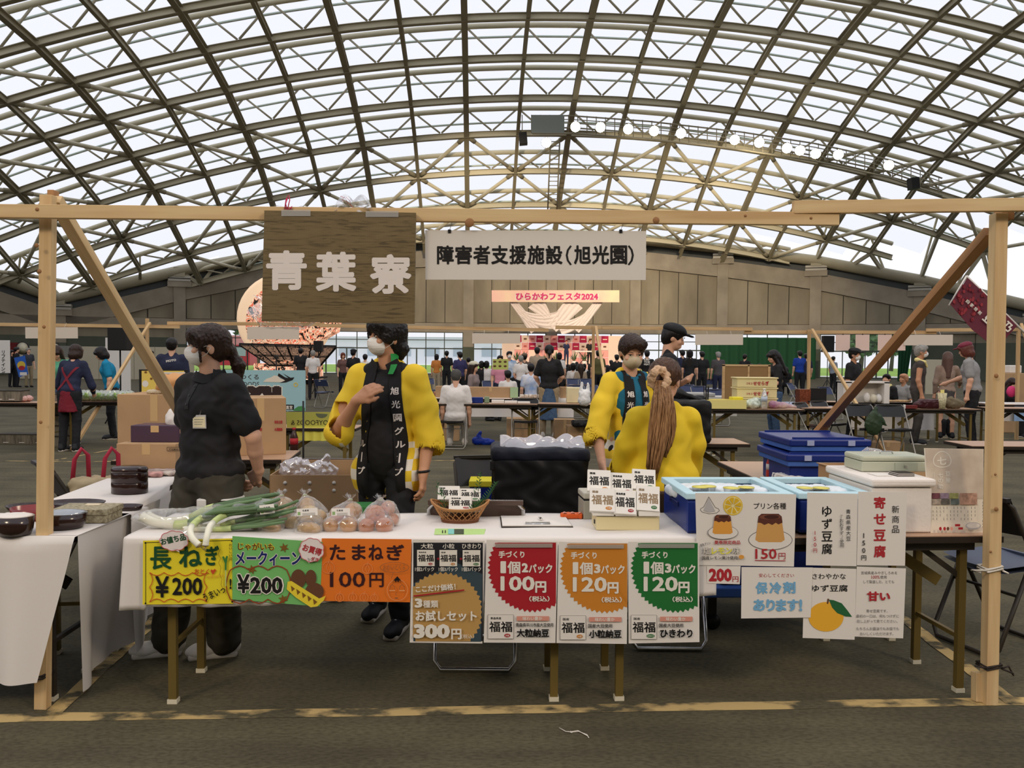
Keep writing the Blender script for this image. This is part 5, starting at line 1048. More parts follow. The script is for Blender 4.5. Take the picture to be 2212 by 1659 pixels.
for i, (x, y, w_, r_z, k) in enumerate(((.79, 3.50, .085, .3, 'i'), (.93, 3.52, .09, -.2, 'i'), (1.05, 3.47, .07, .2, 'i'), (1.40, 3.50, .08, .1, 'i'), (1.52, 3.49, .08, .5, 'i'), (1.60, 3.46, .06, .2, 'i'), (.86, 3.42, .05, 1, 'y'), (.82, 3.40, .04, 1, 'y'), (1.02, 3.40, .05, 1, 'y'), (.95, 3.38, .04, .4, 'y'), (1.40, 3.40, .05, .3, 'y'), (1.50, 3.40, .05, .3, 'y'))):
    c = (x if x < 1.1 else 1.345 + (x - 1.5) * .7, y, TZ + .115)
    if k == 'i': t = empty('cold_pack', c, r_z, ['soft white cold pack at left in the first cooler', 'soft white cold pack in the middle of the first cooler', 'soft white cold pack at right in the first cooler', 'white pack at left in the second cooler', 'white pack in the middle of the second cooler', 'white pack at right in the second cooler'][i], 'cold pack', 'cold packs lying in the coolers'); sdf_obj('sachet', [('b', (0, 0, .02), (w_ - .02, .045, .004), .022)], .007, m_ice, t, wob=.003, wl=.06)
    else:
        t = empty('pudding_cup', c, r_z, 'pudding cup with a yellow striped lid lying in a cooler', 'pudding cup', 'pudding cups lying in the coolers'); mb = MB(); mb.lathe([(.022, 0), (.034, .05), (.036, .052)], m_bag, n=16); mb.build('cup', t); mb = MB(); mb.lathe([(.035, .052), (.035, .055), (.001, .057)], m_yel, n=16); mb.build('lid', t)
# crates and trolley under the coolers
t = empty('blue_crate', (1.38, 4.3, .245), .05, 'blue plastic crate standing on the trolley under the table', 'crate'); one('body', t, m_blue, 'box', (-.28, -.18, 0), (.30, .18, .37), bevel=.01); one('rim', t, m_blue, 'box', (-.30, -.2, .34), (.32, .2, .36), bevel=.004); one('grip', t, mat('bright_blue', (70, 110, 190)), 'box', (.16, -.205, .28), (.26, -.195, .30), bevel=.004)
t = empty('trolley', (1.34, 4.3, 0), .05, 'blue dolly trolley on black casters under the table', 'trolley'); one('deck', t, mat('bright_blue', (70, 110, 190)), 'box', (-.36, -.22, .185), (.34, .22, .24), bevel=.008)
for x in (-.28, .28):
    for y in (-.16, .16):
        cs = one('caster', t, m_blkp, 'bar', (x, y, .06), (x, y, .19), .04, .03); mb = MB(); mb.lathe([(.001, -.015), (.043, -.015), (.045, 0), (.043, .015), (.001, .015)], m_blkp, n=14, mx=Matrix.Translation((x, y, .046)) @ Matrix.Rotation(PI / 2, 4, 'X')); mb.build('wheel', cs)
# styrofoam box, cash box, notes, shop board
m_foam = mat('white_styrofoam', (236, 228, 220), .75, bump=.1, scale=60)
t = empty('styrofoam_box', (1.71, 3.50, TZ - .01), .05, 'white styrofoam box between the coolers and the shop board', 'box'); one('body', t, m_foam, 'box', (-.19, -.17, 0), (.075, .24, .195), bevel=.008); one('lid', t, m_foam, 'box', (-.20, -.185, .198), (.085, .255, .232), bevel=.010)
o = t; t = empty('cash_box', (1.72, 3.60, TZ + .224), .02, 'pale grey-green metal cash box on the styrofoam lid', 'box'); m_cb = mat('grey_green_enamel', (186, 190, 170), .35)
one('body', t, m_cb, 'box', (-.15, -.08, 0), (.15, .1, .045), bevel=.004); one('lid', t, m_cb, 'box', (-.152, -.082, .046), (.152, .102, .072), bevel=.01); mb = MB(); mb.tube([(-.03, 0, .072), (-.025, 0, .082), (.025, 0, .082), (.03, 0, .072)], .003, m_chrome, 6); mb.build('handle', t); one('lock_panel', t, mat('pale_lock_plate', (170, 176, 156)), 'box', (.0, -.0835, .004), (.1, -.081, .04)); one('key', t, m_chrome, 'box', (.04, -.10, .018), (.045, -.083, .03))
t = empty('paper_slips', (1.70, 3.42, TZ + .223), .1, 'small stack of dark edged slips on the styrofoam lid', 'paper stack'); 
for k in range(5): one('slip', t, m_edge if k % 2 == 0 else m_paper, 'box', (-.035 + .002 * k, -.03, .003 * k), (.045, .04, .003 * k + .0022))
one('white_note', t, m_paper, 'box', (-.12, -.02, 0), (-.05, .06, .002))
pts = [(1998, 968), (2125, 970), (2123, 1154), (2010, 1153)]
s = poster('shop_board', 'cream shop board with round mark leaning at the right post', 'board', pts, (1.93, 3.36, .8), Vector((.06, -1, .12)), mat('cream_board', (232, 222, 204), .6), thick=.008)
m_mist = mat('misty_print', (186, 168, 152), .6, noise=.35, scale=9, col2=(214, 200, 182)); s.poly([(1999, 969), (2124, 971), (2123, 1078), (2005, 1077)], m_mist)
s.line([(2035 + 19 * math.cos(a), 994 + 17 * math.sin(a) + 2 * math.cos(2 * a)) for a in [i * PI / 14 for i in range(29)]], 1.8, wh); s.text('七', 2024, 1004, 17, wh, w=20, bold=.03); s.vtext('豆屋', 2047, 1018, 14, 11, wh, bold=.02); s.vtext('七の助', 2031, 1021, 12, 11, wh, bold=.02); s.line([(2017, 1020), (2018, 1052)], .8, wh)
for k, (x, y, w_, h, c_) in enumerate(((2012, 1065, 17, 12, (120, 70, 80)), (2030, 1065, 18, 12, (150, 130, 150)), (2050, 1065, 19, 12, (170, 170, 110)), (2013, 1078, 18, 12, (180, 165, 150)), (2032, 1078, 18, 12, (100, 96, 90)), (2052, 1078, 18, 12, (110, 120, 116)), (2072, 1065, 37, 25, (190, 150, 130)))): s.quad(x, y, x + w_, y + h, mat('photo_tile_%d' % k, c_, .5, noise=.4, scale=60))
for k in range(13):
    for j in range(4): s.line([(2014 + k * 7.2, 1094 + j * 8), (2014 + k * 7.2, 1099 + j * 8)], 1, mid) if (k + j) % 5 else None
s.vtext('手作りならではの味', 2118, 1083, 6.5, 5, m_ink, bold=.01)
for x, c_ in ((2025, crim), (2034, rd), (2041, brn), (2049, sal)): s.circ(x, 1141, 3, 4, c_, 10)
s.quad(2056, 1131, 2067, 1136, crim); s.quad(2063, 1138, 2073, 1143, rd); s.circ(2095, 1135, 17, 8, lt, 20); s.circ(2095, 1134, 14, 6, m_paper, 20); finish(s)
# rear table: carton with clear plastic, blue lidded bins, tote bag, bottle
t = empty('carton', (1.93, 4.15, TZ - .01), .08, 'open brown cardboard carton with clear plastic sticking out', 'carton'); W_, D_, H_ = .46, .34, .17
for a, b in (((0, 0, 0), (W_, .006, H_)), ((0, D_, 0), (W_, D_ + .006, H_)), ((0, 0, 0), (.006, D_, H_)), ((W_, 0, 0), (W_ + .006, D_, H_)), ((0, 0, 0), (W_, D_, .005))): one('wall', t, m_card, 'box', (a[0] - .23, a[1] - .17, a[2]), (b[0] - .23, b[1] - .17, b[2]))
one('pink_sticker', t, mat('pink_note', (238, 170, 170)), 'box', (-.233, -.02, .10), (-.229, .02, .13)); one('flap', t, m_card, 'bar', (-.24, -.17, .17), (-.24, .17, .17), .01, .004)
t = empty('clear_plastic_wrap', (1.98, 4.2, TZ + .15), 0, 'crumpled clear plastic standing up in the carton', 'plastic wrap'); sdf_obj('film', [('e', (-.05, 0, .05), (.07, .05, .055)), ('e', (.04, .02, .04), (.06, .05, .04)), ('c', (.05, 0, .02), (.1, 0, .03), .03, .02)], .009, film('clear_wrap', (240, 240, 240), .8, .08), t, k=.03, wob=.007, wl=.05)
def bin_(loc, L, D, H, rz, label, lid=True):
    t = empty('storage_bin', loc, rz, label, 'bin', 'blue lidded bins behind the coolers'); mb = MB(); mb.prism([(-L / 2 + .02, -D / 2 + .02, 0), (L / 2 - .02, -D / 2 + .02, 0), (L / 2 - .02, D / 2 - .02, 0), (-L / 2 + .02, D / 2 - .02, 0)], (0, 0, H), m_blue); mb.build('body', t, bevel=.008)
    one('rim', t, mat('bright_blue', (70, 110, 190)), 'box', (-L / 2, -D / 2, H - .03), (L / 2, D / 2, H), bevel=.005); one('lid', t, m_blue, 'box', (-L / 2 - .01, -D / 2 - .01, H), (L / 2 + .01, D / 2 + .01, H + .04), bevel=.008)
    for x in (-.12, .12): one('clasp', t, mat('pale_blue_clasp', (170, 180, 215)), 'box', (x - .02, -D / 2 - .016, H + .005), (x + .02, -D / 2 - .008, H + .035))
    mb = MB()
    for a, b in (((-L / 2 + .02, -D / 2 + .02, H + .04), (L / 2 - .02, -D / 2 + .035, H + .05)), ((-L / 2 + .02, D / 2 - .035, H + .04), (L / 2 - .02, D / 2 - .02, H + .05))): mb.box(a, b, m_blue)
    mb.build('lid_rib', t); return t
bin_((1.80, 4.72, TZ - .01), .46, .50, .155, .02, 'lower blue bin with a bright blue rim'); bin_((1.83, 4.78, TZ + .195), .46, .5, .0301, .04, 'blue bin lid tray stacked on top of the lower bin')
t = empty('tote_bag', (1.62, 4.55, TZ - .01), 0, 'white tote bag with loop handles beside the blue bins', 'bag'); sdf_obj('body', [('b', (0, 0, .035), (.05, .06, .01), .025)], .009, m_cloth, t, wob=.004, wl=.06); 
for dy in (-.05, .0): mb = MB(); mb.tube([(-.03, dy, .06), (-.10, dy, .075), (-.11, dy, .03), (-.06, dy, .01), (-.02, dy, .02)], .006, m_cloth, 6); mb.build('handle', t)
def bottle(c, h, label, body, capm, liq=None, group=None, name='bottle'):
    t = empty(name, tuple(c), 0, label, 'bottle', group); r = h * .155; mb = MB(); mb.lathe([(r * .8, 0), (r, .01 * h), (r, h * .3), (r * .93, h * .34), (r, h * .38), (r, h * .62), (r * .5, h * .85), (r * .38, h * .9), (r * .38, h * .94)], body, n=18); mb.build('body', t); mb = MB(); mb.lathe([(r * .44, h * .92), (r * .44, h), (.001, h)], capm, n=14); mb.build('cap', t)
    if liq: mb = MB(); mb.lathe([(r * 1.01, h * .36), (r * 1.01, h * .6)], liq, n=18); mb.build('wrap_label', t)
    return t
bottle((1.60, 4.85, TZ - .01), .15, 'small bottle with red and white label behind the tote bag', mat('red_print', (200, 70, 60), .3), mat('orange_cap', (220, 110, 70)), m_paper)
# ------------------------------------------------------------------ left table: lacquerware
m_lac = mat('dark_lacquer', (44, 24, 20), .16, spec=.6); m_lacr = mat('red_lacquer', (130, 30, 26), .2, spec=.6); m_wash = mat('washi_pattern', (190, 180, 150), .6, noise=1, scale=70, col2=(128, 118, 92))
def lz(px, py): return onz(px, py, .71)
c = lz(268, 1068) + Vector((0, .06, 0)); t = empty('lacquer_box', tuple(c), 0, 'tall round tiered dark lacquer box on the side table', 'lacquer box')
for k, (z0, z1) in enumerate(((0, .056), (.0565, .108))):
    mb = MB(); mb.lathe([(.088, z0), (.092, z0 + .002), (.092, z1 - .002), (.090, z1)], m_lac, n=30, sy=.75); mb.build('tier', t)
mb = MB(); mb.lathe([(.092, .109), (.093, .122), (.089, .132), (.08, .137), (.001, .138)], m_lac, n=30, sy=.75); mb.build('lid', t)
def bowl(px, py, r, h, label, mt, name='lacquer_bowl', cover=None, flat=False, sy=.8):
    c = lz(px, py) + Vector((0, r * sy * .8, 0)); t = empty(name, tuple(c), 0, label, 'lacquerware'); mb = MB(); mb.lathe([(r * .8, 0), (r * .92, h * .3), (r, h), (r * .95, h), (r * .86, h * .35), (.001, h * .25)], mt, n=34, sy=sy); mb.build('bowl', t)
    if cover: mb = MB(); mb.lathe([(r * 1.0, h), (r * .8, h + .004), (r * .4, h + .009), (.001, h + .007)], cover, n=34, sy=sy); mb.build('cover', t)
    return t
bowl(118, 1146, .095, .062, 'round lacquer tray with cover beside the left post', m_lac, cover=film('bowl_wrap', (180, 190, 200), .4, .1)); bowl(15, 1160, .075, .075, 'deep dark lacquer bowl at the far left edge', m_lac, cover=m_paper); bowl(52, 1126, .09, .05, 'red-lined lacquer bowl behind the deep bowl', m_lacr)
for px, py, r, lb in ((150, 1096, .14, 'long dark lacquer tray behind the patterned box'), (262, 1104, .075, 'oval dark lacquer tray at right of the patterned box'), (60, 1104, .13, 'dark lacquer tray behind the red-lined bowl')):
    c = lz(px, py) + Vector((0, .05, 0)); t = empty('lacquer_tray', tuple(c), 0, lb, 'tray'); mb = MB(); mb.lathe([(r * .9, 0), (r, .018), (r * .96, .018), (r * .88, .006), (.001, .005)], m_lac, n=36, sy=.6); mb.build('tray', t)
c = lz(172, 1130); t = empty('washi_box', tuple(c + Vector((0, .07, 0))), .05, 'square box covered in grey patterned washi paper', 'box'); one('body', t, m_wash, 'box', (-.12, -.07, 0), (.11, .08, .035), bevel=.002); one('lid', t, m_wash, 'box', (-.124, -.074, .034), (.114, .084, .058), bevel=.002); one('price_note', t, mat('cream_note', (232, 216, 186)), 'box', (-.03, .03, .0585), (.03, .06, .06))
c = lz(335, 1026); t = empty('folded_cloths', tuple(c), .05, 'folded patterned cloths lying at the back of the side table', 'cloth'); 
for k, (x, y, w_, col_) in enumerate(((-.05, -.05, .11, (222, 170, 160)), (.03, 0, .13, (206, 196, 184)), (.0, .08, .15, (196, 182, 176)))): sdf_obj('folded_cloth', [('b', (x, y, .012), (w_, .035, .004), .008)], .01, mat('fold_cloth_%d' % k, col_, .8, noise=1, scale=16, col2=(120, 90, 90)), t, wob=.003, wl=.07)
# chair with totes behind the side table
ch_ = folding_chair((-2.62, 4.75, 0), 2.3, 'dark folding chair with bags, behind the side table', tube=m_dark, back=mat('charcoal_plastic', (72, 70, 74), .5), key='ch')
t = empty('canvas_bag', (-2.45, 4.62, .46), .3, 'beige canvas bag with crimson straps on the dark chair', 'bag'); sdf_obj('body', [('b', (0, 0, .13), (.10, .04, .08), .04)], .012, mat('beige_canvas', (176, 160, 128), .8), t, wob=.006, wl=.1)
for x in (-.09, .07): mb = MB(); mb.tube([(x - .03, -.03, .2), (x - .015, -.03, .36), (x + .02, -.02, .42), (x + .05, 0, .38), (x + .05, .02, .2)], .013, mat('crimson_strap', (172, 44, 66), .7), 6); mb.build('strap', t)
t = empty('leather_bag', (-2.28, 4.85, .5), 0, 'small brown leather bag handle beside the canvas bag', 'bag'); mb = MB(); mb.tube([(-.05, 0, .1), (-.02, 0, .28), (.05, 0, .3), (.06, 0, .12)], .01, mat('tan_leather', (176, 104, 56), .5), 6); mb.build('handle', t); sdf_obj('body', [('b', (0, 0, .05), (.07, .03, .05), .03)], .012, mat('dark_leather', (72, 50, 38), .5), t)
# stacked cartons behind the woman in black
folding_table((-2.2, 5.75, 0), 1.2, .55, .12, 'folding table carrying the big brown cartons', H=.7)
def carton(loc, L, D, H, rz, label, mt=None, extra=None, name='carton', closed=True):
    t = empty(name, loc, rz, label, 'carton'); one('body', t, mt or m_card, 'box', (-L / 2, -D / 2, 0), (L / 2, D / 2, H), bevel=.004); one('top_seam', t, m_card_in, 'box', (-L / 2 + .01, -.004, H), (L / 2 - .01, .004, H + .002)); one('tape', t, mat('tan_tape', (206, 172, 124), .35), 'box', (-.025, -D / 2 - .001, H * .6), (.025, -D / 2, H)); return t
cA = carton((-2.46, 5.6, .70), .50, .42, .46, .02, 'large brown carton standing furthest left behind the woman in black')
cB = carton((-2.25, 4.95, .715), .36, .26, .17, .03, 'low brown carton with a printed frame in front of the big carton'); cP = carton((-2.23, 5.0, .885), .30, .2, .105, .02, 'plum coloured box stacked on the low carton', mat('plum_card', (74, 54, 72), .6))
s_ = Sign((-2.25, 4.815, .8), (0, -1, 0), 2); q0 = Vector(cB.location); s_.line([(361, 966), (398, 966), (398, 974), (361, 974), (361, 966)], 1, m_ink); s_.text('天地無用注意', 365, 973, 4.5, m_ink, w=30, bold=.02); s_.mb.v = [tuple(Matrix.Rotation(-.03, 3, 'Z') @ (Vector(v) - q0)) for v in s_.mb.v]; s_.mb.build('printed_frame', cB)
cC = carton((-1.92, 5.98, .70), .36, .42, .42, .35, 'tall brown carton with red print at right of the woman in black')
q0 = Vector(cC.location); s_ = Sign(q0 + Matrix.Rotation(.35, 3, 'Z') @ Vector((0, -.213, .2)), Matrix.Rotation(.35, 3, 'Z') @ Vector((0, -1, 0)), 2)
for x, w__ in ((552, 14), (593, 17)):
    s_.text('取扱注意', x, 915, 7, rd, w=w__, bold=.03); s_.text('水濡厳禁', x, 931, 7, rd, w=w__, bold=.03)
s_.mb.v = [tuple(Matrix.Rotation(-.35, 3, 'Z') @ (Vector(v) - q0)) for v in s_.mb.v]; s_.mb.build('red_print', cC)
t = empty('paper_bag', (-2.30, 5.55, 1.16), .1, 'crumpled tan paper bag lying on the big carton', 'paper bag'); sdf_obj('bag', [('b', (0, 0, .07), (.13, .07, .02), .045)], .012, mat('tan_paper_bag', (206, 152, 100), .7), t, wob=.008, wl=.12)
t = empty('white_cloth_bag', (-2.14, 5.04, .99), 0, 'white cloth bundle standing on the plum box', 'cloth bundle'); sdf_obj('cloth', [('c', (0, 0, .03), (.03, 0, .13), .075, .03), ('c', (.0, 0, .04), (.12, 0, .05), .06, .05)], .01, m_cloth, t, k=.04, wob=.005, wl=.09)
t = empty('work_gloves', (-2.48, 5.48, 1.16), 0, 'crumpled cotton work gloves on the big carton', 'gloves'); sdf_obj('gloves', [('c', (-.05, 0, .012), (.04, 0, .02), .015, .018), ('c', (-.04, -.03, .012), (.03, -.03, .015), .012, .012)], .006, mat('cotton_glove', (196, 182, 156), .8), t, wob=.003, wl=.03)
# carton with white discs and plastic behind the potatoes
t = empty('carton', (-1.16, 4.7, .50), .06, 'brown carton with white round holes holding clear plastic', 'carton'); W_, D_, H_ = .50, .30, .24
for a, b in (((-W_ / 2, -D_ / 2, 0), (W_ / 2, -D_ / 2 + .006, H_)), ((-W_ / 2, D_ / 2, 0), (W_ / 2, D_ / 2 + .006, H_ + .05)), ((-W_ / 2, -D_ / 2, 0), (-W_ / 2 + .006, D_ / 2, H_)), ((W_ / 2, -D_ / 2, 0), (W_ / 2 + .006, D_ / 2, H_)), ((-W_ / 2, -D_ / 2, 0), (W_ / 2, D_ / 2, .006))): one('wall', t, m_card, 'box', a, b)
for x in (-.16, -.02, .12):
    for z in (.17, .215): mb = MB(); mb.lathe([(.011, 0), (.011, .003)], m_paper, n=16, mx=Matrix.Translation((x, -.15, z - .02)) @ Matrix.Rotation(PI / 2, 4, 'X')); mb.build('vent_disc', t)
t = empty('clear_plastic_wrap', (-1.2, 4.7, .70), 0, 'bundle of crumpled clear plastic bags in the holed carton', 'plastic wrap'); sdf_obj('film', [('e', (-.09, 0, .05), (.1, .07, .07)), ('e', (.06, .02, .04), (.09, .07, .06)), ('c', (.06, 0, .06), (.1, 0, .13), .03, .015)], .010, film('cloudy_wrap', (240, 232, 238), .55, .1), t, k=.03, wob=.010, wl=.06)
folding_chair((-1.16, 4.75, 0), 0, 'folding chair under the holed carton', back=m_seatb, seat=m_seatb, key='cw')
t = empty('crate', (-.72, 4.0, .3), 0, 'dark crate with green goods behind the onion bags', 'crate'); one('body', t, m_blkp, 'box', (-.16, -.08, 0), (.14, .1, .34), bevel=.005); one('green_pack', t, mat('green_pack', (60, 130, 70)), 'box', (-.1, -.085, .3), (.02, .05, .38), bevel=.004); one('yellow_pack', t, yl, 'box', (.03, -.09, .28), (.08, .05, .36), bevel=.004)
# insulated bag with plastic on a chair, chairs around the stall
m_nav = mat('navy_nylon', (30, 34, 48), .5); m_nbk = mat('black_nylon', (20, 20, 22), .5)
folding_chair((.17, 4.5, 0), 0, 'folding chair hidden under the navy insulated bag', key='cn')
t = empty('insulated_bag', (.155, 4.4, .44), .03, 'big navy insulated bag with clear plastic over its top', 'bag'); sdf_obj('body', [('b', (0, 0, .24), (.225, .13, .19), .035)], .014, m_nbk, t, wob=.005, wl=.16); sdf_obj('lid', [('b', (0, 0, .465), (.24, .14, .012), .03)], .014, m_nav, t, wob=.004, wl=.16); one('strap', t, m_blkp, 'bar', (-.25, -.1, .2), (-.25, -.1, .47), .03, .01); one('buckle', t, m_blkp, 'box', (-.275, -.15, .38), (-.235, -.1, .43), bevel=.004)
mb = MB(); mb.grid(lambda u, v: (-.22 + .46 * u, -.15 + .28 * v, .515 + .03 * abs(math.sin(7 * u + 2 * v)) + .012 * math.sin(19 * u - 8 * v) - .05 * (v < .01)), 34, 14, film('cloudy_wrap')); mb.build('plastic_sheet', t)
folding_chair((-.12, 5.0, 0), .25, 'black folding chair behind the navy insulated bag', key='ck', tube=m_dark)
folding_chair((-.16, 3.74, 0), PI, 'chrome folding chair with a brown back behind the counter', back=m_seatb, seat=m_seatb, key='cw')
folding_chair((.78, 4.02, 0), PI, 'chrome folding chair under the seated woman', back=m_seatb, seat=m_seatb, key='cw')
folding_chair((1.18, 4.6, 0), 1.4, 'chrome folding chair with a bare tube end at the seated woman', key='c2')
t = empty('lunch_box', (-.10, 4.98, .44), 0, 'small blue box with a yellow lid on the black chair', 'box'); one('body', t, mat('royal_blue', (24, 40, 130), .4), 'box', (-.16, -.08, 0), (.1, .1, .18), bevel=.006); one('lid', t, mat('bright_yellow', (240, 224, 60), .4), 'box', (-.165, -.085, .18), (.105, .105, .22), bevel=.006)
# big black bag on a table
folding_table((1.52, 7.05, 0), 1.1, .5, 0, 'folding table under the big black bag')
t = empty('black_bag', (1.49, 6.95, .70), .02, 'large black nylon delivery bag with its flap open', 'bag'); sdf_obj('body', [('b', (0, 0, .19), (.20, .16, .15), .035)], .018, m_nbk, t, wob=.006, wl=.2); sdf_obj('flap', [('c', (-.2, .1, .36), (0, .1, .43), .02, .03), ('c', (0, .1, .43), (.22, .0, .36), .03, .02), ('c', (-.2, .1, .36), (.22, .12, .38), .03, .03)], .014, m_nbk, t, k=.05, wob=.005, wl=.1); mb = MB(); mb.tube([(-.13, -.2, .28), (-.1, -.22, .18), (.08, -.22, .18), (.12, -.2, .27)], .010, m_blkp, 6); mb.build('handle', t); one('lining', t, mat('blue_silver_lining', (90, 130, 150), .3), 'box', (-.15, -.1, .34), (.15, .08, .36))
# scrap of string on the floor
t = empty('string_scrap', tuple(onz(1240, 1583, .004)), 0, 'scrap of white string lying on the floor in front', 'string')
for pts in ([(1208, 1572), (1222, 1580), (1232, 1581), (1248, 1578), (1270, 1590)], [(1232, 1582), (1250, 1580), (1268, 1587), (1272, 1594)], [(1228, 1580), (1236, 1583), (1232, 1579)]):
    mb = MB(); mb.tube([onz(x, y, .004) - Vector(t.location) for x, y in pts], .0016, m_tiew, 5); mb.build('strand', t)
# ------------------------------------------------------------------ people
m_skin = mat('skin', (222, 172, 142), .5, spec=.35); m_skin2 = mat('warm_skin', (206, 152, 118), .5, spec=.35)
m_hairk = mat('black_hair', (26, 22, 22), .35, noise=.5, scale=30, stretch=(4, 4, .6), bump=.4); m_hairb = mat('dark_brown_hair', (54, 36, 28), .35, noise=.5, scale=30, stretch=(4, 4, .6), bump=.4); m_hairl = mat('light_brown_hair', (190, 144, 98), .35, noise=1, scale=34, col2=(126, 88, 56), stretch=(5, 5, .5), bump=.4); m_hairg = mat('grey_hair', (150, 146, 138), .5, noise=.3, scale=30)
m_mask = mat('white_face_mask', (236, 234, 228), .7, bump=.3, scale=6, stretch=(1, 1, 12)); m_maskb = mat('beige_face_mask', (206, 190, 160), .7)
m_eye = mat('dark_eye', (28, 20, 18), .3); m_sclera = mat('eye_white', (226, 218, 210), .3)
def Rm(ax, a): return Matrix.Rotation(a, 3, ax)
HAIR = {'short': ([('e', (0, .018, 1.622), (.088, .104, .090)), ('e', (0, .05, 1.57), (.074, .064, .07)), ('e', (.02, -.05, 1.66), (.066, .05, .045))], [('-e', (0, -.10, 1.555), (.066, .085, .085)), ('-e', (.09, -.02, 1.55), (.03, .05, .05)), ('-e', (-.09, -.02, 1.55), (.03, .05, .05))]),
 'shaggy': ([('e', (0, .02, 1.625), (.096, .112, .098)), ('e', (0, .06, 1.55), (.08, .06, .08)), ('e', (.02, -.07, 1.65), (.075, .04, .045)), ('e', (-.075, -.03, 1.60), (.022, .04, .05)), ('e', (.078, -.03, 1.60), (.022, .035, .045)), ('c', (.06, .08, 1.52), (.05, .07, 1.47), .03, .012), ('c', (-.06, .08, 1.52), (-.05, .07, 1.47), .03, .012)], [('-e', (0, -.115, 1.55), (.064, .075, .075))]),
 'bob': ([('e', (0, .02, 1.62), (.094, .108, .096)), ('e', (0, .045, 1.53), (.09, .075, .09)), ('e', (.07, -.01, 1.56), (.026, .06, .08)), ('e', (-.07, -.01, 1.56), (.026, .06, .08)), ('e', (0, -.07, 1.64), (.08, .03, .035))], [('-e', (0, -.12, 1.54), (.062, .085, .085))]),
 'long': ([('e', (0, .02, 1.62), (.092, .106, .094)), ('c', (0, .06, 1.56), (0, .10, 1.22), .088, .05), ('c', (.06, .0, 1.56), (.09, .04, 1.28), .035, .03), ('c', (-.06, .0, 1.56), (-.09, .04, 1.28), .035, .03), ('e', (0, -.07, 1.64), (.08, .03, .035))], [('-e', (0, -.12, 1.54), (.06, .085, .085))]),
 'pony': ([('e', (0, .02, 1.622), (.090, .104, .092)), ('e', (0, .055, 1.57), (.07, .06, .06)), ('e', (0, -.075, 1.645), (.078, .028, .045)), ('c', (-.074, -.045, 1.63), (-.078, -.035, 1.51), .012, .005), ('c', (.074, -.045, 1.63), (.078, -.035, 1.51), .012, .005), ('e', (0, .105, 1.575), (.03, .03, .03)), ('c', (0, .115, 1.57), (.0, .155, 1.49), .024, .032), ('c', (0, .155, 1.49), (0, .155, 1.32), .032, .010)], [('-e', (0, -.125, 1.545), (.064, .08, .072)), ('-e', (.088, .0, 1.565), (.022, .03, .04)), ('-e', (-.088, .0, 1.565), (.022, .03, .04))]),
 'bun': ([('e', (0, .02, 1.622), (.088, .104, .090)), ('e', (0, .11, 1.56), (.035, .035, .04)), ('c', (0, .12, 1.54), (.01, .13, 1.46), .02, .012)], [('-e', (0, -.10, 1.55), (.066, .085, .085))])}
Q = [dict(h=.0042, a=.0046, c=.0085, hr=.006), dict(h=.010, a=.011, c=.016, hr=.012), dict(h=.022, a=.024, c=.03, hr=.025)]
def hand(w_, d, n, curl, side, detail, sc=1.0):
    """prims of a five-fingered hand: wrist w_, pointing d, palm facing n"""
    w_ = Vector(w_); d = Vector(d).normalized(); n = Vector(n); n = (n - d * n.dot(d)).normalized(); s = d.cross(n) * side; P = []
    if detail > 0: return [('c', tuple(w_), tuple(w_ + d * .07), .024, .03), ('c', tuple(w_ + d * .07), tuple(w_ + d * .13 + n * .03 * curl), .026, .014), ('c', tuple(w_ + d * .02 + s * .02), tuple(w_ + d * .07 + s * .045), .013, .010)]
    P.append(('c', tuple(w_ - d * .01), tuple(w_ + d * .03), .024, .020))
    for k, (off, L, r) in enumerate(((.030, .070, .0088), (.010, .078, .0092), (-.010, .073, .0088), (-.029, .058, .0078))):
        kn = w_ + d * (.085 - .004 * abs(k - 1)) + s * off * .95; P.append(('c', tuple(w_ + d * .015 + s * off * .5), tuple(kn), .015, .0115)); p = kn; a = curl * (.5 + .08 * k)
        for j, f in enumerate((.45, .31, .24)):
            dd = d * math.cos(a) + n * math.sin(a); q = p + dd * L * f; P.append(('c', tuple(p), tuple(q), r * (1 - .1 * j), r * (.92 - .1 * j))); p = q; a += curl * .75
    t0 = w_ + d * .022 + s * .022; t1 = t0 + d * .030 + s * .022 + n * .006; t2 = t1 + d * .028 + s * .006 + n * .010; t3 = t2 + d * .022 + n * .008
    P += [('c', tuple(t0), tuple(t1), .014, .0105), ('c', tuple(t1), tuple(t2), .0105, .009), ('c', tuple(t2), tuple(t3), .009, .0072)]
    return P
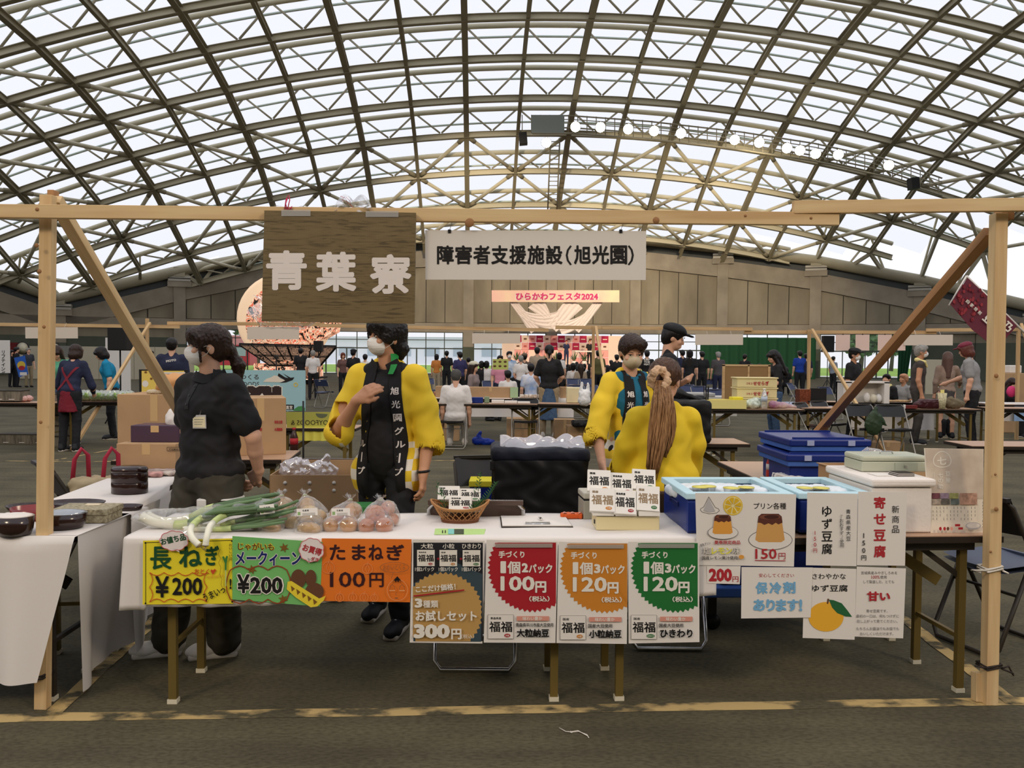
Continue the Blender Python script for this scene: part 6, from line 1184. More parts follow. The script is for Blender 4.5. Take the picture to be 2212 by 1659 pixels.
def person(loc, H, rz, label, q=1, fem=False, hair='short', hm=None, skin=None, top=None, sleeve='short', bottom=None, shoe=None, mask=None, hy=0, hp=0, lean=0, sit=False, L=None, R=None, hl=None, hr_=None, group=None, cap=None, coat=None, fat=1.0, skirt=None, bare=False, legs=True, wide=1.0, extra=None, hemz=.88, eyes=False, scarf=None, feet=None, stride=0, curl=.6, fd=(0, -1)):
    loc = Vector(loc); s = H / 1.7; g_ = Q[q]; t = empty('person', tuple(loc), rz, label, 'person', group); t.scale = (s, s, s); sk = skin or m_skin
    dz = -(.43 if sit is True else sit) if sit else 0; hip = Vector((0, .01, .93)); LR = Rm('X', lean)
    U = lambda p: (LR @ (Vector(p) - hip)) + hip + Vector((0, 0, dz)); nk = Vector((0, .012, 1.475)); HR = Rm('Z', hy) @ Rm('X', hp); Hd = lambda p: U(nk + HR @ (Vector(p) - nk))
    LRn = np.array(LR); HRn = np.array(LR @ HR)
    def up_(pr): return [(p[0], tuple(U(p[1])), tuple(U(p[2])), *p[3:]) if p[0].endswith('c') else (p[0], tuple(U(p[1])), p[2], LRn) if p[0].endswith('e') else (p[0], tuple(U(p[1])), p[2], p[3], LRn) for p in pr]
    def hd_(pr): return [(p[0], tuple(Hd(p[1])), tuple(Hd(p[2])), *p[3:]) if p[0].endswith('c') else (p[0], tuple(Hd(p[1])), p[2], HRn) for p in pr]
    f = (.90 if fem else 1.0); sw = .165 * f
    SH = {-1: Vector((-sw, .01, 1.375)), 1: Vector((sw, .01, 1.375))}; EL, WR = {}, {}
    for sd, A in ((1, L), (-1, R)):
        if A: EL[sd], WR[sd] = Vector(A[0]), Vector(A[1])
        else: EL[sd], WR[sd] = U((sd * (sw + .05), .02, 1.10)), U((sd * (sw + .055), -.05, .87))
    # head, neck, face
    head = [('e', (0, .012, 1.610), (.074, .090, .088)), ('e', (0, -.020, 1.548), (.056, .066, .066)), ('e', (0, -.05, 1.52), (.032, .032, .024)), ('e', (.074, .014, 1.575), (.009, .016, .027)), ('e', (-.074, .014, 1.575), (.009, .016, .027))]
    if q < 2: head += [('c', (0, -.082, 1.596), (0, -.100, 1.565), .007, .011), ('e', (.04, -.06, 1.565), (.02, .02, .018)), ('e', (-.04, -.06, 1.565), (.02, .02, .018)), ('-e', (.031, -.092, 1.597), (.017, .012, .009)), ('-e', (-.031, -.092, 1.597), (.017, .012, .009)), ('c', (-.015, -.084, 1.528), (.015, -.084, 1.528), .006, .006)]
    groups = [hd_(head) + up_([('c', (0, .022, 1.37), (0, .012, 1.50), .058, .050)])]; cells = [g_['h']]
    for sd, hh in ((1, hl), (-1, hr_)):
        d = (WR[sd] - EL[sd]).normalized(); dd, nn = hh or (d, (-sd, 0, 0)); cur = curl
        groups.append([('c', tuple(U(SH[sd])), tuple(EL[sd]), .05, .040), ('c', tuple(EL[sd]), tuple(EL[sd] + (WR[sd] - EL[sd]) * .4), .041, .039), ('c', tuple(EL[sd] + (WR[sd] - EL[sd]) * .4), tuple(WR[sd]), .039, .025)] + hand(WR[sd], dd, nn, cur, sd, q)); cells.append(g_['a'])
    kn, an = {}, {}
    for sd in (-1, 1):
        if sit: kn[sd], an[sd] = Vector((sd * .11, -.40, .50)), Vector((sd * .12, -.38 + .1 * (sd * stride), .09))
        elif feet: an[sd] = Vector(feet[sd > 0]); kn[sd] = (an[sd] + Vector((sd * .09, .01, .90))) / 2 + Vector((0, -.03, .02))
        else: kn[sd], an[sd] = Vector((sd * .10, -.015 - sd * stride * .12, .49)), Vector((sd * .105, .03 - sd * stride * .22, .09))
    hipj = {sd: Vector((sd * .085, .012, .90 + dz)) for sd in (-1, 1)}
    torso = up_([('e', (0, .015, 1.24), (.13 * f, .09, .17)), ('e', (0, .015, .98), (.14, .095, .12)), ('c', (-sw + .03, .015, 1.37), (sw - .03, .015, 1.37), .045, .045)])
    if q < 2 or bare: groups.append(torso + [x for sd in (-1, 1) for x in (('c', tuple(hipj[sd]), tuple(kn[sd]), .075, .052), ('c', tuple(kn[sd]), tuple((kn[sd] + an[sd]) / 2), .052, .05), ('c', tuple((kn[sd] + an[sd]) / 2), tuple(an[sd]), .05, .036))]); cells.append(g_['c'])
    sdf_obj('body', groups, cells, sk, t, k=(.012 if q == 0 else .02))
    if q == 0 or eyes:
        for sd in (-1, 1):
            mb = MB(); c_ = Hd((sd * .031, -.0825, 1.5965)); mb.lathe([(.001, -.004), (.0125, -.001), (.0125, .001), (.001, .004)], m_sclera, n=12, sy=.42, mx=Matrix.Translation(c_) @ (LR @ HR).to_4x4() @ Matrix.Rotation(PI / 2, 4, 'X')); o = mb.build('eye', t)
            mb = MB(); c_ = Hd((sd * .031, -.087, 1.597)); mb.lathe([(.0055, -.001), (.004, .001), (.001, .002)], m_eye, n=10, mx=Matrix.Translation(c_) @ (LR @ HR).to_4x4() @ Matrix.Rotation(PI / 2, 4, 'X')); mb.tube([Hd(p) for p in ((sd * .018, -.087, 1.6005), (sd * .031, -.0895, 1.603), (sd * .045, -.084, 1.6005))], .0016, m_eye, 5); mb.build('iris', o)
            mb = MB(); mb.tube([Hd(p) for p in ((sd * .016, -.093, 1.615), (sd * .033, -.092, 1.620), (sd * .052, -.080, 1.614))], [.002, .0028, .0012], hm or m_hairk, 5); mb.build('eyebrow', t)
    P_, N_ = HAIR[hair]; sdf_obj('hair', hd_(P_) + hd_(N_), g_['hr'], hm or m_hairk, t, k=.025, wob=(.0028 if q < 2 else 0), wl=.032)
    if mask:
        sdf_obj('face_mask', hd_([('e', (0, -.030, 1.545), (.065, .072, .058)), ('e', (0, -.082, 1.56), (.022, .028, .03)), ('-e', (0, .035, 1.56), (.12, .085, .12)), ('-e', (0, -.06, 1.635), (.12, .08, .036))]), g_['h'] * 1.15, mask, t, k=.02)
        if q < 2:
            for sd in (-1, 1): mb = MB(); mb.tube([Hd(p) for p in ((sd * .060, -.055, 1.575), (sd * .078, -.01, 1.592), (sd * .084, .012, 1.585), (sd * .080, -.005, 1.555), (sd * .056, -.05, 1.52))], .0014, mask, 5); mb.build('ear_loop', t)
    if cap: sdf_obj('cap', hd_([('e', (0, .015, 1.662), (.097, .113, .064)), ('e', (0, -.12, 1.652), (.064, .066, .010))]), g_['hr'], cap, t, k=.015)
    if scarf: sdf_obj('towel', up_([('c', (-.07, -.05, 1.42), (-.07, .06, 1.45), .025, .03), ('c', (.07, -.05, 1.42), (.07, .06, 1.45), .025, .03), ('c', (-.07, .06, 1.45), (.07, .06, 1.45), .03, .03), ('c', (-.06, -.06, 1.42), (-.02, -.1, 1.34), .025, .02)]), g_['c'] * .8, scarf, t)
    # top
    b = fat; bust = [('e', (.06, -.055, 1.27), (.07, .06, .07)), ('e', (-.06, -.055, 1.27), (.07, .06, .07))] if fem else []
    tp_ = [('e', (0, .015, 1.25), (.158 * f * b, .118 * b, .175)), ('e', (0, .012, 1.08), (.142 * b * (.94 if fem else 1.03), .110 * b, .16)), ('e', (0, .015, .95), (.160 * b, .118 * b, .10)), ('c', (-sw + .02, .012, 1.375), (sw - .02, .012, 1.375), .056, .056), ('c', (-.05, .02, 1.44), (.05, .02, 1.44), .035, .035)] + bust
    tp2 = up_(tp_); fr_ = {'short': .72, 'long': 1, 'none': .2}.get(sleeve, .72)
    if coat is None:
        for sd in (-1, 1):
            A, B = U(SH[sd]), EL[sd]; r = .062 * b; tp2.append(('c', tuple(A), tuple(A + (B - A) * fr_), r, r * (.95 if sleeve == 'short' else .82)))
            if sleeve == 'long': tp2.append(('c', tuple(B), tuple(B + (WR[sd] - B) * .93), .05, .036))
        neg = [('-c', tuple(U((0, -.01, 1.455))), tuple(U((0, -.03, 1.56))), .047, .07)]; hz = hemz + dz - (.03 if sit else 0)
        sdf_obj('shirt', tp2 + neg, g_['c'], top, t, k=.035, post=lambda X, Y, Z, D: np.maximum(D, hz - Z), wob=(.0035 if q == 0 else .003 if q == 1 else 0), wl=.11)
    else:
        top_in, hem = coat; sh = up_([('e', (0, .0, 1.24), (.135, .118, .18)), ('e', (0, .0, 1.0), (.13, .128, .22)), ('c', (-.09, .0, 1.40), (.09, .0, 1.40), .05, .05), ('-c', (0, -.015, 1.45), (0, -.03, 1.56), .047, .07)])
        inner = sdf_obj('shirt', sh, g_['c'], top_in, t, k=.04, wob=.002, wl=.1)
        ct = up_([('e', (0, .018, 1.26), (.170 * f * b, .128 * b, .175)), ('c', (0, .02, 1.15), (0, .02, hem + .14), .140 * b, .150 * b), ('e', (0, .02, hem + .14), (.205 * b, .155, .18)), ('c', (-sw + .02, .012, 1.375), (sw - .02, .012, 1.375), .062, .062), ('c', (-.055, .03, 1.44), (.055, .03, 1.44), .036, .036)])
        for sd in (-1, 1):
            A, B = U(SH[sd]), EL[sd]; W_ = WR[sd]; E_ = B + (W_ - B) * .25; dn = Vector((sd * .012, .0, -.03))
            ct += [('c', tuple(A), tuple(A + (B - A) * .5 + dn * .6), .060, .068), ('c', tuple(A + (B - A) * .5 + dn * .6), tuple(E_ + dn), .068, .080)]
        Wd = {sd: (EL[sd] + (WR[sd] - EL[sd]) * .25 + Vector((sd * .012, 0, -.03)), (WR[sd] - EL[sd]).normalized()) for sd in (-1, 1)}
        hemz = hem + (dz)
        def post(X, Y, Z, D):
            D = np.maximum(D, hemz - Z)
            for sd in (-1, 1):  # sleeves cut open: an end plane and a hollow
                c_, d_ = Wd[sd]; al = (X - c_.x) * d_.x + (Y - c_.y) * d_.y + (Z - c_.z) * d_.z; rad = np.sqrt(np.maximum((X - c_.x) ** 2 + (Y - c_.y) ** 2 + (Z - c_.z) ** 2 - al * al, 0)); near = (np.abs(X) > .192) & (np.abs((X - c_.x)) < .15) & (np.abs(Y - c_.y) < .16) & (np.abs(Z - c_.z) < .16)
                if abs(c_.x) > .12: D = np.where(near & (al > .045), np.maximum(D, al - .05), D); D = np.where(near & (rad < .070) & (al > -.06), np.maximum(D, .068 - rad), D)
            # front opening
            if not back_only: D = np.where((Y < 0) & (np.abs(X) < op(Z)), np.maximum(D, op(Z) - np.abs(X) + .0 * Y), D)
            return D
        back_only = (extra == 'back'); op = lambda Z: np.clip(.045 + (1.44 + dz - Z) * .10, .02, .088) if extra != 'narrow' else np.clip(.03 + (1.44 - Z) * .055, .02, .05)
        cm = sdf_obj('happi_coat', ct + up_([('-c', (0, -.02, 1.46), (0, -.04, 1.58), .05, .07)]), g_['c'] * .85, m_happip if back_only else m_happi, t, k=.035, post=post, wob=.0032, wl=.19)
        if not back_only:
            me = [cm.data, inner.data]; vv = []; ff = []
            for m_ in me: k_ = len(vv); vv += [v.co.copy() for v in m_.vertices]; ff += [tuple(i + k_ for i in p.vertices) for p in m_.polygons]
            bv = BVHTree.FromPolygons(vv, ff); COL = {}
            for sd in (-1, 1):
                mb = MB(); N = 40
                def edge(u): z = 1.455 - (1.455 - hem - .01) * u; return float(op(z)), z
                def fn(a, u):
                    e_, z = edge(u); x = sd * (e_ - .012 + (.062 if q == 0 else .055) * a); p0 = U((x, -1, z)); h = bv.ray_cast(Vector((x, -1.5, p0.z if lean == 0 else z + dz)), Vector((0, 1, 0))); y = h[0].y if h[0] is not None else .0
                    return (x, min(y, .08) - .007, z + dz)
                mb.grid(fn, 5, N, m_jet_cloth); COL[sd] = mb.build('collar_band', t)
            txt = '旭光園グループ'
            for sd in (-1, 1):
                items = []
                for i, c_ in enumerate(txt):
                    if sd == -1 and R and 1 <= i <= 3 and q == 0 and extra != 'narrow': continue
                    z = 1.30 - .072 * i; e_ = float(op(z)); items.append((c_ if c_ != 'ー' else '|', (sd * (e_ + .018), z + dz), .042 if c_ != 'ー' else .05, .0))
                drape('printed_character', items, COL[sd], m_wht, t, off=.003)
    # bottoms
    if skirt: sdf_obj('skirt', [('e', tuple(hip + Vector((0, 0, dz))), (.155, .12, .10)), ('c', (0, .01, .88), (0, .01, skirt[1]), .135, .16), ('-b', (0, 0, skirt[1] - .2), (.5, .5, .2), .0)], g_['c'], skirt[0], t, wob=.004, wl=.1)
    if bottom and legs:
        pr = [('e', tuple(hip + Vector((0, .0, dz - .02))), (.148 * b, .108 * b, .12))]
        for sd in (-1, 1): pr += [('c', tuple(hipj[sd]), tuple(kn[sd]), .092 * b, .066 * wide), ('c', tuple(kn[sd]), tuple(an[sd] + Vector((0, 0, .0))), .066 * wide, .056 * wide)]
        sdf_obj('trousers', pr, g_['c'], bottom, t, k=.025, wob=.004 if q < 2 else 0, wl=.12)
    if legs and (shoe or bare):
        FD = Vector((*fd, 0)).normalized(); FR = np.array(Rm('Z', math.atan2(FD.x, -FD.y)))
        for sd in (-1, 1):
            a = an[sd]; FP = lambda x, y, z: tuple(Vector((a.x, a.y, z)) + FD * -y + Vector((-FD.y, FD.x, 0)) * x)
            if q == 2: sdf_obj('shoe', [('c', FP(0, .03, .04), FP(0, -.14, .032), .04, .034)], g_['a'], shoe or sk, t)
            else:
                so = sdf_obj('shoe', [('c', FP(0, .035, .05), FP(0, -.13, .038), .042, .036), ('c', FP(0, .03, .05), FP(0, .02, .10), .044, .042), ('e', FP(0, -.12, .035), (.045, .07, .034), FR)], g_['a'] * 1.3, shoe or sk, t, k=.02)
                sdf_obj('sole', [('b', FP(0, -.055, .014), (.026, .105, .004), .014, FR)], g_['a'] * 1.3, m_sole, so, k=.01)
                if q == 0:
                    for i in range(4): mb = MB(); y_ = -.045 - i * .022; mb.tube([FP(-.022, y_, .074 - i * .006), FP(0, y_ - .006, .088 - i * .007), FP(.024, y_, .074 - i * .006)], .003, m_mask, 5); mb.build('lace', so)
    return t
m_sole = mat('white_rubber_sole', (214, 206, 194), .6); m_jet_cloth = mat('black_collar_cloth', (28, 27, 28), .8)
m_happip = mat('plain_yellow_happi_cloth', (240, 204, 44), .75, noise=.08, scale=6)
m_happi = bpy.data.materials.new('yellow_happi_cloth'); m_happi.use_nodes = True; nt = m_happi.node_tree; b_ = nt.nodes['Principled BSDF']; b_.inputs['Roughness'].default_value = .75
tc = nt.nodes.new('ShaderNodeTexCoord'); mp = nt.nodes.new('ShaderNodeMapping'); mp.inputs['Scale'].default_value = (1, 0, 1); mp.inputs['Location'].default_value = (.011, .01, .013); ck = nt.nodes.new('ShaderNodeTexChecker'); ck.inputs['Scale'].default_value = 17
ck.inputs['Color1'].default_value = (lin(238), lin(232), lin(218), 1); ck.inputs['Color2'].default_value = (lin(240), lin(204), lin(44), 1); sx = nt.nodes.new('ShaderNodeSeparateXYZ'); lt_ = nt.nodes.new('ShaderNodeMath'); lt_.operation = 'LESS_THAN'; lt_.inputs[1].default_value = 1.02
mx = nt.nodes.new('ShaderNodeMixRGB'); mx.inputs[1].default_value = (lin(240), lin(204), lin(44), 1); L_ = nt.links
L_.new(tc.outputs['Object'], mp.inputs[0]); L_.new(mp.outputs[0], ck.inputs['Vector']); L_.new(tc.outputs['Object'], sx.inputs[0]); L_.new(sx.outputs['Z'], lt_.inputs[0]); ab = nt.nodes.new('ShaderNodeMath'); ab.operation = 'ABSOLUTE'; l2 = nt.nodes.new('ShaderNodeMath'); l2.operation = 'LESS_THAN'; l2.inputs[1].default_value = .205; mu = nt.nodes.new('ShaderNodeMath'); mu.operation = 'MULTIPLY'; L_.new(sx.outputs['X'], ab.inputs[0]); L_.new(ab.outputs[0], l2.inputs[0]); L_.new(l2.outputs[0], mu.inputs[0]); L_.new(lt_.outputs[0], mu.inputs[1]); L_.new(mu.outputs[0], mx.inputs[0]); L_.new(ck.outputs['Color'], mx.inputs[2]); L_.new(mx.outputs[0], b_.inputs['Base Color'])
m_bshirt = mat('black_cotton', (30, 29, 30), .75); m_dkol = mat('dark_olive_trousers', (62, 58, 48), .8); m_jeans = mat('blue_denim', (74, 98, 128), .8, noise=.2, scale=20); m_blk_t = mat('black_trousers', (32, 32, 35), .8); m_wshoe = mat('white_leather', (226, 220, 210), .5); m_bshoe = mat('black_shoe', (30, 30, 34), .6)
# woman in a black polo, hands behind her back
p1 = person((-1.47, 3.80, 0), 1.575, -.50, 'person in a black polo shirt with name badge and white mask, hands behind back', q=0, fem=True, hair='pony', hm=m_hairb, top=m_bshirt, bottom=m_dkol, shoe=m_wshoe, mask=m_mask, hy=-.62, fat=1.26, hemz=.81, L=((.262, .06, 1.13), (.185, .17, .93)), R=((-.25, .08, 1.13), (-.05, .20, .90)), hl=((-.7, .15, -.5), (0, 1, .2)), hr_=((.5, .1, -.5), (0, 1, .2)), wide=1.5, feet=((-.11, -.16, .09), (.15, -.03, .09)), fd=(-.69, -.72), curl=.9)
bd = MB(); shp = [c for c in p1.children if c.name.startswith('shirt')][0].data; bvp = BVHTree.FromPolygons([v.co.copy() for v in shp.vertices], [tuple(p.vertices) for p in shp.polygons])
def onp(x, z, o=.006): h = bvp.ray_cast(Vector((x, -1, z)), Vector((0, 1, 0))); return Vector((x, (h[0].y if h[0] is not None else -.1) - o, z))
fbx = onp(.085, 1.21, .012); Rb = Matrix.Translation(fbx) @ Matrix.Rotation(-.05, 4, 'Y'); bd.box((-.048, -.003, -.034), (.048, 0, .034), mat('clear_badge_case', (206, 202, 196), .3), Rb); bd.box((-.044, -.0042, -.028), (.044, -.0032, .024), mat('cream_card', (238, 226, 186)), Rb); bg_ = bd.build('name_badge', p1)
mb = MB(); mb.bar(fbx + Vector((0, 0, .034)), fbx + Vector((.004, .015, .09)), .012, .004, m_chrome); [mb.box((-.034, -.0048, .010 - k * .012), (.034 - k * .006, -.0043, .012 - k * .012), mid, Rb) for k in range(3)]; mb.build('badge_clip', p1)
mb = MB(); mb.grid(lambda u, v: onp(-.014 + .028 * u, 1.40 - .13 * v, .003), 2, 14, mat('black_placket', (44, 43, 44), .7)); mb.build('placket', p1)
for z_ in (1.385, 1.34, 1.295): mb = MB(); mb.lathe([(.005, 0), (.004, .002), (.001, .002)], mat('grey_button', (80, 80, 82), .4), n=10, mx=Matrix.Translation(onp(0, z_, .005)) @ Matrix.Rotation(PI / 2, 4, 'X')); mb.build('button', p1)
mb = MB(); mb.grid(lambda u, v: (.075 * math.cos(-2.3 + 3.2 * u - .4) * (1 + .22 * v), .02 + .068 * math.sin(-2.3 + 3.2 * u - .4) * (1 + .4 * v), 1.475 - .045 * v - .03 * (1 - abs(2 * u - 1))), 16, 4, m_bshirt); mb.build('collar', p1)
mb = MB(); mb.grid(lambda u, v: (.075 * math.cos(-2.3 + 3.2 * u + 1.7) * (1 + .22 * v), .02 + .068 * math.sin(-2.3 + 3.2 * u + 1.7) * (1 + .4 * v), 1.475 - .045 * v - .03 * (1 - abs(2 * u - 1))), 16, 4, m_bshirt); mb.build('collar', p1)
# man in the yellow happi coat
p2 = person((-.665, 4.18, 0), 1.64, -.16, 'person in yellow happi coat with black collar and white mask, hand at throat', q=0, hair='shaggy', skin=m_skin2, mask=m_mask, hy=-.72, hp=.02, coat=(m_bshirt, .70), bottom=m_blk_t, shoe=m_bshoe, R=((-.26, -.09, 1.05), (-.085, -.235, 1.255)), L=((.235, .04, 1.09), (.225, -.06, .85)), hr_=((.75, -.05, .55), (.1, .9, -.3)), hl=((0, -.1, -1), (-1, 0, 0)), curl=.55, stride=.55, fat=1.02)
mb = MB(); mb.tube([(.225 + .031 * math.cos(a), -.055 + .031 * math.sin(a), .865 + .004 * math.cos(a)) for a in [i * PI / 8 for i in range(16)]], .007, m_blkp, 6, closed=True); mb.build('wristband', p2)
mb = MB(); mb.grid(lambda u, v: (.035 + .028 * v + .01 * math.sin(3 * u), -.045 - .05 * u + .06 * v * (1 - u), 1.50 - .11 * u), 10, 3, mat('green_neck_strap', (36, 140, 64), .6)); mb.build('green_collar', p2)
for sd in (-1, 1):
    mb = MB(); mb.grid(lambda u, v: (sd * (.022 + .05 * u + .012 * v), -.085 + .055 * u - .012 * (1 - v), 1.44 + .035 * u - .04 * v * (1 - .4 * u)), 6, 4, m_bshirt); mb.build('polo_collar', p2)
# standing woman in happi coat, looking down
p3 = person((.745, 4.95, 0), 1.585, .36, 'person in yellow happi coat and teal shirt with beige mask, looking down', q=0, fem=True, hair='short', hm=m_hairb, mask=m_maskb, hp=.34, hy=-.25, lean=0, coat=(mat('teal_shirt', (30, 104, 132), .8), .70), extra='narrow', bottom=m_blk_t, shoe=m_bshoe, R=((-.27, -.02, 1.10), (-.27, -.12, .86)), L=((.22, -.02, 1.1), (.2, -.15, .9)), fat=.94, curl=.7)
# seated woman in happi coat seen from behind
p4 = person((.79, 4.10, 0), 1.62, PI + .10, 'person seated with back turned in yellow happi coat, long brown ponytail', q=0, fem=True, hair='bun', hm=mat('chestnut_hair', (92, 62, 42), .35, noise=.5, scale=30, stretch=(4, 4, .6), bump=.4), hy=-.62, hp=.12, sit=.20, coat=(m_bshirt, .88), extra='back', bottom=m_blk_t, shoe=m_bshoe, L=((.195, -.08, .92), (.12, -.30, .84)), R=((-.195, -.08, .92), (-.12, -.30, .84)), fat=1.0, curl=.5)
def strands(parent, path, n, r0, spread, mt, off=(0, 0, 0)):
    mb = MB(); ra = random.Random(5); P = [Vector(p) + Vector(off) for p in path]
    for i in range(n):
        a, q = ra.uniform(0, 2 * PI), ra.random() ** .5; L = []; ph = ra.uniform(0, 6); end = ra.uniform(.8, 1.0)
        for j in range(9):
            f = j / 8 * end * (len(P) - 1); k = min(int(f), len(P) - 2); p = P[k] + (P[k + 1] - P[k]) * (f - k); w_ = spread[min(k + 1, len(spread) - 1)] * (f - k) + spread[k] * (1 - f + k)
            L.append(p + Vector((math.cos(a) * q * w_ + .004 * math.sin(ph + j), math.sin(a) * q * w_ * .6, 0)))
        mb.tube(L, [r0 * (1 - .6 * j / 8) for j in range(9)], mt, 5)
    return tag(mb.build('ponytail', parent), kind='stuff')
strands(p4, [(.03, .14, 1.385), (.035, .19, 1.27), (.065, .20, 1.08), (.095, .19, .86)], 150, .0075, [.03, .055, .05, .028], m_hairl, (.02, -.01, 0))
strands(p4, [(.03, .14, 1.385), (.0, .19, 1.25), (-.01, .19, 1.12), (.02, .185, .98)], 40, .006, [.025, .03, .03, .012], m_hairl, (.02, -.01, 0))
m_scr = mat('beige_satin', (226, 186, 146), .4); sc_ = [('e', (.035 + .042 * math.cos(a), .145 + .02 * math.sin(2 * a), 1.40 + .045 * math.sin(a)), (.024, .022, .024)) for a in [i * PI / 4.5 for i in range(9)]]; sdf_obj('scrunchie', sc_, .0045, m_scr, p4, loc=(.03, -.01, 0), k=.006, wob=.004, wl=.03)
# ------------------------------------------------------------------ second row of stalls
BY = 14.4
def frame(name_px, beams, posts, braces, label):
    c = at(name_px, 706, BY); c.z = 0; t = empty('stall_frame', tuple(c), 0, label, 'stall frame')
    for (x0, y0, x1, y1, dY) in beams: timber('beam', at(x0, y0, BY + dY), at(x1, y1, BY + dY), .04, .062, t, m_pineF, bevel=0)
    for px, yt in posts: b_ = at(px, 800, BY); a = at(px, yt, BY); timber('post', (b_.x, b_.y, 0), a, .05, .05, t, m_pineF, up=(0, 1, 0), bevel=0)
    for px, yt, qx, Yq in braces: a = at(px, yt, BY - .1); b_ = at(qx, 975, Yq); timber('brace', a, (b_.x, b_.y, .02), .045, .045, t, m_pineF, bevel=0)
frame(200, [(-60, 700, 388, 706, 0), (362, 698, 700, 701, .05)], [(318, 688)], [(324, 698, 156, 11.6)], 'pine stall frame at far left behind the side table')
frame(900, [(690, 703, 1185, 713, 0), (1200, 707, 1300, 708, .05)], [(1282, 705)], [(1287, 706, 1334, 11.7)], 'pine stall frame behind the seated man in white')
frame(1500, [(1301, 708, 1625, 711, 0), (1608, 717, 2022, 718, .05)], [(1748, 712)], [(1754, 712, 1914, 11.9)], 'pine stall frame behind the woman with the phone')
frame(2100, [(2001, 713, 2330, 711, 0)], [(2200, 715)], [(2206, 700, 2300, 11.9)], 'pine stall frame at the right edge behind the flag')
m_nb = mat('cream_board_back', (222, 208, 190), .6)
for x0, y0, x1, y1, lb in ((55, 707, 168, 731, 'blank back of a white name board at far left'), (534, 706, 646, 733, 'blank back of a white name board under the wood-print board'), (1020, 720, 1124, 742, 'blank back of a white name board left of the stage'), (1502, 722, 1605, 745, 'blank back of a white name board beside the green curtain'), (1952, 723, 2058, 746, 'blank back of a white name board near the right post')):
    a, b = at(x0, (y0 + y1) / 2, BY - .06), at(x1, (y0 + y1) / 2, BY - .06); c = (a + b) / 2; t = empty('name_board', tuple(c), 0, lb, 'sign'); h = (y1 - y0) * BY / F
    one('board', t, m_nb, 'bar', a - c, b - c, .01, h)
    for q in (.25, .75): p = a + (b - a) * q - c; mb = MB(); mb.tube([p + Vector((0, 0, h / 2)), p + Vector((0, .06, h / 2 + .08))], .004, m_tiew, 4); mb.build('string', t)
for i, (x0, x1) in enumerate(((1805, 1836), (1848, 1878), (1896, 1926), (1939, 1956))):
    a, b = at(x0, 740, BY - .05), at(x1, 740, BY - .05); c = (a + b) / 2; t = empty('paper_sheet', tuple(c), 0, ['leftmost', 'second', 'third', 'rightmost'][i] + ' of the pale pink sheets hanging before the window', 'paper'); one('sheet', t, mat('pale_pink_paper', (232, 204, 190), .7), 'bar', a - c, b - c, .003, .29); one('clip', t, m_edge, 'bar', (-.01, 0, .15), (.01, 0, .15), .01, .02)
# tables of the middle ground
def tb(px, Y, L, rz, label, top=None, D=.45, leg=None, group=None): c = at(px, 800, Y); return folding_table((c.x, c.y, 0), L, D, rz, label, group, top, leg=leg)
def gp(px, Y, z): c = at(px, 800, Y); return Vector((c.x, c.y, z))
def cover(px0, px1, Y, D, drop, label, mt=None, side=-1):
    a, b = at(px0, 800, Y), at(px1, 800, Y); mb = MB(); N = 40
    def fn(u, v):
        X = a.x + (b.x - a.x) * u; t = v * 2
        if t < 1: return (X, Y + D * (1 - t) if side < 0 else Y - D * (1 - t), .712)
        return (X, Y + side * (.01 + .015 * (t - 1) * math.sin(u * 40)), .71 - drop * (t - 1))
    mb.grid(fn, N, 12, mt or m_cloth); o = mb.build('tablecloth'); return tag(o, label, 'tablecloth')
tb(10, 12.0, 1.8, 0, 'folding table of red produce at the left edge'); tb(232, 12.5, 1.25, .12, 'folding table piled with bagged lettuce'); tb(1040, 12.6, 1.8, 0, 'folding table in front of the seated man in white'); tb(1215, 12.75, 1.2, -.15, 'folding table beside the woman in the denim skirt')
tb(1625, 11.8, 1.45, 0, 'folding table with crates and bottle left of the phone woman', leg=m_gold); tb(1800, 12.2, 1.2, .1, 'folding table behind the right-hand brace'); tb(2015, 12.2, 1.3, 0, 'folding table with handbag beside the person in a maroon cap'); tb(2230, 7.0, 1.3, 0, 'brown folding table at the right edge', leg=m_dark); tb(2190, 12.5, .9, 0, 'dark folding table right of the right post', leg=m_dark)
tb(1000, 14.2, 3.2, 0, 'long counter table beyond the seated man'); tb(1900, 14.0, 2.2, 0, 'long counter table beyond the green drawstring bag'); tb(2205, 13.6, 1.4, 0, 'counter table at the right edge under a cloth')
cover(915, 1240, 14.1, .4, .34, 'white cloth over the counter beyond the seated man'); cover(1840, 2020, 13.9, .4, .5, 'white cloth over the counter near the round pizzas'); cover(2130, 2290, 13.5, .45, .3, 'white and blue cloth at the right edge')
for i, (px, Y, L, D, H, z, lb) in enumerate(((968, 13.6, .4, .3, .34, 0, 'brown carton under the seated man table'), (1130, 13.5, .55, .35, .40, 0, 'printed brown carton behind the empty chair'), (1220, 13.6, .35, .3, .38, 0, 'brown carton right of the denim skirt'), (1255, 12.9, .45, .35, .33, 0, 'brown carton topped by a black bag'), (1060, 14.25, .9, .3, .19, .71, 'long carton on the counter with a green label'), (960, 14.25, .3, .3, .20, .71, 'small carton on the counter left of the man in white'), (1224, 14.3, .24, .28, .2, .71, 'small carton right of the woman in black'), (1912, 12.2, .5, .3, .18, 0, 'dark box under the right-hand tables'))): carton(tuple(gp(px, Y, z)), L, D, H, .02, lb)
o = one('label_card', None, mat('mint_card', (176, 204, 160)), 'box', (-.07, -.004, 0), (.07, 0, .19), loc=tuple(gp(1111, 14.08, .715))); tag(o, 'mint green card on the long carton', 'card')
tag(one('cash_tin', None, m_blue, 'box', (-.11, -.08, 0), (.11, .08, .09), loc=tuple(gp(1029, 12.6, .705)), bevel=.006), 'blue metal cash tin beside the seated man', 'box')
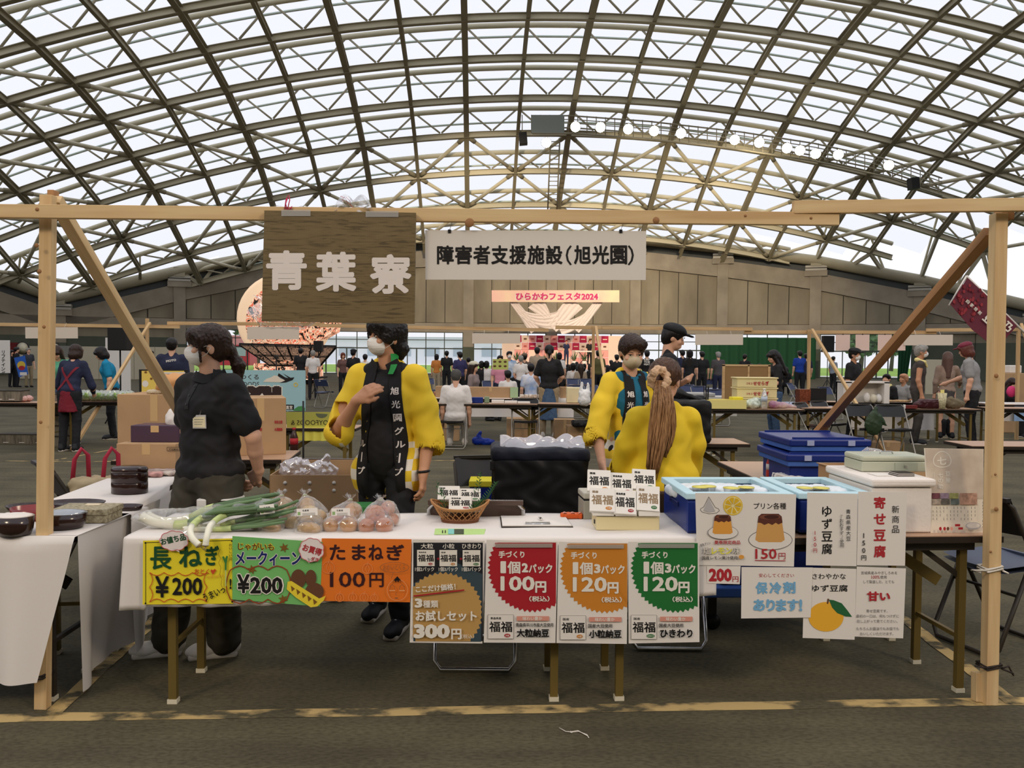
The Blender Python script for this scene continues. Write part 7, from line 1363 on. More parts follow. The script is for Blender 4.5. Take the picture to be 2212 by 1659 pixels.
tag(one('tape_dispenser', None, mat('sage_plastic', (130, 150, 120)), 'box', (-.04, -.05, 0), (.04, .05, .10), loc=tuple(gp(1052, 12.6, .705)), bevel=.01), 'sage green tape dispenser beside the cash tin', 'dispenser')
for i in range(3): tag(one('paper_stack', None, m_paper, 'box', (-.10, -.08, 0), (.10, .08, .05 - i * .012), loc=tuple(gp(1076 + i * 28, 12.6, .705)), bevel=.004), ['thick', 'medium', 'thin'][i] + ' white paper stack on the table right of the tape dispenser', 'paper')
t = empty('wire_basket', tuple(gp(1054, 16.5, .45)), 0, 'blue wire shopping basket behind the counter', 'basket')
for z in (0, .1, .2): mb = MB(); mb.tube([(-.2, -.14, z), (.2, -.14, z), (.2, .14, z), (-.2, .14, z)], .012, mat('steel_blue_plastic', (80, 100, 140)), 5, closed=True); mb.build('hoop', t)
for i in range(9): one('rib', t, mat('steel_blue_plastic', (80, 100, 140)), 'bar', (-.2 + .05 * i, -.14, 0), (-.2 + .05 * i, -.14, .2), .012, .008)
one('contents', t, m_paper, 'box', (-.17, -.11, .1), (.17, .11, .24), bevel=.03)
# green signboard held up by a person
t = empty('placard', tuple(at(1081, 787, 18)), 0, 'pale green placard with brown food drawings', 'placard'); one('board', t, mat('olive_lime_card', (190, 196, 108), .6), 'box', (-.18, -.01, -.12), (.18, 0, .12)); 
for i in range(6): mb = MB(); mb.lathe([(.035, 0), (.03, .004), (.001, .005)], brn, n=12, sy=.7, mx=Matrix.Translation((-.13 + .12 * (i % 3), -.012, .06 - .1 * (i // 3))) @ Matrix.Rotation(PI / 2, 4, 'X')); mb.build('drawing', t)
# chairs
blu = mat('slate_blue_seat', (82, 90, 108), .5); gry = mat('dull_grey_tube', (150, 146, 136), .35, metal=.5)
for px, Y, rz, lb in ((978, 12.35, 0, 'folding chair under the man in white'), (1136, 12.5, 0, 'empty folding chair beside the denim skirt'), (1755, 11.9, .8, 'folding chair with dark jacket, left of the right brace'), (1790, 12.4, .6, 'folding chair beside the jacket chair'), (1870, 11.6, .1, 'folding chair carrying the green drawstring bag'), (1935, 11.5, 0, 'folding chair behind the black handbag table')):
    folding_chair(tuple(gp(px, Y, 0)), rz, lb, tube=gry, key='mid', back=m_blkp)
folding_chair((2.46, 3.95, 0), 1.9, 'folding chair with grey seat at the right edge', tube=m_dark, back=m_blkp, seat=blu, key='rt')
for px, Y, rz in ((700, 22, 2.8), (925, 24, .3), (1060, 22, .2), (1140, 22, 0), (1240, 25, 0), (1265, 25, 0), (1375, 26, 0), (1490, 20, .2), (1517, 19, .3), (1540, 26, .2), (1550, 17, .1), (1735, 20, 1.2), (1795, 19, .5), (1275, 19, 0), (1245, 19, 0), (640, 20, .2), (1720, 22, .9), (1860, 17, 1.0)):
    folding_chair(tuple(gp(px, Y, 0)), rz, 'blue-backed folding chair standing out on the hall floor', 'folding chairs on the open floor', tube=gry, back=mat('navy_chair_back', (56, 66, 98), .5), key='far')
# goods of the middle ground
rg2 = random.Random(4); m_let = mat('lettuce_green', (150, 182, 96), .6, noise=.5, scale=30)
for i in range(26):
    t = empty('lettuce_bag', tuple(gp(172 + 9.2 * (i % 13) + rg2.uniform(-2, 2), 12.35 + .22 * (i // 13), .70)), rg2.uniform(0, 3), 'bag of leafy lettuce on the produce table', 'vegetable', 'lettuce bags piled on the produce table')
    if i == 0:
        o = sdf_obj('lettuce', [('e', (0, 0, .06), (.075, .06, .055)), ('e', (.05, .02, .08), (.04, .04, .05)), ('e', (-.04, -.02, .09), (.04, .04, .045))], .012, m_let, t, wob=.010, wl=.05); b2 = sdf_obj('bag', [('e', (0, 0, .075), (.09, .075, .075)), ('e', (0, 0, .14), (.03, .03, .03))], .016, film('lettuce_film', (240, 245, 235), .8, .1), t, wob=.006, wl=.05); LO = (o, b2)
    else:
        for q in LO: c_ = q.copy(); C.objects.link(c_); c_.parent = t
m_bean = mat('pink_bean_bag', (196, 96, 100), .6, noise=1, scale=40, col2=(232, 210, 200))
for i in range(6):
    t = empty('bean_bag', tuple(gp(4 + 11 * i, 12.0 + .1 * (i % 2), .70)), 0, 'bag of red and white beans on the left edge table', 'vegetable', 'bean bags on the left edge table')
    if i == 0: BO = sdf_obj('bag', [('e', (0, 0, .05), (.08, .07, .05))], .014, m_bean, t, wob=.006, wl=.05)
    else: c_ = BO.copy(); C.objects.link(c_); c_.parent = t
m_crate = mat('grey_wood_print_crate', (128, 120, 104), .7, noise=.5, scale=9, stretch=(3, 1, .5)); m_crate2 = mat('crate_dark_edge', (62, 58, 50), .7)
CR = None
spots = [(118 + 26 * c, 12.3 + .12 * c, .0 + .165 * r_) for r_ in range(5) for c in range(2)] + [(8, 12.0, .72), (34, 12.0, .72), (20, 12.6, 0), (54, 12.6, 0), (90, 12.6, 0)]
for i, (px, Y, z) in enumerate(spots):
    t = empty('crate', tuple(gp(px, Y, z)), .1, ('weathered grey crate in the tall stack left of the lettuce' if i < 10 else 'weathered grey crate holding produce at the left edge' if i < 12 else 'weathered grey crate on the floor at left'), 'crate', 'grey crates of the produce stall')
    if CR is None:
        a = one('body', t, m_crate, 'box', (-.13, -.13, 0), (.13, .13, .15)); b2 = one('rim', t, m_crate2, 'box', (-.135, -.135, .145), (.135, .135, .16)); c2 = one('white_mark', t, m_paper, 'box', (-.04, -.132, .02), (.04, -.130, .03)); CR = (a, b2, c2)
    else:
        for q in CR: c_ = q.copy(); C.objects.link(c_); c_.parent = t
# boards: light blue swallow board, yellow menu board, yellow tables
t_n = Vector((0, -1, 0)); s = poster('shop_board', 'light blue board with a flying swallow and dark lettering', 'board', [(476, 799), (659, 800), (659, 888), (476, 886)], (-3.0, 7.6, 1), t_n, mat('pale_blue_board', (156, 196, 204), .6), thick=.02)
dkb = IK('umber', (52, 36, 34)); s.text('豆でつくる', 492, 820, 11, dkb, w=67, bold=.01); s.text('FOODS', 519, 835, 10, dkb, w=41, bold=.005); s.text('yu', 528, 868, 36, wh, w=82, bold=.14); s.text('yu', 530, 866, 32, dkb, w=78, bold=.1)
s.poly([(568, 825), (576, 818), (586, 815), (592, 811), (600, 812), (606, 818), (622, 821), (616, 826)], mat('cream_cloud', (226, 216, 200))); s.poly([(602, 806), (616, 815), (624, 817), (610, 806), (628, 816), (636, 815), (632, 821), (618, 826), (604, 827), (616, 822), (600, 812)], m_ink)
s.line([(639 + 4 * math.cos(a), 831 + 4 * math.sin(a)) for a in [i * PI / 6 for i in range(13)]], 1.6, lem); s.quad(615, 874, 635, 885, m_ink); s.text('直営', 618, 884, 8, wh, w=14, bold=.02); s.poly([(634, 885), (644, 878), (652, 877), (659, 881), (659, 888), (634, 887)], IK('hill_green', (70, 140, 80))); finish(s)
s = poster('menu_board', 'yellow framed board with cream lettering panel on a carton', 'board', [(300, 798), (405, 799), (398, 865), (301, 864)], (-3.3, 7.4, 1), t_n, m_ink, thick=.02)
s.quad(306, 801, 398, 861, mat('yellow_board', (232, 204, 100), .6)); s.quad(352, 804, 400, 828, m_paper); s.circ(314, 829, 7, 7, m_paper, 14); s.text('fu', 312, 856, 9, dkb, w=14, bold=.0); [s.line([(355, 808 + 5 * k), (396, 808 + 5 * k)], 1.2, mid) for k in range(4)]; [s.circ(x, y, 3, 2.5, lbr, 10) for x, y in ((315, 804), (327, 818), (345, 815))]; finish(s)
tb(690, 8.2, .85, 0, 'folding table under the yellow cloth'); m_ycl = mat('lemon_tablecloth', (226, 218, 96), .8); cover(640, 752, 8.0, .4, .14, 'lemon yellow cloth behind the man in happi coat', m_ycl)
s = poster('banner', 'yellow translucent banner with mirrored lettering on the lemon table', 'banner', [(618, 890), (748, 890), (746, 938), (620, 938)], (-2.0, 8.02, .8), t_n, mat('yellow_green_banner', (206, 200, 96), .7), thick=.004)
v_ = []; s.k += 1
tv, tf = textmesh('SOYFOODS &', .0); x1_ = max(a for a, b in tv); s.mb.add([s.at(628 + (x1_ - a) * 88 / x1_, 918 - b * 15, s.k) for a, b in tv], [f[::-1] for f in tf], dkb); s.circ(695, 893, 13, 10, IK('grey_green', (120, 124, 96)), 20, PI, 2 * PI); s.quad(640, 923, 668, 930, mat('pinkish_grey', (170, 150, 130))); s.quad(684, 923, 714, 930, mat('pinkish_grey', (170, 150, 130))); finish(s)
bottle(gp(635, 7.9, .45), .26, 'dark cola-like bottle left of the yellow banner', mat('dark_bottle', (60, 34, 30), .2), m_red, m_red, name='drink_bottle')
# slim black stand in front of the banner
t = empty('easel_stand', tuple(gp(655, 7.2, 0)), 0, 'slim black stand rod behind the potatoes', 'stand'); mb = MB(); mb.tube([(0, 0, 0), (0, 0, 1.02)], .009, m_blkp, 6); mb.build('rod', t); mb = MB(); mb.lathe([(.12, 0), (.12, .01), (.01, .02)], m_blkp, n=18); mb.build('base', t)
# blue bag, white shopping bag, black bin
t = empty('blue_bag', tuple(gp(1046, 12.9, 0)), 0, 'bright blue bag on the floor under the counter', 'bag'); sdf_obj('bag', [('c', (-.12, 0, .06), (.14, 0, .04), .07, .05), ('c', (-.10, 0, .08), (-.06, 0, .19), .05, .03)], .02, mat('cobalt_nylon', (20, 52, 160), .4), t, wob=.012, wl=.12)
t = empty('shopping_bag', tuple(gp(1263, 12.3, .71)), 0, 'white plastic shopping bag with two upright handles', 'bag'); m_wpl = mat('white_plastic_film', (232, 230, 226), .4); sdf_obj('bag', [('c', (0, 0, .07), (0, 0, .15), .10, .085), ('c', (-.06, 0, .18), (-.04, 0, .33), .035, .02), ('c', (.06, 0, .18), (.05, 0, .33), .035, .02)], .016, m_wpl, t, k=.03, wob=.006, wl=.08)
tag(one('cream_bin', None, mat('cream_plastic', (222, 210, 168), .5), 'box', (-.12, -.12, 0), (.12, .12, .25), loc=tuple(gp(1240, 12.9, .705)), bevel=.01), 'cream square bin behind the white shopping bag', 'bin')
t = empty('black_bag', tuple(gp(1262, 12.6, .335)), 0, 'flat black bag on the carton beside the denim skirt', 'bag'); sdf_obj('bag', [('b', (0, 0, .05), (.16, .12, .02), .03)], .02, m_nbk, t, wob=.008, wl=.1)
t = empty('packed_lunches', tuple(gp(1147, 14.1, .71)), 0, 'row of wrapped packs on the counter left of the woman in black', 'food packs')
for i in range(5): sdf_obj('wrapped_pack', [('b', (-.16 + i * .08, 0, .035), (.028, .05, .02), .012)], .014, mat('mixed_wrap', (190, 160, 130), .3, noise=1, scale=40, col2=(236, 230, 220)), t, wob=.004, wl=.04)
for j, (px, n_) in enumerate(((942, 2), (1015, 3))):
    for i in range(n_): tag(one('food_tray', None, mat('tan_food_pack', (190, 130, 96), .4, noise=.5, scale=30), 'box', (-.07, -.06, 0), (.07, .06, .045), loc=tuple(gp(px + 4 * (i % 2), 14.2, .714 + .05 * i)), bevel=.01), ['bottom', 'middle', 'top'][i] + (' food pack of the stack left of the man in white' if j == 0 else ' food pack of the stack right of the man in white'), 'food pack')
# crates, boards and tray at centre right
m_cr = mat('cream_crate', (232, 216, 160), .45)
for i in range(3):
    t = empty('bread_crate', tuple(gp(1632, 11.95, .705 + i * .155)), 0, ['lowest', 'middle', 'top'][i] + ' cream crate with red lettering in the stack', 'crate', 'cream crates behind the yellow tray'); one('body', t, m_cr, 'box', (-.30, -.1, 0), (.30, .2, .145), bevel=.006); one('rim', t, m_cr, 'box', (-.315, -.115, .13), (.315, .215, .15), bevel=.004)
    sg = Sign(Vector(t.location) + Vector((0, -.105, .09)), (0, -1, 0), 2); yy = hor(1632) + (CH - .705 - i * .155 - .03) * F / 11.84
    if i: sg.text('コモコ', 1612, yy - 2, 4, m_red, w=13, bold=.02); sg.text('せせらぎ', 1627, yy, 9, m_red, w=34, bold=.03); sg.mb.v = [tuple(Vector(v) - Vector(t.location)) for v in sg.mb.v]; sg.mb.build('red_lettering', t)
t = empty('partition_board', tuple(gp(1612, 13.2, .62)), 0, 'brown cork board with pale wooden frame behind the crates', 'board'); one('panel', t, mat('brown_board', (150, 118, 76), .8), 'box', (-.39, -.01, 0), (.39, .01, .70))
for a, b in (((-.4, -.02, 0), (-.36, .02, .72)), ((.02, -.02, 0), (.05, .02, .72)), ((.36, -.02, 0), (.4, .02, .72)), ((-.4, -.02, .70), (.4, .02, .73))): one('frame_bar', t, m_pineF, 'box', a, b)
t = empty('yellow_tray', tuple(gp(1562, 11.72, .705)), 0, 'pale yellow plastic tray on the table behind the black bag', 'tray'); m_yt = mat('pale_yellow_plastic', (236, 222, 140), .45)
for a, b in (((-.31, -.16, 0), (.31, -.15, .13)), ((-.31, .15, 0), (.31, .16, .13)), ((-.31, -.15, 0), (-.30, .15, .13)), ((.30, -.15, 0), (.31, .15, .13)), ((-.3, -.15, 0), (.3, .15, .01))): one('wall', t, m_yt, 'box', a, b)
one('sponge', t, mat('bright_yellow'  , (240, 224, 60)), 'box', (.12, -.1, .06), (.28, .1, .17), bevel=.01); 
for k in range(3): one('chopstick', t, m_blkp, 'bar', (-.25 + .02 * k, .05, .02), (-.27 + .035 * k, .06, .32), .02, .01)
t = empty('chest_freezer', tuple(gp(1528, 14.4, .40)), 0, 'white chest freezer with a small red mark', 'freezer'); one('body', t, mat('white_enamel', (222, 220, 214), .3), 'box', (-.5, -.2, 0), (.5, .25, .36), bevel=.01); one('lid', t, mat('grey_white_enamel', (196, 196, 192), .3), 'box', (-.51, -.21, .36), (.1, .26, .42), bevel=.01); one('red_mark', t, m_red, 'box', (-.3, -.205, .18), (-.23, -.2, .25))
bottle(gp(1652, 11.65, .705), .30, 'clear water bottle standing right of the plastic bags', film('water_bottle', (220, 226, 226), .6, .1), m_paper, mat('pale_label', (190, 200, 215), .4)); 
t = empty('plastic_bags', tuple(gp(1628, 11.75, .71)), 0, 'heap of clear and green plastic bags beside the bottle', 'plastic bags'); sdf_obj('film', [('e', (0, 0, .06), (.13, .1, .08)), ('e', (.05, 0, .1), (.07, .06, .06))], .018, mat('pale_green_film', (214, 226, 210), .3, noise=.3, scale=20), t, wob=.012, wl=.07)
t = empty('paper_bag', tuple(gp(1690, 11.8, .71)), 0, 'cream and purple paper bag lying flat on the table', 'bag'); sdf_obj('bag', [('c', (-.14, 0, .05), (.04, 0, .04), .06, .04), ('c', (.04, 0, .04), (.22, 0, .015), .04, .015)], .014, mat('cream_purple_bag', (226, 212, 200), .5, noise=1, scale=5, col2=(150, 90, 130)), t, wob=.004, wl=.06)
t = empty('box_of_cups', tuple(gp(1750, 13, .71)), 0, 'copper-glinting box beside a black panel on the table', 'box'); one('copper_box', t, mat('copper_foil', (170, 96, 70), .3, metal=.6, noise=.5, scale=30), 'box', (-.2, -.1, 0), (-.02, .1, .24)); one('black_panel', t, m_blkp, 'box', (-.02, -.1, 0), (.24, -.06, .26))
t = empty('white_cabinet', tuple(gp(1868, 13.4, .71)), 0, 'white open-fronted counter cabinet with paper rolls', 'cabinet')
for a, b in (((-.42, -.15, 0), (-.28, .15, .36)), ((.27, -.15, 0), (.36, .15, .36)), ((-.42, -.15, .34), (.36, .15, .37)), ((-.42, .1, 0), (.36, .15, .36))): one('panel', t, m_paper, 'box', a, b)
for x, y, z, c_ in ((.02, -.05, .09, m_paper), (.12, -.08, .08, m_cap), (.22, -.06, .08, m_wpl)): sdf_obj('paper_roll', [('e', (x, y, z), (.06, .05, z))], .02, c_, t, wob=.004, wl=.06)
for px, lb in ((1918, 'left round pizza-like flatbread on the counter'), (1950, 'right round flatbread on the counter')): t = empty('flatbread', tuple(gp(px, 13.7, .715)), 0, lb, 'food'); mb = MB(); mb.lathe([(.12, 0), (.15, .012), (.14, .03), (.05, .036), (.001, .035)], mat('baked_crust', (214, 176, 130), .7, noise=.4, scale=30), n=20); mb.build('bread', t)
t = empty('drawstring_bag', tuple(gp(1890, 11.35, .40)), 0, 'dark green drawstring bag hanging on a chair back', 'bag'); sdf_obj('bag', [('e', (0, 0, .12), (.13, .06, .17)), ('c', (0, 0, .25), (.03, 0, .36), .05, .02), ('c', (.08, 0, .22), (.18, 0, .10), .03, .02)], .018, mat('dark_green_nylon', (48, 66, 44), .5), t, wob=.008, wl=.1)
t = empty('handbag', tuple(gp(2010, 12.1, .705)), 0, 'dark maroon handbag lying on the table', 'bag'); sdf_obj('bag', [('b', (0, 0, .07), (.12, .06, .03), .04), ('c', (-.2, 0, .05), (-.1, 0, .06), .05, .06)], .016, mat('maroon_leather', (66, 28, 34), .3), t, wob=.005, wl=.08)
t = empty('tissue_box', tuple(gp(1967, 12.0, .705)), 0, 'flat red and white box at the table end', 'box'); one('body', t, mat('dark_red_box', (110, 40, 36)), 'box', (-.09, -.06, 0), (.09, .06, .05), bevel=.004); one('white_end', t, m_paper, 'box', (-.13, -.06, 0), (-.09, .06, .06), bevel=.004)
t = empty('woven_vase', tuple(gp(2037, 12.0, .705)), 0, 'cream woven tall container held by the person in grey', 'container'); mb = MB(); mb.lathe([(.045, 0), (.065, .24), (.055, .24), (.04, .02)], mat('cream_weave', (222, 212, 170), .6, noise=.4, scale=40), n=16); mb.build('body', t); mb = MB(); mb.grid(lambda u, v: (-.03 + .06 * u, 0, .22 + .07 * v), 2, 2, m_yt); mb.build('yellow_paper', t)
t = empty('olive_bag', tuple(gp(2062, 12.1, .705)), 0, 'crumpled olive cloth bag on the table by the person in grey', 'bag'); sdf_obj('bag', [('e', (0, 0, .07), (.16, .09, .08)), ('e', (-.05, 0, .12), (.07, .06, .06))], .018, mat('olive_cloth', (112, 100, 78), .8), t, wob=.012, wl=.1)
t = empty('blue_cloth', tuple(gp(2205, 13.4, .42)), 0, 'pale blue printed sheet on the right edge table', 'cloth'); one('sheet', t, mat('pale_blue_sheet', (150, 180, 214)), 'box', (-.10, -.02, 0), (.4, -.01, .28))
t = empty('pink_bag', tuple(gp(2186, 14.5, .78)), 0, 'bright pink bag near the right edge', 'bag'); sdf_obj('bag', [('e', (0, 0, .1), (.09, .05, .11))], .02, mat('hot_pink', (216, 60, 120), .5), t)
tag(one('white_machine', None, m_paper, 'box', (-.12, -.1, 0), (.12, .1, .16), loc=tuple(gp(2188, 16, 1.2)), bevel=.02), 'small white machine on boxes right of the right post', 'machine'); tag(one('storage_box', None, m_card, 'box', (-.25, -.2, 0), (.25, .2, 1.2), loc=tuple(gp(2180, 16, 0)), bevel=.01), 'tall brown box pile right of the right post', 'box')
# blue sheets on the floor
for i, (x0, x1, y0, y1) in enumerate(((1560, 1930, 893, 868), (1455, 1590, 846, 838))):
    P = [onz(x0, y0, .01), onz(x1, y0, .01), onz(x1 - 30, y1, .01), onz(x0 + 20, y1, .01)]; c = sum(P, Vector()) / 4; t = empty('floor_sheet', tuple(c), 0, ['pale blue-white sheet spread on the floor at right', 'small pale sheet on the floor behind the freezer'][i], 'floor sheet'); mb = MB(); mb.prism([p - c for p in P], (0, 0, .004), mat('pale_blue_tarp', (176, 184, 206), .6, noise=.15, scale=4)); mb.build('sheet', t)
# speaker, flag, far left boards
def spk(px, Y, z, w_, h, label):
    t = empty('loudspeaker', tuple(gp(px, Y, 0)), 0, label, 'loudspeaker'); one('cabinet', t, m_blk, 'box', (-w_ / 2, -.15, z), (w_ / 2, .15, z + h), bevel=.02); mb = MB(); mb.tube([(0, 0, .3), (0, 0, z)], .018, m_blk, 6); mb.build('pole', t)
    for a in (0, 2.1, 4.2): mb = MB(); mb.tube([(0, 0, .55), (.35 * math.cos(a), .35 * math.sin(a), .01)], .014, m_blk, 5); mb.build('leg', t)
spk(260, 16.5, 1.52, .39, .49, 'black loudspeaker on a stand behind the left brace'); spk(688, 30, 1.6, .32, .42, 'black loudspeaker on a stand in front of the painted float'); spk(1787, 36, 1.8, .5, .75, 'black loudspeaker on a tripod beside the pink sheets'); spk(597, 22, 1.35, .05, .1, 'thin light stand in front of the painted float')
s = poster('flag', 'maroon flag printed with azuki beans and white lettering on a white pole', 'flag', [(2090, 600), (2053, 657), (2100, 712), (2150, 752), (2174, 730), (2197, 704), (2150, 655)], (4.4, 8.0, 2), t_n, mat('maroon_flag', (104, 44, 58), .7), thick=.003)
rb = random.Random(3)
for i in range(60):
    u, v = rb.random(), rb.random() * .42; x = 2090 + (2053 - 2090) * u + 100 * v; y = 600 + 57 * u + 100 * v; s.circ(x, y, 3, 4, mat('azuki_red', (150, 52, 60)) if i % 2 else mat('azuki_dark', (120, 34, 46)), 9)
for i, c_ in enumerate('自家焙煎'): s.text(c_, 2083 + i * 8.5, 652 + i * 8, 8, wh, w=8, bold=.02, rot=-.75)
s.text('豆', 2118, 690, 20, wh, w=20, bold=.04, rot=-.75); s.text('乃', 2160, 706, 20, wh, w=20, bold=.04, rot=-.75); finish(s)
mb = MB(); mb.tube([at(2088, 596, 8.03) - s.c, at(2240, 745, 8.03) - s.c], .011, m_paper, 6); mb.build('pole', s.root); mb = MB(); mb.tube([at(2088, 596, 8.03) - s.c, at(2050, 660, 8.03) - s.c], .009, m_paper, 6); mb.build('pole', s.root)
t = empty('banner_flag', tuple(gp(8, 30, 0)), 0, 'white vertical banner with black lettering at the left edge', 'banner'); one('cloth', t, m_paper, 'box', (-.35, -.01, .7), (.25, .01, 1.95)); mb = MB(); mb.tube([(-.36, 0, 0), (-.36, 0, 2.0)], .02, m_paper, 6); mb.build('pole', t); sg = Sign(Vector(t.location) + Vector((0, -.015, 1)), t_n, 1); sg.vtext('リフティング', 7, 757, 9, 8, m_ink, bold=.02); sg.mb.v = [tuple(Vector(v) - Vector(t.location)) for v in sg.mb.v]; sg.mb.build('lettering', t)
m_pan = mat('ivory_panel', (196, 188, 164), .7); xs_ = [40, 90, 130, 168, 214, 250, 290, 335, 380, 420]
t = empty('partition', tuple(gp(230, 46, 0)), 0, 'row of ivory partition panels before the left wall', 'partition'); q0 = Vector(t.location)
for a, b in zip(xs_, xs_[1:]): one('panel', t, m_pan, 'bar', gp(a + .6, 46, .95) - q0, gp(b - .6, 46, .95) - q0, .05, 1.9)
tag(one('standing_screen', None, m_paper, 'bar', gp(238, 30, .95), gp(282, 30, .95), .04, 1.75), 'tall white standing panel behind the blue-shirted woman', 'panel'); tag(one('upright_sign', None, m_paper, 'bar', gp(235, 31, 0), gp(235, 31, 2.1), .2, .1, up=(0, 1, 0)), 'narrow white upright beside the loudspeaker', 'post')
tag(one('display_screen', None, mat('dim_screen', (120, 120, 112), .3), 'bar', gp(121, 34, 1.55), gp(150, 34, 1.55), .05, .5), 'dim framed display behind the woman in mint', 'screen')
for px, rpx in ((50, 13), (120, 11)):
    t = empty('taiko_drum', tuple(gp(px, 43, 1.75)), 0, 'large drum with %s red-striped body above the ivory panels' % ('left' if px < 100 else 'partly hidden'), 'drum'); r_ = rpx * 43 / F
    mb = MB(); mb.lathe([(r_ * 1.08, -.03), (r_ * 1.08, .03)], m_blk, n=24, mx=Matrix.Rotation(PI / 2, 4, 'X')); mb.build('rim', t); mb = MB(); mb.lathe([(r_ * .95, .04), (.001, .045)], mat('drum_skin', (214, 206, 178), .6), n=24, mx=Matrix.Rotation(PI / 2, 4, 'X')); mb.build('drum_head', t)
    mb = MB()
    for k in range(8): z = -.3 + k * .08; mb.bar((-r_ * 3.0, .1, z), (-r_ * .5, .1, z), .06, .035, mat('drum_red', (150, 36, 40)))
    one('body', t, m_dark, 'box', (-r_ * 3, .12, -.3), (-r_ * .5, .6, .32)); mb.build('red_stripes', t)
# festival float, stage, banner, green curtain
m_lit = bpy.data.materials.new('lit_painted_paper'); m_lit.use_nodes = True; nt = m_lit.node_tree; b_ = nt.nodes['Principled BSDF']; tc = nt.nodes.new('ShaderNodeTexCoord'); vz = nt.nodes.new('ShaderNodeTexNoise'); vz.inputs['Scale'].default_value = 2.4; vz.inputs['Detail'].default_value = 3; vz.inputs['Distortion'].default_value = 2.5; cr = nt.nodes.new('ShaderNodeValToRGB'); cr.color_ramp.interpolation = 'CONSTANT'; e = cr.color_ramp.elements; e[0].position = 0; e[0].color = (.01, .008, .006, 1); e[1].position = .42; e[1].color = (.9, .45, .25, 1)
for p_, c_ in ((.47, (.75, .10, .05, 1)), (.52, (1, .72, .5, 1)), (.6, (.02, .012, .01, 1)), (.63, (1, .6, .35, 1))): x_ = e.new(p_); x_.color = c_
nt.links.new(tc.outputs['Object'], vz.inputs['Vector']); nt.links.new(vz.outputs['Fac'], cr.inputs[0]); nt.links.new(cr.outputs[0], b_.inputs['Base Color']); nt.links.new(cr.outputs[0], b_.inputs['Emission Color']); b_.inputs['Emission Strength'].default_value = .8
m_lit2 = mat('lit_cream_paper', (250, 214, 176), emit=.5); m_lit3 = m_lit.copy(); m_lit3.name = 'lit_patterned_panel'; n_ = m_lit3.node_tree.nodes; n_['Noise Texture'].inputs['Scale'].default_value = 5; n_['Principled BSDF'].inputs['Emission Strength'].default_value = .3
for e_, c_ in zip(n_['Color Ramp'].color_ramp.elements, ((.02, .01, .01, 1), (.8, .5, .34, 1), (.05, .03, .02, 1), (.7, .42, .28, 1), (.03, .02, .01, 1), (.8, .5, .34, 1))): e_.color = c_
FY = 40; t = empty('festival_float', tuple(gp(620, FY, 0)), 0, 'large lit paper festival float with painted drum on flared base', 'festival float'); q0 = Vector(t.location)
mb = MB(); R_ = 2.25; mb.lathe([(R_ * .9, -.9), (R_, -.6), (R_, .6), (R_ * .9, .9)], m_lit2, n=40, mx=Matrix.Translation(at(616, 690, FY) - q0) @ Matrix.Rotation(PI / 2, 4, 'X')); mb.build('drum_body', t)
mb = MB(); mb.lathe([(R_ * .88, .92), (.001, .98)], m_lit, n=40, mx=Matrix.Translation(at(628, 700, FY) - q0) @ Matrix.Rotation(PI / 2, 4, 'X')); mb.build('painted_face', t)
mb = MB(); mb.prism([at(x, y, FY - .9) - q0 for x, y in ((560, 733), (672, 744), (722, 716), (728, 690), (700, 690), (566, 700))], (0, 1.2, 0), m_lit); mb.build('painted_side', t)
top = [(516, 744), (725, 749)]; bot = [(582, 788), (690, 790)]; A, B = at(*top[0], FY - 1.6) - q0, at(*top[1], FY - 1.6) - q0; Cc, D_ = at(*bot[1], FY - .7) - q0, at(*bot[0], FY - .7) - q0
for i in range(8):
    for j in range(2):
        f = lambda u, v: (A + (B - A) * u) * (1 - v) + (D_ + (Cc - D_) * u) * v; u0, u1, v0, v1 = i / 8 + .008, (i + 1) / 8 - .008, j / 2 + .02, (j + 1) / 2 - .02; mb = MB(); mb.prism([f(u0, v0), f(u1, v0), f(u1, v1), f(u0, v1)], (0, .08, 0), m_lit3); mb.build('panel', t)
for a, b in ((A, B), (D_, Cc), ((A + D_) / 2, (B + Cc) / 2)): one('frame_bar', t, m_blk, 'bar', a + Vector((0, .1, 0)), b + Vector((0, .1, 0)), .14, .14)
for i in range(9): u = i / 8; one('frame_bar', t, m_blk, 'bar', A + (B - A) * u + Vector((0, .06, 0)), D_ + (Cc - D_) * u + Vector((0, .06, 0)), .1, .1)
one('lower_box', t, m_lit, 'box', (-1.5, -.6, .25), (1.6, 1, 1.05)); one('truck_bed', t, m_blk, 'box', (-1.6, -.6, .3), (1.8, 1.1, .4))
for x in (-1.1, 1.2): mb = MB(); mb.lathe([(.001, -.1), (.3, -.1), (.3, .1), (.001, .1)], m_blk, n=16, mx=Matrix.Translation((x, -.3, .3)) @ Matrix.Rotation(PI / 2, 4, 'X')); mb.build('wheel', t)
SY = 60.5; a = gp(1098, SY, 0); b = gp(1326, SY, 0); t = empty('stage', tuple((a + b) / 2), 0, 'low stage with a pink skirt at the far end of the hall', 'stage'); W_ = (b - a).length / 2
one('platform', t, mat('pink_stage_skirt', (232, 180, 170), .8), 'box', (-W_, -3, 0), (W_, 1.2, .95)); 
cols = [mat('stage_crimson', (184, 36, 76), .7), mat('stage_cream', (240, 216, 196), .7), mat('stage_pink', (238, 170, 160), .7)]; t = empty('stage_backdrop', tuple(gp(1212, SY, .95)), 0, 'chequered crimson, pink and cream backdrop on the stage', 'backdrop'); cw = 15.6 * SY / F
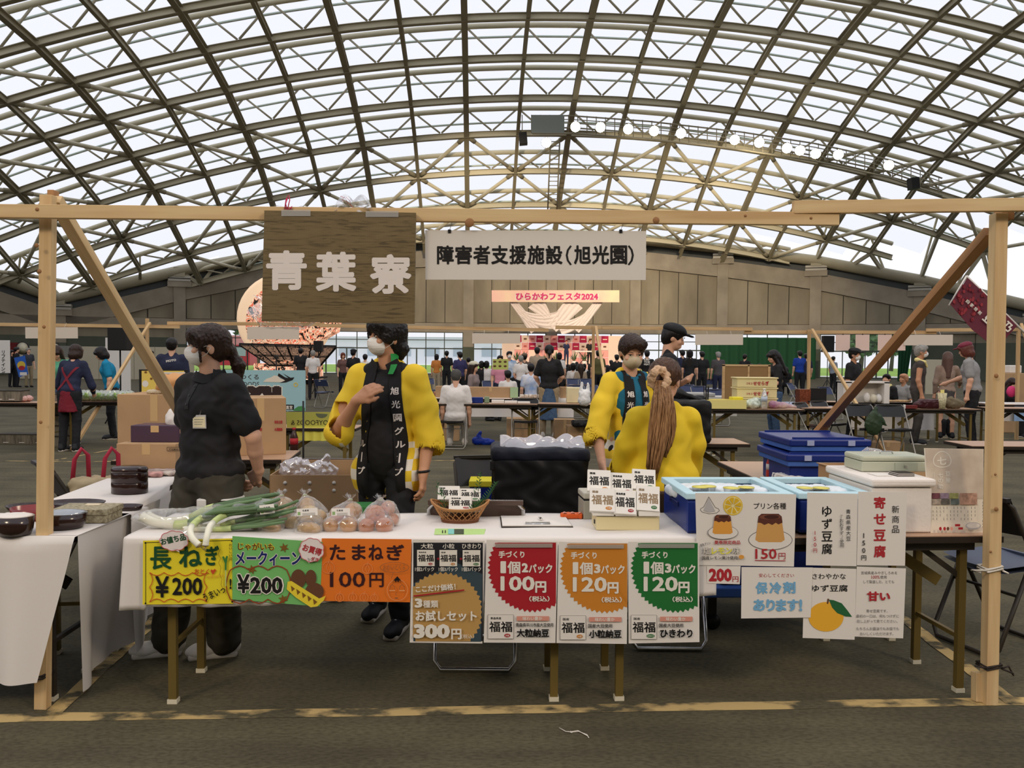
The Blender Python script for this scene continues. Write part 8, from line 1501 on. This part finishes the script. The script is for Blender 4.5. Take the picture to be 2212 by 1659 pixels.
for i in range(13):
    for j in range(4):
        m_ = cols[0] if ((i + 2 * j) % 3 == 0 and j > 1) else (cols[1] if (i + 2 * j) % 3 == 1 else cols[2]); x = (i - 6.5) * cw; o = one('panel', t, m_, 'box', (x + .006, -.05, j * cw + .006), (x + cw - .006, 0, (j + 1) * cw - .006))
        if j > 1 and m_ is not cols[0]: one('emblem', o, brn if m_ is cols[1] else mat('emblem_rose', (196, 96, 90)), 'bar', (x + cw * .3, -.06, (j + .5) * cw), (x + cw * .7, -.06, (j + .5) * cw), .02, cw * .22)
        elif m_ is cols[0]: one('emblem', o, cols[1], 'bar', (x + cw * .2, -.06, (j + .5) * cw), (x + cw * .8, -.06, (j + .5) * cw), .02, cw * .12)
one('side_wing', t, cols[1], 'box', (6.5 * cw, -.05, 0), (8.3 * cw, 0, 4 * cw)); one('side_wing', t, cols[1], 'box', (-8.2 * cw, -.05, 0), (-6.5 * cw, 0, 4 * cw))
for i, px in enumerate((1115, 1130, 1180, 1200, 1240, 1262, 1296)):
    t = empty('potted_plant', tuple(gp(px, SY - 2.6, .95)), 0, 'small potted plant along the front of the stage', 'plant', 'potted plants along the stage'); mb = MB(); mb.lathe([(.14, 0), (.18, .28), (.001, .28)], m_paper, n=10); mb.build('pot', t); mb = MB()
    for k in range(14): a_ = k * 2.4; p = Vector((0, 0, .25)); d = Vector((math.cos(a_) * .35, math.sin(a_) * .35, .35 + .2 * (k % 3))); e_ = Vector((-d.y, d.x, 0)) * .12; mb.add([p, p + d * .6 + e_, p + d, p + d * .6 - e_], [(0, 1, 2, 3)], m_ced)
    mb.build('leaves', t)
s = poster('banner', 'long pastel festival banner with pink lettering hung above the stage', 'banner', [(1062, 627), (1338, 627), (1338, 653), (1062, 652)], (0, 57, 6), t_n, mat('pastel_banner', (244, 222, 182), .7, noise=1, scale=.35, col2=(238, 184, 178)), thick=.05)
s.k = 60; mg = IK('magenta', (204, 56, 110)); s.text('ひらかわフェスタ2024', 1112, 650, 18.5, wh, w=182, bold=.11); s.k = 120; s.text('ひらかわフェスタ2024', 1114, 648.5, 16.5, mg, w=178, bold=.05); finish(s)
for x in (1066, 1334): mb = MB(); mb.tube([at(x, 627, 57) - s.c, at(x, 540, 57) - s.c], .015, m_steel, 4); mb.build('wire', s.root)
m_drp = mat('white_drape', (226, 212, 206), .8); t = empty('swag_drape', tuple(at(1195, 690, 57.3)), 0, 'white cloth swags draped under the festival banner', 'drape'); q0 = Vector(t.location)
for (x0, y0, w0, x1, y1, w1, sag) in ((1106, 648, 14, 1156, 714, 22, 0), (1296, 648, 16, 1242, 712, 22, 6), (1156, 652, 40, 1184, 686, 16, 0), (1244, 652, 40, 1192, 708, 26, 0), (1120, 672, 12, 1204, 690, 40, 20), (1206, 706, 34, 1272, 676, 12, 20)):
    L0 = math.hypot(x1 - x0, y1 - y0); nx_, ny_ = -(y1 - y0) / L0, (x1 - x0) / L0; mb = MB(); mb.grid(lambda u, v: at(x0 + (x1 - x0) * u + nx_ * (v - .5) * (w0 + (w1 - w0) * u), y0 + (y1 - y0) * u + sag * 2 * u * (1 - u) + ny_ * (v - .5) * (w0 + (w1 - w0) * u), 57.3 + .05 * math.sin(v * 24 + u * 5)) - q0, 26, 14, m_drp); mb.build('swag', t)
t = empty('green_curtain', tuple(gp(1640, 59, 0)), 0, 'large dark green net curtain across the right window bays', 'curtain'); q0 = Vector(t.location); m_gc = mat('dark_green_net', (34, 78, 50), .9)
for i in range(12): x0, x1 = 1512 + i * 20.8, 1512 + (i + 1) * 20.8; a, b = gp(x0, 59, 0) - q0, gp(x1, 59, 0) - q0; mb = MB(); mb.grid(lambda u, v: (a.x + (b.x - a.x) * u, a.y + .10 * math.sin(u * 2 * PI), 3.1 * v), 8, 2, m_gc); mb.build('curtain_panel', t)
t = empty('green_curtain', tuple(gp(1955, 55, 0)), 0, 'gathered dark green curtain beside the grey-haired man', 'curtain'); mb = MB(); mb.grid(lambda u, v: (-.5 + u * (.6 + .5 * v), .1 * math.sin(u * 25), 3.4 * v), 20, 2, m_gc); mb.build('curtain_panel', t)
tag(one('low_screen', None, m_pan, 'bar', gp(2000, 34, .75), gp(2035, 34, .75), .06, 1.5), 'low ivory panel behind the long-haired woman', 'panel')
# ------------------------------------------------------------------ people of the middle ground
m_sk3 = mat('tan_skin', (196, 142, 108), .55); TS = lambda n, c: mat(n, c, .8)
nv = TS('navy_cotton', (38, 42, 66)); wt = TS('white_cotton', (226, 220, 214)); gy = TS('heather_grey_cotton', (150, 148, 146)); bl = TS('royal_blue_cotton', (28, 62, 150)); khaki = TS('khaki_cotton', (168, 148, 116)); och = TS('orange_knit', (204, 128, 60)); tq = TS('turquoise_cotton', (20, 130, 170)); mint = TS('mint_cotton', (96, 176, 140)); bei = TS('beige_cotton', (166, 148, 126)); wht = m_mask
def pz(px, Y): c = at(px, 800, Y); return (c.x, c.y, 0)
P = person
a = P(pz(150, 11.6), 1.60, PI, 'person in navy top with crossed dark red apron straps, seen from behind', fem=True, hair='bob', hm=m_hairb, top=nv, sleeve='long', bottom=m_blk_t, shoe=m_bshoe, lean=.30, L=((.27, -.15, 1.02), (.2, -.33, .9)), R=((-.27, -.15, 1.02), (-.2, -.33, .9)), fat=1.12, skirt=(TS('dark_red_apron', (120, 30, 44)), .62)); sh = [c for c in a.children if c.name.startswith('shirt')][0]
me = sh.data; bv = BVHTree.FromPolygons([v.co.copy() for v in me.vertices], [tuple(p.vertices) for p in me.polygons])
for sd in (-1, 1):
    mb = MB()
    def fs_(u, v):
        x = sd * (-.12 + .24 * u) + .03 * (v - .5); z = .96 + .36 * u; h = bv.ray_cast(Vector((x, 1.5, z)), Vector((0, -1, 0))); return (x + .012 * (v - .5), (h[0].y if h[0] is not None else .1) + .012, z)
    mb.grid(fs_, 12, 2, TS('dark_red_apron', (120, 30, 44))); mb.build('apron_strap', a)
P(pz(130, 12.9), 1.60, .2, 'person in mint top with long brown hair, head bent down', fem=True, hair='long', hm=m_hairb, top=mint, bottom=m_jeans, shoe=m_wshoe, lean=.2, hp=.5)
P(pz(240, 13.3), 1.58, -1.15, 'person in turquoise T-shirt looking down at the lettuce', fem=True, hair='bob', top=tq, bottom=m_blk_t, shoe=m_bshoe, lean=.2, hp=.35, fat=1.1)
a = P(pz(372, 12.5), 1.70, PI + .2, 'person in navy jacket with white lettering across the back', hair='short', top=nv, sleeve='long', bottom=m_blk_t, shoe=m_bshoe, fat=1.2)
sg = Sign(Vector(a.location) + Vector((0, -.20, 1.3)), t_n, 1); sg.text('MOTO', 359, 783, 5, wh, w=22, bold=.05, rot=.15); sg.mb.v = [tuple((Matrix.Rotation(-(PI + .2), 3, 'Z') @ (Vector(v) - Vector(a.location))) / a.scale.x) for v in sg.mb.v]; sg.mb.build('jacket_lettering', a)
P(pz(985, 12.45), 1.66, PI, 'person in white shirt seated on a folding chair, back turned', hair='short', hm=mat('salt_pepper_hair', (70, 68, 64), .5), top=wt, bottom=TS('pale_grey_trousers', (176, 170, 160)), shoe=m_wshoe, sit=True, hp=.3, stride=.5, fat=1.15, hemz=.9)
P(pz(1186, 14.0), 1.66, PI, 'person in black top and long denim skirt standing with back turned', fem=True, hair='bun', top=m_bshirt, sleeve='short', bottom=khaki, shoe=m_wshoe, skirt=(m_jeans, .34), L=((.24, -.02, 1.12), (.16, -.25, .98)), R=((-.24, -.02, 1.12), (-.16, -.25, .98)), fat=1.15)
a = P(pz(1446, 7.5), 1.755, 1.45, 'person in black cap and T-shirt looking at a phone', hair='short', top=m_bshirt, bottom=m_blk_t, shoe=m_bshoe, cap=mat('black_cap', (22, 22, 24), .6), hp=.32, L=((.22, .06, 1.10), (.10, -.12, 1.16)), R=((-.2, .02, 1.08), (-.1, -.12, 1.04)), hl=((-.2, -.8, .5), (0, 0, 1)), fat=1.05, mask=None, eyes=True)
tag(one('phone', None, m_blkp, 'bar', at(1484, 786, 7.4), at(1494, 778, 7.4), .008, .07), 'dark phone held by the person in the black cap', 'phone')
P(pz(1674, 13.4), 1.60, -1.5, 'person with very long dark hair in black T-shirt using a phone', fem=True, hair='long', top=m_bshirt, bottom=m_jeans, shoe=m_bshoe, hp=.4, L=((.20, -.06, 1.1), (.06, -.30, 1.2)), R=((-.20, -.06, 1.1), (-.08, -.30, 1.2)), fat=1.05)
tag(one('phone', None, m_paper, 'bar', at(1640, 802, 13.3), at(1646, 808, 13.3), .01, .05), 'pale phone held by the long-haired person', 'phone')
P(pz(1845, 14.2), 1.64, .75, 'person in black cap, open black shirt and white mask', hair='short', skin=m_sk3, top=m_bshirt, bottom=m_blk_t, shoe=m_bshoe, mask=wht, cap=mat('black_cap'  , (22, 22, 24)), hp=.1, fat=1.15)
P(pz(1984, 13.5), 1.70, 1.15, 'grey-haired person in dark vest with yellow towel and white mask', hair='short', hm=m_hairg, skin=m_sk3, top=TS('charcoal_vest', (74, 66, 62)), sleeve='none', bottom=TS('charcoal_trousers', (66, 62, 58)), shoe=m_bshoe, mask=wht, scarf=mat('yellow_towel', (236, 220, 150), .9), lean=.06)
P(pz(2046, 14.5), 1.60, PI - .3, 'person with long brown hair, grey short skirt and black socks', fem=True, hair='long', hm=mat('ash_brown_hair', (96, 72, 62), .4), top=TS('taupe_blouse', (150, 128, 112)), sleeve='long', skirt=(TS('dark_grey_skirt', (70, 66, 64)), .62), shoe=m_bshoe, bare=True, R=((-.26, -.1, 1.15), (-.3, -.35, 1.05)))
for px in (2041, 2053): c_ = gp(px, 14.5, .09); t = sdf_obj('sock', [('c', (0, 0, 0), (0, 0, .22), .045, .06)], .02, m_blk_t, None, tuple(c_)); t.name = 'sock'; tag(t, 'black knee sock, ' + ('left' if px < 2045 else 'right') + ' leg of the short-skirted person', 'sock')
P(pz(2100, 12.9), 1.74, -2.2, 'person in grey T-shirt and maroon cap reaching over the table', fem=True, hair='bob', hm=mat('red_brown_hair', (96, 50, 40), .4), top=gy, bottom=m_blk_t, shoe=m_bshoe, cap=mat('maroon_cap', (120, 36, 56), .5), lean=.12, hp=.2, R=((-.24, -.12, 1.15), (-.22, -.36, 1.05)), fat=1.15)
P(pz(2184, 15.2), 1.5, .3, 'dark-haired person seated near the pink bag', fem=True, hair='long', hm=m_hairb, top=m_bshirt, bottom=m_blk_t, shoe=m_bshoe, sit=True, hp=.4)
P(pz(1915, 16), 1.55, -.8, 'person in black with a towel, seated behind the pizzas', hair='short', top=m_bshirt, bottom=m_blk_t, shoe=m_bshoe, sit=True, scarf=mat('yellow_towel', (236, 220, 150)))
P(pz(1952, 16.4), 1.55, -1.2, 'tan bald person seated behind the counter', hair='short', hm=m_sk3, skin=m_sk3, top=gy, bottom=m_blk_t, shoe=m_bshoe, sit=True)
# ------------------------------------------------------------------ far people
def fp_(px, yt, Y, rz, top_, bot, label, hair='short', hm=None, sit=False, group=None, sleeve='short', fem=False, mask=None, skirt=None, z0=0, **k):
    z = CH + (hor(px) - yt) * Y / F - z0; H = (z / (1.27 / 1.7) if sit else z) * (1 if not sit else 1); H = min(max(H, 1.15 if sit else 1.1), 1.85)
    o = P(pz(px, Y), H, rz, label, q=2, hair=hair, hm=hm, top=top_, bottom=bot, shoe=m_bshoe, sleeve=sleeve, fem=fem, sit=sit, mask=mask, group=group, skirt=skirt, **k); o.location.z = z0; return o
bt = m_blk_t
fp_(26, 756, 34, 1.2, m_bshirt, bt, 'dark-haired person in black beside the blue poster', 'long'); fp_(37, 750, 34, 2.4, m_bshirt, bt, 'taller person in black holding up the blue poster'); fp_(62, 752, 34, 1.0, TS('slate_vest', (58, 62, 70)), TS('khaki_trousers', (150, 134, 104)), 'person in dark vest and khaki trousers, hand at mouth', hm=m_hairg)
s = poster('poster_card', 'blue poster card with a yellow and red blot, held up at far left', 'poster', [(30, 773), (54, 768), (61, 808), (41, 815)], (0, 33, 1), t_n, mat('cobalt_card', (50, 100, 190), .6)); s.circ(46, 789, 9, 9, mat('card_yellow', (220, 186, 70)), 14); s.circ(47, 795, 7, 5, m_red, 12); s.quad(43, 804, 58, 811, m_paper); finish(s)
fp_(328, 758, 32, .3, m_bshirt, bt, 'person in black polo far behind the left brace'); fp_(518, 762, 24, PI - .6, wt, bt, 'person in white shirt seated before the red bus', sit=True); fp_(650, 752, 27, PI, m_bshirt, bt, 'person in black looking at the float'); fp_(676, 757, 26, PI + .2, wt, bt, 'person in white T-shirt with shoulder strap at the float', hm=m_hairg)
fp_(741, 762, 28, .4, TS('floral_blouse', (110, 80, 74)), bt, 'person in floral blouse left of the man in happi coat', hm=mat('auburn_hair', (110, 56, 40)), fem=True, hair='bob'); fp_(764, 755, 24, 2.8, m_bshirt, bt, 'person in black cap with orange vest behind the happi coat', cap=mat('black_cap'   , (22, 22, 24))); fp_(789, 765, 24, PI, wt, bt, 'person in white shirt partly hidden by the man in yellow')
fp_(943, 765, 30, PI, och, TS('beige_skirt', (170, 154, 128)), 'person in orange knit top standing by the windows', fem=True, hair='bob'); fp_(965, 758, 30, PI, m_bshirt, bt, 'person in black T-shirt right of the orange top'); fp_(993, 760, 24, -2.6, TS('indigo_tshirt', (54, 52, 92)), bt, 'person in indigo T-shirt and mask looking left', mask=wht); fp_(1012, 772, 26, PI, m_bshirt, bt, 'person in black right of the indigo T-shirt')
fp_(1024, 782, 18, 1.2, TS('mauve_grey_top', (140, 124, 120)), bt, 'seated person in beret and mauve top', sit=True, fem=True, hair='long', hm=m_hairb, cap=mat('cream_beret', (206, 200, 178), .9)); fp_(1040, 780, 28, PI, m_bshirt, bt, 'seated person in black behind the beret', sit=True, hair='bob'); fp_(1051, 780, 28, PI, wt, bt, 'seated person in white behind the beret', sit=True, hair='bob')
fp_(1080, 768, 19, .1, TS('pink_tshirt', (222, 150, 170)), nv, 'person in pink top behind the green placard', hair='short'); fp_(1100, 759, 22, .2, mat('blue_aloha', (90, 140, 190), .8, noise=1, scale=6, col2=(220, 226, 232)), bt, 'person in blue patterned shirt and mask facing us', mask=wht); fp_(1097, 800, 17.5, PI + .2, wt, bt, 'person in white T-shirt bending at the counter', sit=True)
fp_(1160, 750, 24, PI, bei, bt, 'tall person in beige T-shirt facing the stage'); fp_(1125, 768, 22, PI, wt, bt, 'person in off-white T-shirt behind the counter', hm=m_hairg); fp_(1133, 764, 23, PI, TS('brown_tshirt', (90, 74, 64)), bt, 'person in brown with knit hat', cap=mat('brown_hat', (110, 92, 76))); fp_(1147, 785, 19, PI, mat('tie_dye_cotton', (120, 160, 210), .8, noise=1, scale=5, col2=(226, 226, 232)), bt, 'person in blue tie-dye shirt seated with back turned', sit=True); fp_(1208, 762, 26, PI, wt, bt, 'person in white T-shirt right of the woman in black', hair='bob', fem=True)
fp_(1292, 757, 26, PI, TS('olive_tshirt', (92, 88, 52)), bt, 'person in olive T-shirt beside the pine post'); fp_(1320, 778, 27, PI, m_bshirt, bt, 'person in black beside the standing happi woman'); fp_(1332, 766, 26, PI, m_bshirt, bt, 'broad person in black left of the standing happi woman')
a = fp_(1397, 757, 24, PI, m_bshirt, bt, 'person in black T-shirt with white block lettering'); sg = Sign(Vector(a.location) + Vector((0, -.2, 1.3)), t_n, 1)
for i_, w_ in enumerate(('KEEP', 'THE', 'HEAT')): sg.text(w_, 1391, 779 + 5 * i_, 4, wh, w=13, bold=.03)
sg.mb.v = [tuple((Matrix.Rotation(-PI, 3, 'Z') @ (Vector(v) - Vector(a.location))) / a.scale.x) for v in sg.mb.v]; sg.mb.build('shirt_lettering', a)
fp_(1473, 756, 27, PI + .3, nv, bt, 'person in navy shirt at the far group, facing right'); fp_(1490, 756, 25, PI - .3, m_bshirt, bt, 'person in black leaning toward the far group', hair='bob'); fp_(1516, 759, 26, PI, m_bshirt, bt, 'person in black T-shirt with small print, hands in front'); fp_(1551, 760, 26, PI, TS('grey_waistcoat', (78, 74, 74)), nv, 'grey-haired person in waistcoat at the far group', hm=m_hairg); fp_(1609, 765, 30, 2.4, m_bshirt, bt, 'person in black before the green curtain')
fp_(1727, 758, 30, PI, bl, m_blk_t, 'person in bright blue T-shirt and shorts by the green curtain', fat=1.1); fp_(1741, 764, 30, PI, nv, bt, 'person in navy beside the bright blue T-shirt'); fp_(1800, 770, 34, 2.0, TS('grey_blue_top', (140, 150, 160)), bt, 'person in pale clothes near the loudspeaker tripod'); fp_(1216, 770, 30, PI, m_bshirt, bt, 'person in black seated right of the denim skirt', sit=True)
# performers on the stage
fp_(1223, 735, 58.5, .2, TS('denim_overall', (40, 48, 78)), TS('denim_overall', (40, 48, 78)), 'singer in navy jumpsuit performing on the stage', hm=mat('red_hair', (150, 44, 40)), z0=.95, fem=True); fp_(1273, 735, 59, .2, m_bshirt, bt, 'performer in black standing at a keyboard on stage', hm=mat('copper_hair', (150, 90, 60)), z0=.95)
t = empty('keyboard', tuple(gp(1262, 58.2, .95)), 0, 'pale keyboard on crossed legs on the stage', 'keyboard'); one('keys', t, m_paper, 'box', (-.7, -.15, .95), (.7, .15, 1.05)); one('leg', t, m_blk, 'bar', (-.4, 0, 0), (.4, 0, .95), .05, .05); one('leg', t, m_blk, 'bar', (.4, 0, 0), (-.4, 0, .95), .05, .05)
# seated audience: a few bodies copied with other clothes
protos = []
for i, (h_, f_) in enumerate((('short', False), ('bob', True), ('long', True))):
    protos.append(fp_(1250 + 12 * i, 786, 34, PI, wt, bt, 'seated spectator facing the stage', h_, sit=True, fem=f_, group='seated audience before the stage'))
tops = [wt, m_bshirt, nv, gy, m_bshirt, wt, tq, bei, m_bshirt, TS('dusty_rose', (190, 130, 130))]; n_ = 0; ra = random.Random(11)
for Y, xs_ in ((30, (1182, 1232, 1248, 1262, 1276, 1300, 1312)), (34, (1120, 1145, 1238, 1290, 1305, 1318, 1330)), (39, (1128, 1150, 1172, 1196, 1212, 1228, 1244, 1282, 1296, 1312, 1328, 1345)), (32, (1578, 1590, 1622, 1634, 1645, 1656, 1700)), (37, (1568, 1584, 1600, 1618, 1630, 1642, 1654)), (26, (1238, 1256, 1284, 1424))):
    for px in xs_:
        p_ = copy_tree(protos[n_ % 3]); p_.location = pz(px + ra.uniform(-2, 2), Y + ra.uniform(-.5, .5)); p_.rotation_euler = (0, 0, PI + ra.uniform(-.35, .35)); p_['label'] = 'seated spectator facing the stage'; p_.scale = [ra.uniform(.86, 1.0)] * 3
        for c_ in p_.children:
            if c_.name.startswith('shirt'): c_.material_slots[0].link = 'OBJECT'; c_.material_slots[0].material = tops[(n_ * 7) % 10]
            if c_.name.startswith('hair') and n_ % 4 == 1: c_.material_slots[0].link = 'OBJECT'; c_.material_slots[0].material = m_hairb
        n_ += 1
